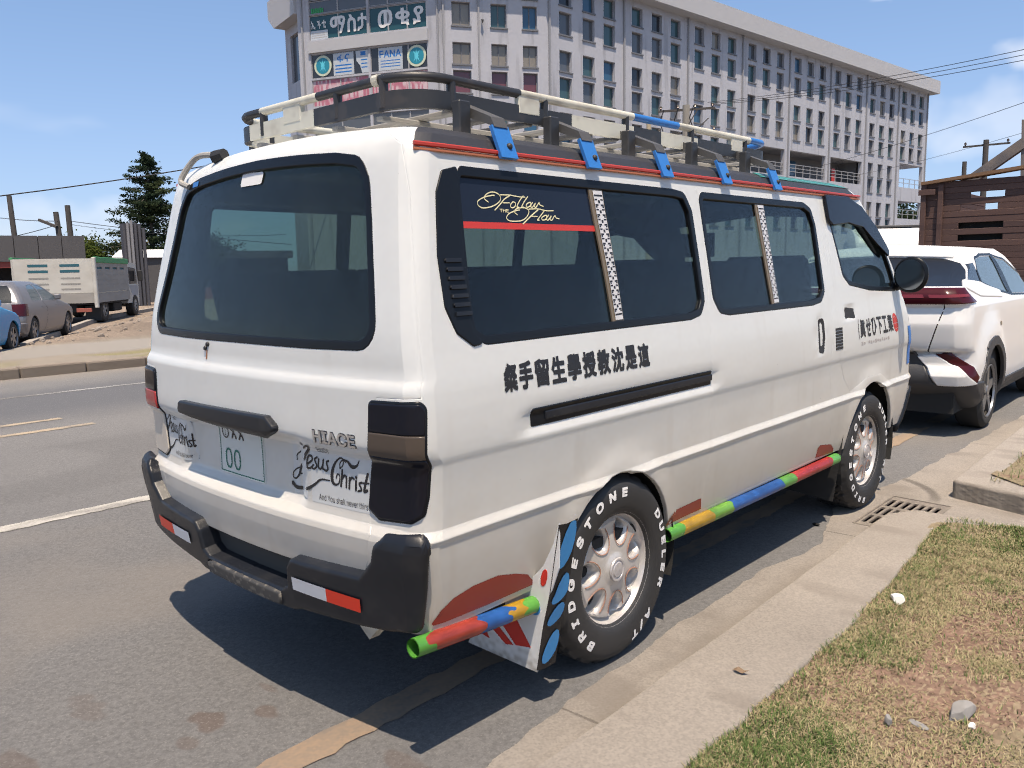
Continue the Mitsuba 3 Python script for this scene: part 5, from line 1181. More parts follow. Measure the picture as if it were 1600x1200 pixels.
tag(OB, 'long grey five-storey office building with rows of narrow windows', 'building')
FC = (19.3, 20.6)
ROWS = [(17.7, 18.9), (15.95, 17.3), (13.75, 15.0), (12.1, 13.4), (9.95, 11.25), (8.4, 9.75), (6.1, 7.5), (4.6, 5.9)]
PV = [np.array(p) for p in ((-47.0, 31.4), (-43.24, 30.48), (-38.65, 32.32), (-34.29, 34.29), (-30.64, 39.82), (-24.31, 96.84))]
rw_ = np.random.default_rng(21)


class Wall:
    def __init__(s, a, b):
        s.a, s.b = np.array(a, float), np.array(b, float); d = s.b - s.a; s.L = np.linalg.norm(d); s.d = d / s.L; s.n = np.array([s.d[1], -s.d[0]])
        s.f = plane_surf((*s.a, 0), (*s.d, 0), (0, 0, 1), (*s.n, 0))


def win_part(holder, w, x0, x1, z0, z1, mat, frame=.06, rec=.26, mull=True, name='window'):
    """frame, sill and the pane set back in the opening"""
    o = sbox(x0, z0, x1, z1); inn = o.buffer(-frame, join_style='mitre'); fr = o - inn
    if mull: xm = (x0 + x1) / 2; fr = fr | sbox(xm - .025, z0, xm + .025, z1)
    m = cat([slab(fr, w.f, .06, -rec + .06), slab(sbox(x0 - .06, z0 - .09, x1 + .06, z0 - .002), w.f, rec + .06, .07)])
    k = add(f'{holder}__{name}', m, 'window_frame'); add(k + '__pane', slab(o.buffer(.01), w.f, .02, -rec + .015), mat)


def pane_mat(z):
    r = rw_.uniform()
    return 'pane_teal' if r < .40 else 'pane_grey' if r < .72 else 'pane_dark' if r < .86 else 'pane_curtain' if r < .94 else 'pane_blue'


main = Wall(PV[4], PV[5]); nb = 8; bw = main.L / nb; holes, wins, bal = [], [], []
for b in range(nb):
    for i in range(3):
        c = (b + (.20, .50, .80)[i]) * bw if b else (b + (.22, .52, .80)[i]) * bw
        for ri, (z0, z1) in enumerate(ROWS):
            if b in (3, 4, 5) and ri in (4, 5): continue
            if b == 7 and ri >= 4: continue
            hw = .56
            wins.append((c - hw, c + hw, z0, z1)); holes.append(sbox(c - hw, z0, c + hw, z1))
for b in (3, 4, 5): bal.append(sbox(b * bw + .45, 9.05, (b + 1) * bw - .45, 11.2))
for z0, z1 in ((9.3, 11.7), (6.1, 7.9), (2.6, 4.4)): bal.append(sbox(7 * bw + .9, z0, 8 * bw - .45, z1))
wall = sbox(0, 0, main.L, FC[0] + .1) - shapely.union_all(holes + bal)
add(OB + '__wall', slab(wall, main.f, .35), 'facade')
for w in wins: win_part(OB, main, *w, pane_mat(w[2]), mull=False)
# roof fascia, projecting
def seg_box(w, x0, x1, z0, z1, out, back): return slab(sbox(x0, z0, x1, z1), w.f, out + back, out)


add(OB + '__fascia', seg_box(main, -.6, main.L + .8, *FC, .95, 2.5), 'fascia')
# downpipes in the bay joints
for b in range(nb + 1): add(OB + '__downpipe', seg_box(main, b * bw - .06 + (.1 if b == 0 else 0), b * bw + .06 + (.1 if b == 0 else 0), 0, FC[0] - .01, .13, .12), 'downpipe')
# floors and back walls behind the openings
for b in (3, 4, 5):
    add(OB + '__balcony_back', slab(sbox(b * bw, 8.9, (b + 1) * bw, 11.35), main.f, .2, -2.6), 'facade_dark')
    add(OB + '__balcony_slab', cat([slab(sbox(b * bw, 8.85, (b + 1) * bw, 9.0), main.f, 2.4, -.36), slab(sbox(b * bw, 11.25, (b + 1) * bw, 11.40), main.f, 2.4, -.36)]), 'facade_dark')
    add(OB + '__balcony_rail', cat([slab(sbox(b * bw + .45, z, (b + 1) * bw - .45, z + .05), main.f, .05, -.12) for z in (9.45, 9.75, 10.05)] + [slab(sbox(b * bw + .45 + k * 1.25, 9.05, b * bw + .50 + k * 1.25, 10.1), main.f, .05, -.12) for k in range(6)]), 'rail_metal')
add(OB + '__balcony_door', slab(sbox(4.62 * bw, 9.06, 4.80 * bw, 10.9), main.f, .1, -2.4), 'pane_blue')
add(OB + '__laundry', slab(sbox(5.25 * bw, 9.1, 5.33 * bw, 10.3), main.f, .05, -.5), 'ink_red')
for z in (9.3, 6.1):
    add(OB + '__balcony_rail', cat([slab(sbox(7 * bw + .9, z + h, 8 * bw - .45, z + h + .05), main.f, .05, -.12) for h in (.45, .9)] + [slab(sbox(7 * bw + 1.0 + k * 1.4, z, 7 * bw + 1.05 + k * 1.4, z + .95), main.f, .05, -.12) for k in range(5)]), 'rail_metal')
# inner volume, open at the last bay's balconies
bx = lambda x0, x1, z0, z1, near, far: slab(sbox(x0, z0, x1, z1), main.f, far - near, -near)
add(OB + '__core', cat([bx(.5, 3 * bw, 0, 19.4, .75, 14), bx(3 * bw, 6 * bw, 0, 8.8, .75, 14), bx(3 * bw, 6 * bw, 11.42, 19.4, .75, 14), bx(3 * bw, 6 * bw, 8.9, 11.35, 2.9, 14), bx(6 * bw, 7 * bw, 0, 19.4, .75, 14), bx(7 * bw, 8 * bw - .3, 11.9, 19.4, .75, 5)]), 'facade_dark')
add(OB + '__end_slab', cat([bx(7 * bw, 8 * bw, z0, z1, .36, 5) for z0, z1 in ((11.72, 11.89), (8.0, 9.25), (4.5, 6.05), (0, 2.5))] + [bx(7 * bw, 7 * bw + .3, 0, 11.7, .36, 5), bx(8 * bw - .5, 8 * bw - .1, 0, 11.7, 4.5, 5)]), 'facade')
# the bend: three flat faces
fB, fC, fD, fW = Wall(PV[3], PV[4]), Wall(PV[2], PV[3]), Wall(PV[1], PV[2]), Wall(PV[0], PV[1])
hB = []
cols = [(.10, .27), (.46, .61), (.76, .90)]
for u0, u1 in cols:
    for ri, (z0, z1) in enumerate(ROWS[:6]): hB.append((u0 * fB.L, u1 * fB.L, z0, z1, ri))
add(OB + '__wall', slab(sbox(0, 0, fB.L, 19.4) - shapely.union_all([sbox(a, c, b, d) for a, b, c, d, _ in hB]), fB.f, .35), 'facade')
mats_ = ['pane_blue', 'pane_curtain', 'pane_teal']
for i, (a, b, c, d, ri) in enumerate(hB): win_part(OB, fB, a, b, c, d, 'pane_maroon' if ri == 3 else 'pane_curtain' if ri == 2 else mats_[(i // 6 + ri) % 3] if ri else pane_mat(c), mull=ri < 3)
add(OB + '__fascia', seg_box(fB, -.3, fB.L + .3, *FC, .95, 2.0), 'fascia')
add(OB + '__downpipe', cat([seg_box(fB, u * fB.L - .05, u * fB.L + .05, 0, 19.3, .10, .1) for u in (.02, .345)]), 'downpipe')
add(OB + '__core', slab(sbox(.3, 0, fB.L - .3, 19.4), fB.f, 6, -.75), 'facade_dark')
for k in range(2): add(OB + '__spotlight', hull(fB.f(np.array([[(.36 + .0 * k) * fB.L, 16.3 - 9 * k], [(.39) * fB.L, 16.3 - 9 * k], [.375 * fB.L, 16.05 - 9 * k]]), .25).tolist() + fB.f(np.array([[.375 * fB.L, 16.3 - 9 * k]]), 0.0).tolist()), 'rubber')
# glazed faces: mullions, panes, the band with the big letters
for w, n in ((fC, 3), (fD, 2)):
    zr = [(17.45, 19.2), (15.9, 17.35), (13.6, 15.05), (11.9, 13.5), (8.2, 11.2)]; u0, u1 = (.10, 3.86) if w is fC else (.85, w.L - .05)
    op = [sbox(u0, z0, u1, z1) for z0, z1 in zr]
    if True: op[0] = sbox(u0, 17.40, u1, 19.2); op[1] = sbox(u0, 15.9, u1, 17.37)
    add(OB + '__wall', slab(sbox(0, 0, w.L, 19.4) - shapely.union_all(op), w.f, .35), 'facade')
    for ri, (z0, z1) in enumerate(zr):
        for i in range(n):
            a, b = u0 + (u1 - u0) * i / n, u0 + (u1 - u0) * (i + 1) / n
            if ri == 0: sub = [(z0, 18.2, 'pane_grey'), (18.25, z1, 'pane_dark')]
            else: sub = [(z0, z1, 'sign_teal' if ri == 1 else 'pane_dark' if ri == 2 else 'banner_pink' if ri == 3 else 'pane_grey')]
            for c, d, m in sub:
                k = add(f'{OB}__glazing', slab(sbox(a, c, b, d) - sbox(a + .04, c + .04, b - .04, d - .04), w.f, .08, -.06), 'rail_metal'); add(k + '__pane', slab(sbox(a + .03, c + .03, b - .03, d - .03), w.f, .03, -.09), m)
    add(OB + '__fascia', seg_box(w, -.2, w.L + .2, *FC, .95, 2.0), 'fascia')
    add(OB + '__slab_band', seg_box(w, u0 - .1, u1 + .1, 15.12, 15.80, .14, .14), 'fascia')
    add(OB + '__core', slab(sbox(.2, 0, w.L - .2, 19.4), w.f, 6, -.6), 'facade_dark')
add(OB + '__downpipe', cat([seg_box(fC, fC.L - .25, fC.L - .15, 0, 19.3, .10, .1), seg_box(fD, .30, .40, 0, 19.3, .10, .1)]), 'downpipe')


def lay(w, poly, x0, z0, x1, z1, off, mat, key):
    return add(key, slab(fit(poly, x0, z0, x1, z1), w.f, .02, off), mat)


# ማስታወቂያ across both glazed faces (the face is 9.7 m long in all)
Ld = fD.L; tot_ = fD.L + fC.L; sgk = OB + '__sign'
sg_key = add(sgk, seg_box(fD, .90, Ld - .06, 17.372, 17.398, .03, .03), 'rail_metal')
def lay2(ch, u0, u1, z0, z1, mat='ink_white', key=None, off=-.055):
    w, o = (fD, 0) if (u0 + u1) / 2 < Ld else (fC, Ld); lay(w, glyph(ch), u0 - o, z0, u1 - o, z1, off, mat, key or sg_key + '__letter')


for ch, (u0, u1) in zip('ማስታወቂያ', ((2.30, 3.38), (3.52, 4.12), (4.22, 4.88), (5.62, 6.58), (6.78, 7.72), (7.92, 8.62))): lay2(ch, u0, u1, 16.14, 17.16)
for ch, (u0, u1) in zip('ኢችቲ', ((.96, 1.24), (1.38, 1.64), (1.72, 2.02))): lay2(ch, u0, u1, 16.55, 17.05)
add(sg_key + '__white_panel', slab(sbox(.90, 15.92, 2.12, 16.46), fD.f, .03, -.05), 'banner_white')
add(sg_key + '__green_panel', cat([slab(sbox(1.0 + .15 * i, 17.50, 1.1 + .15 * i, 17.80 - .04 * (i % 2)), fD.f, .03, -.05) for i in range(6)]), 'sign_green')
add(sg_key + '__small_lines', cat([slab(sbox(.98, 16.02 + .13 * i, 2.04 - .1 * (i % 2), 16.06 + .13 * i), fD.f, .01, -.045) for i in range(3)]), 'ink_grey')
lk = add(OB + '__banner', slab(sbox(2.42, 13.66, 3.86, 14.98), fD.f, .03, -.05), 'banner_white'); lay2('ፋ', 2.70, 3.12, 14.42, 14.88, 'ink_blue', lk + '__letter', -.045); lay2('ና', 3.24, 3.56, 14.42, 14.88, 'ink_blue', lk + '__letter', -.045)
add(lk + '__small_lines', cat([slab(sbox(2.55, 13.80 + .2 * i, 3.7, 13.88 + .2 * i), fD.f, .01, -.045) for i in range(3)]), 'ink_blue')
lk = add(OB + '__banner', slab(Polygon([(4.02, 14.98), (Ld - .06, 14.98), (Ld - .06, 13.66), (4.42, 13.66), (4.3, 14.1), (4.05, 14.4)]), fD.f, .03, -.05), 'banner_white'); add(lk + '__small_lines', cat([slab(sbox(4.38, 13.95 + .22 * i, 4.80, 14.02 + .22 * i), fD.f, .01, -.045) for i in range(3)] + [slab(sbox(4.35, 14.68, 4.7, 14.92), fD.f, .01, -.045)]), 'ink_blue')
lk = add(OB + '__banner', slab(sbox(.62, 13.66, 2.22, 14.98), fC.f, .03, -.05), 'banner_white'); lay(fC, latin('FANA', .4, True), .70, 14.40, 2.14, 14.82, -.045, 'ink_blue', lk + '__letter'); add(lk + '__small_lines', cat([slab(sbox(.76, 13.85 + .17 * i, 2.06, 13.90 + .17 * i), fC.f, .01, -.045) for i in range(3)]), 'ink_blue')
for w, u in ((fD, 1.66), (fC, 3.14)):
    c = shapely.Point(u, 14.33); lk = add(OB + '__emblem', slab(c.buffer(.62), w.f, .03, -.05), 'emblem_cream'); add(lk + '__field', slab(c.buffer(.48), w.f, .02, -.04), 'emblem_teal')
    star = [shapely.union_all([affinity.rotate(Polygon([(u - .07, 14.33), (u + .07, 14.33), (u, 14.72)]), a, origin=(u, 14.33)) for a in (35, 0, -35, 150, 180, 210)]), c.buffer(.13)]
    add(lk + '__mark', slab(shapely.union_all(star), w.f, .02, -.03), 'emblem_light')
# the set-back wing at the left with its roof box
add(OB + '__wall', slab(sbox(0, 0, fW.L, 18.2) - sbox(.9, 14.0, 2.3, 17.0), fW.f, .35, -.6), 'facade')
add(OB + '__wing_roof', hull(np.vstack([fW.f(np.array([[-.9, 18.4], [fW.L, 18.4], [-.9, 19.5], [fW.L, 19.5], [.1, 17.6], [fW.L, 17.6]]), 0.2), fW.f(np.array([[-.9, 18.4], [fW.L, 18.4], [-.9, 19.5], [fW.L, 19.5], [.1, 17.6], [fW.L, 17.6]]), -6)])), 'fascia')
add(OB + '__core', slab(sbox(.2, 0, fW.L - .1, 18.2), fW.f, 6, -1.1), 'facade_dark')
k = add(OB + '__window', slab(sbox(.9, 14.0, 2.3, 17.0) - sbox(1.0, 14.1, 2.2, 16.9), fW.f, .1, -.75), 'window_frame'); add(k + '__pane', slab(sbox(.95, 14.05, 2.25, 16.95), fW.f, .03, -.8), 'pane_grey')


# ---------------------------------------------------------------- poles and wires
P('pole_wood', proc(lambda p, n, uv: mix((0.045, 0.042, 0.042), (0.085, 0.078, 0.074), fbm(p.x * 12, p.y * 12, p.z * 0.8, 3))), 0.9)
P('pole_concrete', (0.24, 0.225, 0.20), 0.9); P('wire_black', (0.02, 0.02, 0.022), 0.7); P('insulator', (0.035, 0.025, 0.022), 0.3); P('post_yellow', (0.38, 0.32, 0.22), 0.8)


def pole(x, y, h, r, mat, lab, arms=(), lean=(0, 0), z0=-.05):
    k = 'utility_pole'; k = free(k); tag(k, lab, 'utility pole')
    top = np.array([x + lean[0], y + lean[1], h]); add(k + '__post', tube([(x, y, z0), top], [r * 1.25, r], 10), mat)
    for z, L, az, n in arms:
        d = np.array([math.cos(az), math.sin(az), 0]); t = z / h; c = np.array([x + lean[0] * t, y + lean[1] * t, z]) + np.array([-d[1], d[0], 0]) * r
        add(k + '__cross_arm', bar(c - d * L / 2, c + d * L / 2, .09, .11), 'pole_wood')
        for i in range(n):
            q = c + d * L * (-.45 + .9 * i / max(1, n - 1)); add(k + '__insulator', lathe(q + [0, 0, .055], [(0, .03), (.06, .05), (.07, .09), (.12, .06), (.16, .08), (.22, .03)]), 'insulator')
    return k


def lathe(c, prof, n=10):
    p = np.asarray(prof, float); th = np.arange(n) * 2 * np.pi / n; v = np.stack([np.outer(p[:, 1], np.cos(th)).ravel(), np.outer(p[:, 1], np.sin(th)).ravel(), np.repeat(p[:, 0], n)], -1) + c; f = []
    for k in range(len(p) - 1):
        a = k * n + np.arange(n); b = k * n + (np.arange(n) + 1) % n; f += [np.stack([a, b, b + n], -1), np.stack([a, b + n, a + n], -1)]
    return TM(v, np.vstack(f))


def wire(a, b, sag, r, lab, n=24):
    t = np.linspace(0, 1, n)[:, None]; a, b = np.array(a, float), np.array(b, float); p = a + (b - a) * t - np.array([0, 0, 1]) * sag * 4 * t * (1 - t)
    k = add('overhead_wire', tube(p, r, 5, caps=False), 'wire_black', True); tag(k, lab, 'wire')


ck = pole(-20.4, 38.73, 9.95, .19, 'pole_concrete', 'concrete pole with two cross arms in front of the office building', ((9.75, 3.0, .45, 4), (8.55, 3.2, .45, 3)))
for dz, dx in ((0, 0.6), (.05, 1.1)):
    add(ck + '__brace', bar((-20.4, 38.6, 8.6 - dz * 10), (-20.4 + dx, 38.6 + dx * .5, 9.7 - dz * 10), .05, .05), 'pole_wood')
add(ck + '__jumper', cat([tube([(-21.6 + k * .9, 38.4, 8.7), (-21.75 + k * .9, 38.3, 9.2), (-21.5 + k * .9, 38.3, 9.8)], .03, 5) for k in range(3)]), 'wire_black')
WE = ((-0.21, 31.27, 8.60), (-0.20, 31.25, 8.40), (-0.18, 31.23, 8.20))
for i, (e, lab) in enumerate(((WE[0], 'uppermost of the three wires running right from the concrete pole'), (WE[1], 'middle one of the three wires running right from the concrete pole'), (WE[2], 'lowest of the three wires running right from the concrete pole'))):
    wire((-19.4 + .3 * i, 39.2 + .15 * i, 10.02 - .06 * i), e, .30, .012, lab)
pole(-10.25, 58.2, 9.0, .16, 'pole_wood', 'wooden pole with a cross arm beyond the brown truck', ((8.7, 2.6, .1, 3),))
pole(-10.9, 56.0, 7.55, .13, 'pole_wood', 'short plain pole beside the pole with the cross arm')
wire((-38, 84, 10.6), (8, 30, 9.6), .9, .015, 'upper dark wire passing behind the wooden pole'); wire((-30, 86, 10.2), (9, 30, 8.6), .7, .012, 'thin lower wire passing behind the wooden pole')
pole(-21.0, 36.0, 8.9, .12, 'post_yellow', 'thin tan post beside the concrete pole')
# left
pole(-53.2, 16.6, 6.45, .14, 'pole_wood', 'tall leaning pole above the low shop roof', (), (-.35, -.1))
pole(-51.5, 18.6, 5.45, .15, 'pole_wood', 'shorter of the two poles standing close together', (), (-.30, -.2))
pole(-51.3, 19.0, 5.85, .15, 'pole_wood', 'taller of the two poles standing close together', (), (-.1, -.05))
k = add('broken_cross_arm', bar((-51.55, 18.3, 4.55), (-52.6, 17.7, 5.0), .16, .16), 'pole_wood'); tag(k, 'slanting broken timber hanging by the two poles', 'cross arm')
wire((-47.5, 9.5, 5.05), (-40.2, 31.6, 9.8), .35, .034, 'thick sagging cable crossing in front of the conifer', 40)
wire((-60, 14.0, 6.3), (-51.6, 18.4, 4.9), .3, .022, 'thin cable from the left to the broken timber'); wire((-60, 14.5, 3.7), (-51.6, 18.4, 4.7), .25, .022, 'lower cable from the left to the broken timber')
wire((-51.3, 19.0, 4.9), (-40, 27, 3.2), .1, .020, 'cable falling from the two poles behind the bush'); wire((-51.3, 19.0, 4.7), (-36, 24, 3.55), .3, .014, 'thin cable from the two poles towards the conifer')

# ---------------------------------------------------------------- low buildings on the left
P('shop_fascia', (0.072, 0.070, 0.074), 0.7); P('shop_dark', (0.03, 0.028, 0.03), 0.8); P('shop_red', (0.24, 0.045, 0.035), 0.6); P('roof_white', (0.62, 0.63, 0.65), 0.6); P('wall_red', (0.26, 0.08, 0.06), 0.9); P('pillar_grey', (0.19, 0.19, 0.205), 0.6); P('pillar_dark', (0.055, 0.055, 0.065), 0.6)
sh = 'roadside_shop'; tag(sh, 'low shop with a grey panelled fascia at the left edge', 'building')
sw = Wall((-44.0, 8.0), (-41.9, 16.0))
for i in range(8): add(sh + '__fascia_panel', slab(sbox(i * sw.L / 8 + .015, 2.30, (i + 1) * sw.L / 8 - .015, 3.55), sw.f, .12, .30), 'shop_fascia')
add(sh + '__roof', slab(sbox(0, 3.40, sw.L, 3.50), sw.f, 6, .15), 'shop_dark'); add(sh + '__wall', slab(sbox(0, -.05, sw.L, 3.4), sw.f, .3, -2.5), 'shop_dark')
add(sh + '__red_band', slab(sbox(0, 2.0, sw.L, 2.29), sw.f, .2, .2), 'shop_red'); add(sh + '__end_wall', slab(sbox(sw.L - .3, -.05, sw.L, 2.0), sw.f, 3, .1), 'shop_red')
for i in range(3): add(sh + '__column', slab(sbox(1.2 + 2.6 * i, -.05, 1.5 + 2.6 * i, 2.0), sw.f, .3, .1), 'shop_red')
lb = 'low_building'; tag(lb, 'dark low building behind the truck cab with a red base wall', 'building')
lw = Wall((-47, 21.5), (-43.5, 29)); add(lb + '__wall', slab(sbox(0, -.05, lw.L, 2.5), lw.f, 4), 'shop_dark'); add(lb + '__roof', slab(sbox(-.3, 2.5, lw.L + .3, 2.95), lw.f, 4.6, .3), 'shop_fascia'); add(lb + '__base_wall', slab(sbox(-1, -.05, lw.L, .75), lw.f, .3, 1.5), 'wall_red')
wr = 'white_roofed_shed'; tag(wr, 'shed with a pale sheet roof behind the dump truck', 'building')
add(wr + '__roof', hull([(-43.5, 18.0, 2.55), (-41.2, 21.4, 2.55), (-45.5, 19.3, 3.0), (-43.2, 22.7, 3.0), (-43.5, 18.0, 2.48), (-41.2, 21.4, 2.48)]), 'roof_white'); add(wr + '__wall', hull([(-43.6, 18.2, -.05), (-41.4, 21.3, -.05), (-45.4, 19.4, -.05), (-43.3, 22.5, -.05), (-43.6, 18.2, 2.47), (-41.4, 21.3, 2.47), (-45.4, 19.4, 2.47), (-43.3, 22.5, 2.47)]), 'shop_fascia')
gp = 'ribbed_pylon'; tag(gp, 'grey ribbed upright pylon in front of the conifer', 'pylon')
pc = np.array([-37.75, 16.7]); d_ = np.array([.42, .91])
for i in range(6):
    q = pc + d_ * (i - 2.5) * .17; add(gp + '__rib', hull([(*(q + d_ * a + np.array([d_[1], -d_[0]]) * b), z) for a, b in ((-.08, 0), (.08, 0), (.05, .10), (-.05, .10)) for z in (-.05, 4.15 - .12 * abs(i - 2))]), 'pillar_grey' if i in (1, 2) else 'pillar_dark')
add(gp + '__core', bevel_box(pc[0] - .5, pc[0] - .1, pc[1] - .42, pc[1] + .42, -.05, 4.0), 'pillar_dark')


# ---------------------------------------------------------------- trees
def leafmat(key, a, b, f=1.3):
    M(key, {'type': 'principledthin', 'base_color': proc(lambda p, n, uv: mix(a, b, smoothstep(0.3, 0.75, fbm(p.x * f, p.y * f, p.z * f, 3)))), 'roughness': 0.65, 'diff_trans': 0.5, 'spec_trans': 0.0}, False)


leafmat('leaf_conifer', (0.026, 0.042, 0.028), (0.056, 0.074, 0.035)); leafmat('leaf_bush', (0.045, 0.07, 0.018), (0.10, 0.108, 0.03)); leafmat('leaf_dry', (0.09, 0.085, 0.03), (0.13, 0.11, 0.05)); P('bark', (0.10, 0.085, 0.07), 0.95)


def leaves(c, size, r, flat_=.6):
    """small leaf sprays: bent quads turned every way"""
    n = len(c); a = r.normal(size=(n, 3)); a[:, 2] *= flat_; a /= np.linalg.norm(a, axis=1, keepdims=True); b = np.cross(a, r.normal(size=(n, 3))); b /= np.linalg.norm(b, axis=1, keepdims=True); s = size * r.uniform(.6, 1.5, (n, 1))
    V = np.stack([c - a * s, c + b * s * .45, c + a * s, c - b * s * .45], 1).reshape(-1, 3); k = np.arange(n)[:, None] * 4
    return TM(V, np.vstack([k + [0, 1, 2], k + [0, 2, 3]]))


def conifer(x, y, h, lab, seed, R=.36):
    r = np.random.default_rng(seed); k = free('conifer_tree'); tag(k, lab, 'tree')
    br, cl = [tube([(x, y, -.1), (x + .05, y, h * .5), (x, y + .05, h * .97)], [.22, .13, .02], 8)], []
    for i in range(170):
        t = r.uniform(.12, .99) ** .9; z = h * t; a = r.uniform(0, 2 * np.pi); L = h * R * (1 - t) ** .75 * r.uniform(.45, 1.25) + .12
        d = np.array([math.cos(a), math.sin(a), 0]); p0 = np.array([x, y, z]); p1 = p0 + d * L * .6 + [0, 0, .10 * L]; p2 = p0 + d * L + [0, 0, -.02 * L + .22 * L * r.uniform(-.3, 1)]
        br.append(tube([p0, p1, p2], [.035, .02, .008], 4, caps=False)); m = int(150 * L / 2 + 30); u = r.uniform(.15, 1.08, m)[:, None]
        c = p0 + (p2 - p0) * u + r.normal(size=(m, 3)) * (.10 + .18 * L * (1.1 - u) * .5) * [1, 1, .55]; cl.append(c)
    add(k + '__trunk', cat(br), 'bark'); add(k + '__crown', leaves(np.vstack(cl), .085, r), 'leaf_conifer')


def bush(x, y, h, w, mat, lab, seed, n=9000, leaf=.09, name='tree', z0=.5):
    r = np.random.default_rng(seed); k = free(name); tag(k, lab, 'tree'); br, cl = [], []
    for i in range(16):
        a = r.uniform(0, 2 * np.pi); rr_ = w * .5 * math.sqrt(r.uniform(0, 1)); t = np.array([x + rr_ * math.cos(a), y + rr_ * math.sin(a), h * (r.uniform(.55, 1.0) - .35 * (rr_ / w * 2) ** 2)])
        br.append(tube([(x, y, -.1), (x + (t[0] - x) * .35, y + (t[1] - y) * .35, t[2] * .55), t], [.09, .05, .015], 5, caps=False))
        m = n // 16; s = r.uniform(.35, .8) * w * .19; cl.append(t + r.normal(size=(m, 3)) * [s, s, s * .75])
    c = np.vstack(cl); c = c[c[:, 2] > z0]; add(k + '__trunk', cat(br), 'bark'); add(k + '__crown', leaves(c, leaf, r, 1), mat)


conifer(-47.8, 22.3, 8.9, 'tall dark conifer with ragged boughs behind the pylon', 4)
bush(-49.8, 18.9, 3.5, 5.0, 'leaf_bush', 'bright green bushy tree behind the dump truck', 8, 15000, .09)
bush(-51.5, 22.6, 3.9, 3.6, 'leaf_dry', 'olive thin tree beside the bright bushy tree', 9, 5000, .10)
bush(-46.5, 24.5, 4.3, 3.5, 'leaf_bush', 'dark shrub at the foot of the conifer', 10, 7000, .10)
for i, (x, y, h, w) in enumerate(((-33, 118, 9, 9), (-26, 122, 8, 7))):
    bush(x, y, h, w, 'leaf_conifer', ('distant tree seen through the left of the end balcony', 'distant tree seen through the right of the end balcony')[i], 30 + i, 4000, .25)

# ---------------------------------------------------------------- other vehicles
P('tyre_rubber', (0.028, 0.027, 0.026), 0.75); P('alloy_grey', (0.22, 0.23, 0.25), 0.3, metallic=0.7); P('plastic_black', (0.035, 0.036, 0.04), 0.5); P('car_glass', (0.010, 0.012, 0.016), 0.05, specular=0.4, clearcoat=0.4); P('lamp_dark_red', (0.048, 0.004, 0.008), 0.15, clearcoat=0.2, specular=0.3); P('lamp_strip', (0.16, 0.022, 0.03), 0.2)
P('silver_paint', (0.20, 0.20, 0.215), 0.28, metallic=0.45, clearcoat=0.7); P('blue_paint', (0.025, 0.22, 0.46), 0.3, clearcoat=0.7); P('blue_dark', (0.02, 0.12, 0.22), 0.4)


class Car:
    def __init__(s, name, label, cat_, body, loc, rz, mat, sc=1.0):
        s.k = free(name); tag(s.k, label, cat_); s.b, s.loc, s.rz, s.mat, s.sc = body, np.array(loc, float), rz, mat, sc

    def part(s, name, m, mat, smooth=35, label=None):
        k = add(f'{s.k}__{name}', moved(m, s.loc, s.rz, s.sc), mat, smooth)
        if label: tag(k, label)
        return k.split('__', 1)[1]

    def skin(s, polys, off=0., cell=(.08, .06), b=0., depth=0.):
        q = s.b; tl = q.tk; xl = [-q.e2, -q.e1, q.e1, q.e2, q.e1 + q.C / 2, -q.e1 - q.C / 2, q.e1 + q.C / 4, q.e1 + q.C * .75, -q.e1 - q.C / 4, -q.e1 - q.C * .75]
        return cat([skin(p, q.surf, off, cell, b, depth, xl, tl) for P_ in (polys if isinstance(polys, (list, tuple)) else [polys]) for p in rows(P_)])

    def wheel(s, x, y, side, r, w, rim, nsp=5, mat='alloy_grey', zc=None):
        zc = r if zc is None else zc
        def pl_(m): v = np.asarray(m.vertices); return TM(np.stack([x + side * v[:, 0], y + side * v[:, 1], zc + v[:, 2]], -1), m.faces)
        ty = lathe_x([(-w + .02, rim), (-w, rim + .03), (-w + .005, r - .03), (-w + .03, r), (-.03, r), (-.005, r - .03), (.0, (r + rim) / 2), (-.006, rim + .01), (-.02, rim - .004)], 48)
        k = s.part('wheel', pl_(ty), 'tyre_rubber')
        sp = [lathe_x([(-.02, rim - .012), (-.004, rim - .006), (-.006, rim + .004), (-.02, rim + .004)], 48), lathe_x([(-.02, .05), (-.012, .045), (-.010, .001)], 20)]
        for i in range(nsp):
            a = 2 * np.pi * (i + .25) / nsp; d = np.array([0, math.cos(a), math.sin(a)]); t = np.array([0, -math.sin(a), math.cos(a)])
            sp.append(hull([c + np.array([xx, 0, 0]) for c in (d * .03 + t * .035, d * .03 - t * .035, d * (rim - .008) + t * .030, d * (rim - .008) - t * .030) for xx in (-.018, -.045)]))
        s.part(k + '__rim', pl_(cat(sp)), mat); s.part(k + '__brake_disc', pl_(lathe_x([(-.06, .001), (-.06, rim - .005)], 32)), 'dark_hole')


def arch(b, y, z, a, c, n=32):
    ph = np.linspace(0, 2 * np.pi, n, endpoint=False); return Polygon(b.side_q(np.stack([y + a * np.cos(ph), np.maximum(z + c * np.sin(ph), b.tk[0] + .001)], -1)))


def roof_of(car, t, rise, inset=.55):
    b = car.b; ss = np.linspace(-b.smax, b.smax, 161)[:-1]; loop = b.surf(np.stack([ss, np.full_like(ss, t)], -1)); ym = loop[:, 1].mean(); n = len(loop); V, F = [], []
    tg = np.stack([loop[:, 0] * 0, ym + (loop[:, 1] - ym) * inset], -1); zt = loop[:, 2].max() + rise
    for r in np.linspace(0, 1, 8): V.append(np.column_stack([loop[:, :2] + (tg - loop[:, :2]) * r, loop[:, 2] + (zt - loop[:, 2]) * (1 - (1 - r) ** 2)]))
    for k in range(7):
        j = np.arange(n); a = k * n + j; c = k * n + (j + 1) % n; F += [np.stack([a, c, c + n], -1), np.stack([a, c + n, a + n], -1)]
    return TM(np.vstack(V), np.vstack(F))


def mr(p): return affinity.scale(p, -1, 1, origin=(0, 0))


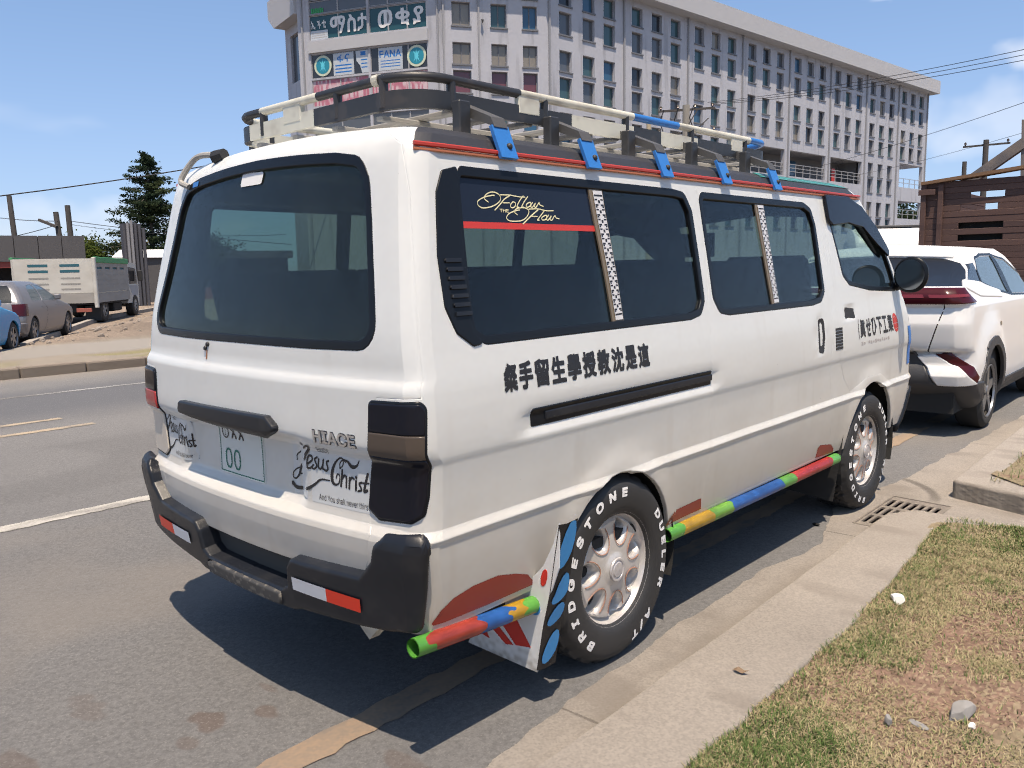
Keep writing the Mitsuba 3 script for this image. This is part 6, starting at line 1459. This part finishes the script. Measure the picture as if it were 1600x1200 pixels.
# white crossover parked ahead of the minibus
def suv_flare(y, z):
    out = 0 * y
    for cy in (.83, 3.35):
        k = np.sqrt(((y - cy) / .40) ** 2 + ((z - .32) / .42) ** 2); r = np.clip((1.75 - k) / .65, 0, 1); out = np.maximum(out, .035 * r * r * (3 - 2 * r))
    return out


suvb = Body([(.24, .84), (.34, .89), (.45, .905), (.60, .91), (.75, .905), (.90, .90), (1.0, .895), (1.06, .89), (1.10, .875), (1.16, .84), (1.24, .80), (1.36, .745), (1.45, .695), (1.52, .62)],
            [(.24, .34), (.34, .16), (.44, .05), (.52, .03), (.60, .08), (.70, .07), (.71, .03), (.80, .01), (.92, .0), (1.06, .04), (1.085, .02), (1.13, .005), (1.19, .03), (1.215, .10), (1.30, .34), (1.40, .58), (1.47, .70), (1.52, .86)],
            [(.24, 4.05), (.45, 4.20), (.70, 4.20), (.88, 4.05), (1.0, 3.6), (1.10, 3.1), (1.30, 2.85), (1.52, 2.45)], rc=.16, fc=.3, bow=(.09, 2.2), fbow=(.2, 2.2), crown=.03, cz=(1.3, 1.5), blend=(1.4, 2.7), flare=suv_flare)
S = Car('white_crossover', 'white crossover car with a full-width dark red tail light, parked ahead of the minibus', 'car', suvb, (-.03, 5.66, 0), 0, 'suv_paint')
ar, af = arch(suvb, .83, .32, .385, .40), arch(suvb, 3.35, .32, .385, .40)
rg_ = suvb.rear_q
_e = suvb.e1; _C = suvb.C
rglass = Polygon(np.vstack([np.array([(0, 1.222), (_e + .80 * _C, 1.222), (_e + .86 * _C, 1.26), (_e + .74 * _C, 1.35), (_e + .50 * _C, 1.405), (_e + .05 * _C, 1.435), (.52, 1.455), (.30, 1.463), (0, 1.466)])] if 1 else [rg_([(0, 1.222), (.66, 1.222), (.69, 1.26), (.655, 1.36), (.58, 1.425), (.36, 1.46), (0, 1.470)])])); rglass = rglass | mr(rglass)
side_g = Polygon(suvb.side_q([(.90, 1.245), (.92, 1.36), (1.00, 1.43), (1.25, 1.455), (1.75, 1.46), (2.15, 1.42), (2.75, 1.22), (2.95, 1.12), (2.3, 1.11), (1.72, 1.125), (1.40, 1.16)]))
cpil = Polygon(np.vstack([[(_e + .90 * _C, 1.222), (_e + .95 * _C, 1.26), (_e + .80 * _C, 1.36), (_e + .66 * _C, 1.395)], suvb.side_q([(.88, 1.405), (.89, 1.245), (.62, 1.24), (.50, 1.222)])]))
band = sbox(0, 1.095, suvb.e2 + .08, 1.200); band = Polygon([(0, 1.095), (suvb.e2 + .10, 1.095), (suvb.e2 - .04, 1.200), (0, 1.200)]); band = band | mr(band)
low = sbox(-suvb.e2 - .15, .24, suvb.e2 + .15, .445) | Polygon([(-.66, .44), (-.50, .70), (.50, .70), (.66, .44)])
wedge = Polygon([(.54, .665), (.66, .68), (.98, .452), (.70, .452)]); strip = Polygon([(.67, .69), (.76, .70), (1.03, .50), (.985, .46)])
hf = sbox(0, .24, suvb.smax, 1.52) - ar - af
cladding = (ar.buffer(.07) - ar) | (af.buffer(.07) - af)
cladding = (cladding | sbox(suvb.e2, .24, suvb.e4, .36)) & hf
full = (hf | mr(hf)) - rglass - side_g - mr(side_g) - cpil - mr(cpil) - band - low - cladding - mr(cladding)
S.part('body', S.skin(full, b=.004, depth=.03), 'suv_paint'); S.part('roof', roof_of(S, 1.52, .03), 'suv_paint', True)
S.part('tailgate_glass', S.skin(rglass, off=-.004), 'car_glass', True); S.part('spoiler', S.skin(Polygon(rg_([(-.50, 1.492), (-.60, 1.462), (0, 1.486), (.60, 1.462), (.50, 1.492), (0, 1.508)])).buffer(.004), off=.02, b=.01, depth=.03), 'suv_paint')
for q in (lambda p: p, mr):
    S.part('side_window', S.skin(q(side_g - Polygon(suvb.side_q([(1.62, 1.5), (1.70, 1.5), (1.78, 1.0), (1.70, 1.0)]))), off=-.004), 'side_glass_light', True); S.part('window_trim', S.skin(q((side_g.buffer(.02) - side_g) | (side_g & Polygon(suvb.side_q([(1.62, 1.5), (1.70, 1.5), (1.78, 1.0), (1.70, 1.0)])))), off=.002, depth=.01), 'black_trim')
    S.part('pillar_panel', S.skin(q(cpil), off=-.002, depth=.01), 'car_glass'); S.part('wheel_arch_cladding', S.skin(q(cladding), off=.012, b=.006, depth=.03), 'plastic_black'); S.part('bumper_wedge', S.skin(q(wedge), off=.035, b=.008, depth=.05), 'suv_paint'); S.part('reflector', S.skin(q(strip), off=.03, b=.004, depth=.04), 'lamp_dark_red', label='dark red reflector strip at the bumper corner')
S.part('tail_light', S.skin(band, off=.014, b=.006, depth=.03), 'lamp_dark_red', label='full-width dark red tail light'); S.part('tail_light_strip', S.skin([sbox(-.62, 1.135, .62, 1.158)] + [q(sbox(.66, 1.135, suvb.e2 - .02, 1.156)) for q in (lambda p: p, mr)], off=.0165), 'lamp_strip')
S.part('rear_bumper', S.skin(low, off=.020, b=.015, depth=.06), 'plastic_black')
[S.part('tailgate_seam', S.skin(q(Polygon([(.74, 1.095), (.748, 1.095), (.62, .70), (.610, .70)])), off=.0015), 'dark_hole') for q in (lambda p: p, mr)]
S.part('badge', S.skin([sbox(.30, .845, .345, .87), sbox(.375, .845, .42, .87)], off=.004), 'chrome_dark'); S.part('wing_badge', S.skin(sbox(suvb.e2 + .95, .86, suvb.e2 + 1.05, .895), off=.004), 'chrome_dark')
S.part('wing_fin', S.skin(Polygon(suvb.side_q([(.30, 1.235), (.36, 1.262), (.80, 1.235), (1.35, 1.155), (1.30, 1.11), (.60, 1.14)])), off=.010, b=.012, depth=.03), 'suv_paint')
S.part('underside', bevel_box(-.80, .80, .15, 4.0, .20, .42), 'under_black'); S.part('inner_lining', S.skin(sbox(-suvb.smax, .40, suvb.smax, 1.50) - rglass - side_g - mr(side_g) - cpil - mr(cpil), off=-.05, cell=(.2, .15)), 'interior_dark')
for x, sd in ((.92, 1), (-.92, -1)):
    for y in (.83, 3.35): S.wheel(x, y, sd, .32, .22, .225, 5)

# silver hatchback and blue car on the left
hatch = Body([(.18, .74), (.30, .80), (.55, .83), (.75, .825), (.88, .80), (1.10, .70), (1.25, .60), (1.32, .52)], [(.18, .16), (.30, .06), (.50, .0), (.75, .03), (.88, .07), (1.10, .22), (1.25, .36), (1.32, .50)],
             [(.18, 3.90), (.45, 4.02), (.62, 3.98), (.74, 3.80), (.84, 3.25), (.95, 2.9), (1.25, 2.2), (1.32, 1.95)], rc=.14, fc=.3, bow=(.08, 2.2), fbow=(.2, 2.2), blend=(1., 3.2))
P('side_glass_light', (0.06, 0.085, 0.095), 0.04, specular=0.8, clearcoat=1.0)
def small_car(name, label, loc, rz, mat, glass_, light):
    C = Car(name, label, 'car', hatch, loc, rz, mat); a1, a2 = arch(hatch, .72, .27, .33, .34), arch(hatch, 3.30, .27, .33, .34)
    g1 = Polygon(hatch.side_q([(.75, .92), (.88, 1.15), (1.05, 1.245), (1.42, 1.265), (1.42, .90)])); g2 = Polygon(hatch.side_q([(1.50, .90), (1.50, 1.265), (1.85, 1.24), (2.75, .90)]))
    rgl = Polygon(hatch.rear_q([(0, .89), (.60, .89), (.56, 1.10), (.46, 1.25), (0, 1.26)])); rgl = rgl | mr(rgl)
    h_ = sbox(0, .18, hatch.smax, 1.32) - a1 - a2 - g1 - g2; C.part('body', C.skin((h_ | mr(h_)) - rgl, b=.004, depth=.03), mat); C.part('roof', roof_of(C, 1.32, .03), mat, True)
    for q in (lambda p: p, mr):
        for p in (g1, g2): C.part('side_window', C.skin(q(p.buffer(.006)), off=-.006), glass_, True)
    C.part('rear_window', C.skin(rgl.buffer(.006), off=-.006), 'car_glass', True)
    for q in (lambda p: p, mr):
        C.part('tail_light', C.skin(q(sbox(.62, .62, hatch.e2 + .12, .86)), off=.008, b=.005, depth=.02), light)
        C.part('headlight', C.skin(q(sbox(hatch.e3 + .05, .52, hatch.e4 + .1, .68)), off=.008, b=.005, depth=.02), 'lens_clear'); C.part('door_seam', C.skin([q(Polygon(hatch.side_q([(1.455, .25), (1.465, .25), (1.465, .90), (1.455, .90)])))], off=.002), 'dark_hole')
    C.part('rear_bumper', C.skin(sbox(-hatch.e2, .26, hatch.e2, .46), off=.02, b=.015, depth=.04), mat if mat != 'blue_paint' else 'blue_dark'); C.part('number_plate', C.skin(sbox(-.24, .50, .24, .60), off=.012, depth=.01), 'plate_white'); C.part('underside', bevel_box(-.7, .7, .2, 3.8, .16, .40), 'under_black')
    C.part('side_mirror', bevel_box(.76, .90, 2.45, 2.55, .90, 1.02, .03), mat)
    C.part('door_handle', C.skin([Polygon(hatch.side_q([(1.3, .76), (1.42, .76), (1.42, .79), (1.3, .79)])), Polygon(hatch.side_q([(2.35, .76), (2.47, .76), (2.47, .79), (2.35, .79)]))], off=.012, depth=.01), mat)
    for x, sd in ((.82, 1), (-.82, -1)):
        for y in (.72, 3.30): C.wheel(x, y, sd, .29, .18, .19, 6)
    return C


hd = math.atan2(1.55, -2.25); h = np.array([math.cos(hd), math.sin(hd)]); rt = np.array([h[1], -h[0]])
def frame_at(p, lx, ly): return np.array([p[0], p[1]]) - rt * lx - h * ly
o = frame_at((-16.86, 5.02), .82, .72); small_car('silver_hatchback', 'silver hatchback parked at the left behind the blue car', (*o, .05), hd - math.pi / 2, 'silver_paint', 'side_glass_light', 'lamp_dark_red')
o = frame_at((-15.50, 4.36), .80, 3.95); small_car('blue_car', 'bright blue car cut off by the left edge of the picture', (*o, .05), hd - math.pi / 2, 'blue_paint', 'side_glass_light', 'blue_dark')

# dump truck
P('truck_grey', proc(lambda p, n, uv: mix((0.22, 0.213, 0.20), (0.30, 0.286, 0.263), fbm(p.x * 2, p.y * 2, p.z * 5, 4))), 0.7); P('truck_white', proc(lambda p, n, uv: mix((0.50, 0.50, 0.47), (0.38, 0.357, 0.317), fbm(p.x * 2, p.y * 2, p.z * 4, 4))), 0.65); P('truck_green', (0.05, 0.24, 0.10), 0.6); P('slot_dark', (0.02, 0.09, 0.12), 0.6); P('slot_grey', (0.24, 0.235, 0.22), 0.8)
th_ = math.atan2(2.75, -3.72); h = np.array([math.cos(th_), math.sin(th_)]); rt = np.array([h[1], -h[0]]); o = np.array([-24.43, 9.52]) - rt * 1.0 - h * 1.05
TK = Car('dump_truck', 'grey and white dump truck with a green rim, parked beyond the rubble', 'truck', None, (*o, .05), th_ - math.pi / 2, None, np.array([1.05, 1.14, .96]))
ps_r = plane_surf((1.08, 0, 0), (0, 1, 0), (0, 0, 1)); ps_b = plane_surf((-1.08, 0, 0), (1, 0, 0), (0, 0, 1)); ps_l = plane_surf((-1.08, 3.6, 0), (0, -1, 0), (0, 0, 1)); ps_f = plane_surf((1.08, 3.6, 0), (-1, 0, 0), (0, 0, 1))
sl_r = [(c, .92 + .0 + z) for c in (.42, 1.25, 2.05, 2.85) for z in (.75, .57, .39, .21)]; side_p = sbox(0, .98, 3.6, 2.02)
TK.part('side_board', slab(side_p - shapely.union_all([arc_poly([(c, 1.0 + z), (c + .52, 1.0 + z), (c + .52, 1.07 + z), (c, 1.07 + z)], .025) for c in (.25, 1.05, 1.85, 2.65) for z in (.72,)]), ps_r, .06), 'truck_grey')
for c in (.25, 1.05, 1.85, 2.65):
    TK.part('slot', slab(sbox(c, 1.72, c + .52, 1.79), ps_r, .02, -.03), 'slot_dark')
    for z in (.52, .36, .20): TK.part('slot', slab(sbox(c, 1.0 + z, c + .52, 1.035 + z), ps_r, .02, .006), 'slot_grey')
TK.part('lower_board', slab(sbox(0, .66, 3.6, .97), ps_r, .10, .02), 'truck_grey'); TK.part('side_board', slab(sbox(0, .66, 3.6, 2.02), ps_l, .06), 'truck_grey'); TK.part('front_board', slab(sbox(0, .66, 2.16, 2.02), ps_f, .06), 'truck_grey')
TK.part('tail_board', slab(sbox(0, .98, 2.16, 2.05), ps_b, .06), 'truck_white')
for c in (.42, 1.25):
    for i, z in enumerate((1.80, 1.62, 1.42, 1.24, 1.08)): TK.part('slot', slab(arc_poly([(c, z), (c + .52, z), (c + .52, z + (.08 if i < 2 else .05)), (c, z + (.08 if i < 2 else .05))], .02), ps_b, .02, .006), 'slot_dark' if i < 2 else 'slot_grey')
TK.part('tail_sill', slab(sbox(0, .66, 2.16, .97), ps_b, .10, .02), 'truck_grey'); TK.part('green_rim', cat([bevel_box(1.06, 1.115, 0, 3.6, 1.92, 2.10, .01), bevel_box(-1.12, -1.02, 0, 3.6, 2.02, 2.10, .01), bevel_box(-1.08, 1.08, 3.54, 3.62, 2.02, 2.10, .01)]), 'truck_green')
TK.part('corner_post', bevel_box(1.03, 1.13, -.08, .06, .50, 2.08, .02), 'truck_white'); TK.part('load_floor', bevel_box(-1.05, 1.05, .05, 3.55, .60, .66), 'under_black'); TK.part('chassis', cat([bevel_box(-.5, .5, .1, 5.0, .38, .60), bevel_box(.6, 1.0, 2.0, 2.9, .3, .6, .03)]), 'under_black'); TK.part('tail_lamp', bevel_box(.55, .95, -.12, -.06, .38, .50, .01), 'wall_red')
TK.part('mud_flap', bevel_box(.62, 1.05, .42, .45, .08, .55), 'rubber')
cab = hull([(x, y, z) for x in (-.98, .98) for y, z in ((3.75, .50), (5.30, .50), (5.32, 1.10), (5.15, 1.80), (4.95, 1.98), (3.75, 1.98))]); TK.part('cab', cab, 'truck_white'); TK.part('cab_window', slab(Polygon([(4.05, 1.20), (5.10, 1.20), (4.95, 1.78), (4.05, 1.82)]), plane_surf((.98, 0, 0), (0, 1, 0), (0, 0, 1)), .03, .006), 'car_glass'); TK.part('cab_stripe', slab(Polygon([(4.0, 1.15), (5.15, 1.15), (5.2, .8), (4.6, .65)]), plane_surf((.98, 0, 0), (0, 1, 0), (0, 0, 1)), .03, .005), 'sill_grey')
TK.part('side_mirror', bevel_box(1.05, 1.20, 5.0, 5.1, 1.3, 1.7, .03), 'rubber'); TK.part('bumper', bevel_box(-.95, .95, 5.3, 5.45, .32, .55, .04), 'truck_white')
for x, sd in ((1.0, 1), (-1.0, -1)):
    for y in (1.05, 4.70): TK.wheel(x, y, sd, .40, .26, .22, 6, 'truck_grey')

# brown plank truck ahead
def plank_col(p, n, uv):
    a = cell_rand(dr.floor(p.z / .105), 3, 1); g_ = fbm(p.x * 2.5, p.y * 2.5, p.z * 40, 3)
    return mix((0.052, 0.028, 0.025), (0.095, 0.052, 0.042), 0.5 * a + 0.6 * g_ - .1)


P('plank_brown', proc(plank_col), 0.75); P('plank_orange', proc(lambda p, n, uv: mix((0.20, 0.11, 0.055), (0.14, 0.085, 0.052), fbm(p.x * 3, p.y * 3, p.z * 30, 3))), 0.8); P('steel_worn', proc(lambda p, n, uv: mix((0.10, 0.095, 0.10), (0.24, 0.19, 0.15), fbm(p.x * 6, p.y * 6, p.z * 6, 3))), 0.6)
BT = Car('plank_truck', 'brown truck with high plank sides and an A-shaped steel frame, ahead of the crossover', 'truck', None, (0, 0, 0), 0, None)
r8 = np.random.default_rng(17); X0, X1, Y0 = -2.02, .42, 15.0
def planks(z0, z1, slots_, face, x0, x1):
    z = z0
    while z < z1:
        segs = [(x0, x1)]
        for sx0, sx1, sz0, sz1 in slots_:
            if sz0 < z + .05 < sz1: segs = [q for a, b in segs for q in ((a, min(b, sx0)), (max(a, sx1), b)) if q[1] - q[0] > .03] if sx0 < x1 else segs
        for a, b in segs:
            j = r8.uniform(0, .012); BT.part('plank', face(a, b, z + .001, z + .1055, j), 'plank_brown', False)
        z += .105


rear_face = lambda a, b, z0, z1, j: bevel_box(a, b, Y0 - .03 - j, Y0 + .02 - j, z0, z1, .006)
SL = [(-1.25, -.72, 2.52, 2.625), (-1.40, -.82, 2.31, 2.415), (-.30, .2, 2.52, 2.625), (-1.42, -.72, 2.005, 2.095), (-1.42, -.72, 1.795, 1.885), (-.25, .3, 2.005, 2.095), (-.25, .3, 1.795, 1.885)]
planks(.95, 2.80, SL, rear_face, X0, X1)
planks(.95, 2.10, [], lambda a, b, z0, z1, j: bevel_box(a, b, 19.6 + j, 19.64 + j, z0, z1, .006), X0, X1)
for xs in (X0, X1):
    planks(.95, 2.80, [], lambda a, b, z0, z1, j, xs=xs: bevel_box(xs - .02 + j, xs + .02 + j, a, b, z0, z1, .006), Y0 + .05, 19.6)
for sx0, sx1, sz0, sz1 in SL[3:]: BT.part('slot_back', bevel_box(sx0 - .1, sx1 + .1, Y0 + .12, Y0 + .14, sz0 - .08, sz1 + .08), 'dark_hole', False)
for x in (X0 + .02, X0 + .30): BT.part('stake', bevel_box(x - .045, x + .045, Y0 - .10, Y0 - .045, .80, 2.86 if x < -1.9 else 2.80, .01), 'plank_brown')
for z in (2.62, 1.50): BT.part('hinge', bevel_box(X0 - .06, X0 + .22, Y0 - .13, Y0 - .11, z, z + .10, .01), 'plank_brown')
BT.part('top_board', bar((X0 - .02, Y0 - .04, 2.83), (X1 + .1, Y0 - .04, 3.07), .20, .055), 'plank_orange'); BT.part('top_board', bar((X0 + .5, Y0 + .3, 2.90), (X1 + .1, Y0 + .1, 3.10), .26, .05), 'plank_orange')
BT.part('load_floor', bevel_box(X0, X1, Y0, 19.6, .85, .94), 'under_black'); BT.part('chassis', bevel_box(-1.3, -.3, Y0 + .2, 21.5, .55, .85), 'under_black')
BT.part('steel_frame', cat([bar((-.74, 16.8, 2.6), (-.79, 16.8, 4.02), .14, .14), bar((-.77, 16.78, 3.62), (-1.75, 16.78, 2.93), .16, .18), bar((-.77, 16.78, 3.62), (.30, 16.78, 2.95), .16, .18)]), 'steel_worn')
BT.part('cab', hull([(x, y, z) for x in (-1.95, .35) for y, z in ((19.9, .8), (21.9, .8), (21.9, 1.7), (21.6, 2.4), (19.9, 2.4))]), 'wall_red')
for x, sd in ((.20, 1), (-1.80, -1)):
    for y in (16.4, 21.0): BT.wheel(x, y, sd, .48, .3, .28, 6, 'truck_grey')
# white water tanker farther on
WT = Car('tanker_truck', 'white tank truck beyond the crossover', 'truck', None, (-4.6, 26.0, 0), math.radians(100) - math.pi / 2 - 1.2, None)
P('tank_white', (0.55, 0.55, 0.55), 0.4, clearcoat=0.3)
def lathe_y(prof, n=40): m = lathe_x(prof, n); v = np.asarray(m.vertices); return TM(np.stack([-v[:, 1], v[:, 0], v[:, 2]], -1), m.faces)
tz = moved(lathe_y([(-2.6, .001), (-2.58, .5), (-2.45, .82), (-2.3, .88), (2.3, .88), (2.45, .82), (2.58, .5), (2.6, .001)]), (0, 0, 1.62)); WT.part('tank', tz, 'tank_white', 30)
WT.part('walkway', bevel_box(-.25, .25, -1.8, 1.8, 2.50, 2.56, .01), 'rack_grey'); WT.part('hatch', moved(lathe((0, .4, 2.50), [(0, .25), (.14, .25), (.17, .15), (.18, .001)], 20)), 'rack_grey'); WT.part('chassis', bevel_box(-.5, .5, -2.6, 4.6, .55, .85), 'under_black')
WT.part('cab', hull([(x, y, z) for x in (-1.1, 1.1) for y, z in ((2.9, .8), (4.7, .8), (4.7, 1.6), (4.45, 2.4), (2.9, 2.4))]), 'tank_white')
for x, sd in ((1.05, 1), (-1.05, -1)):
    for y in (-1.6, 3.8): WT.wheel(x, y, sd, .48, .3, .28, 6, 'truck_grey')
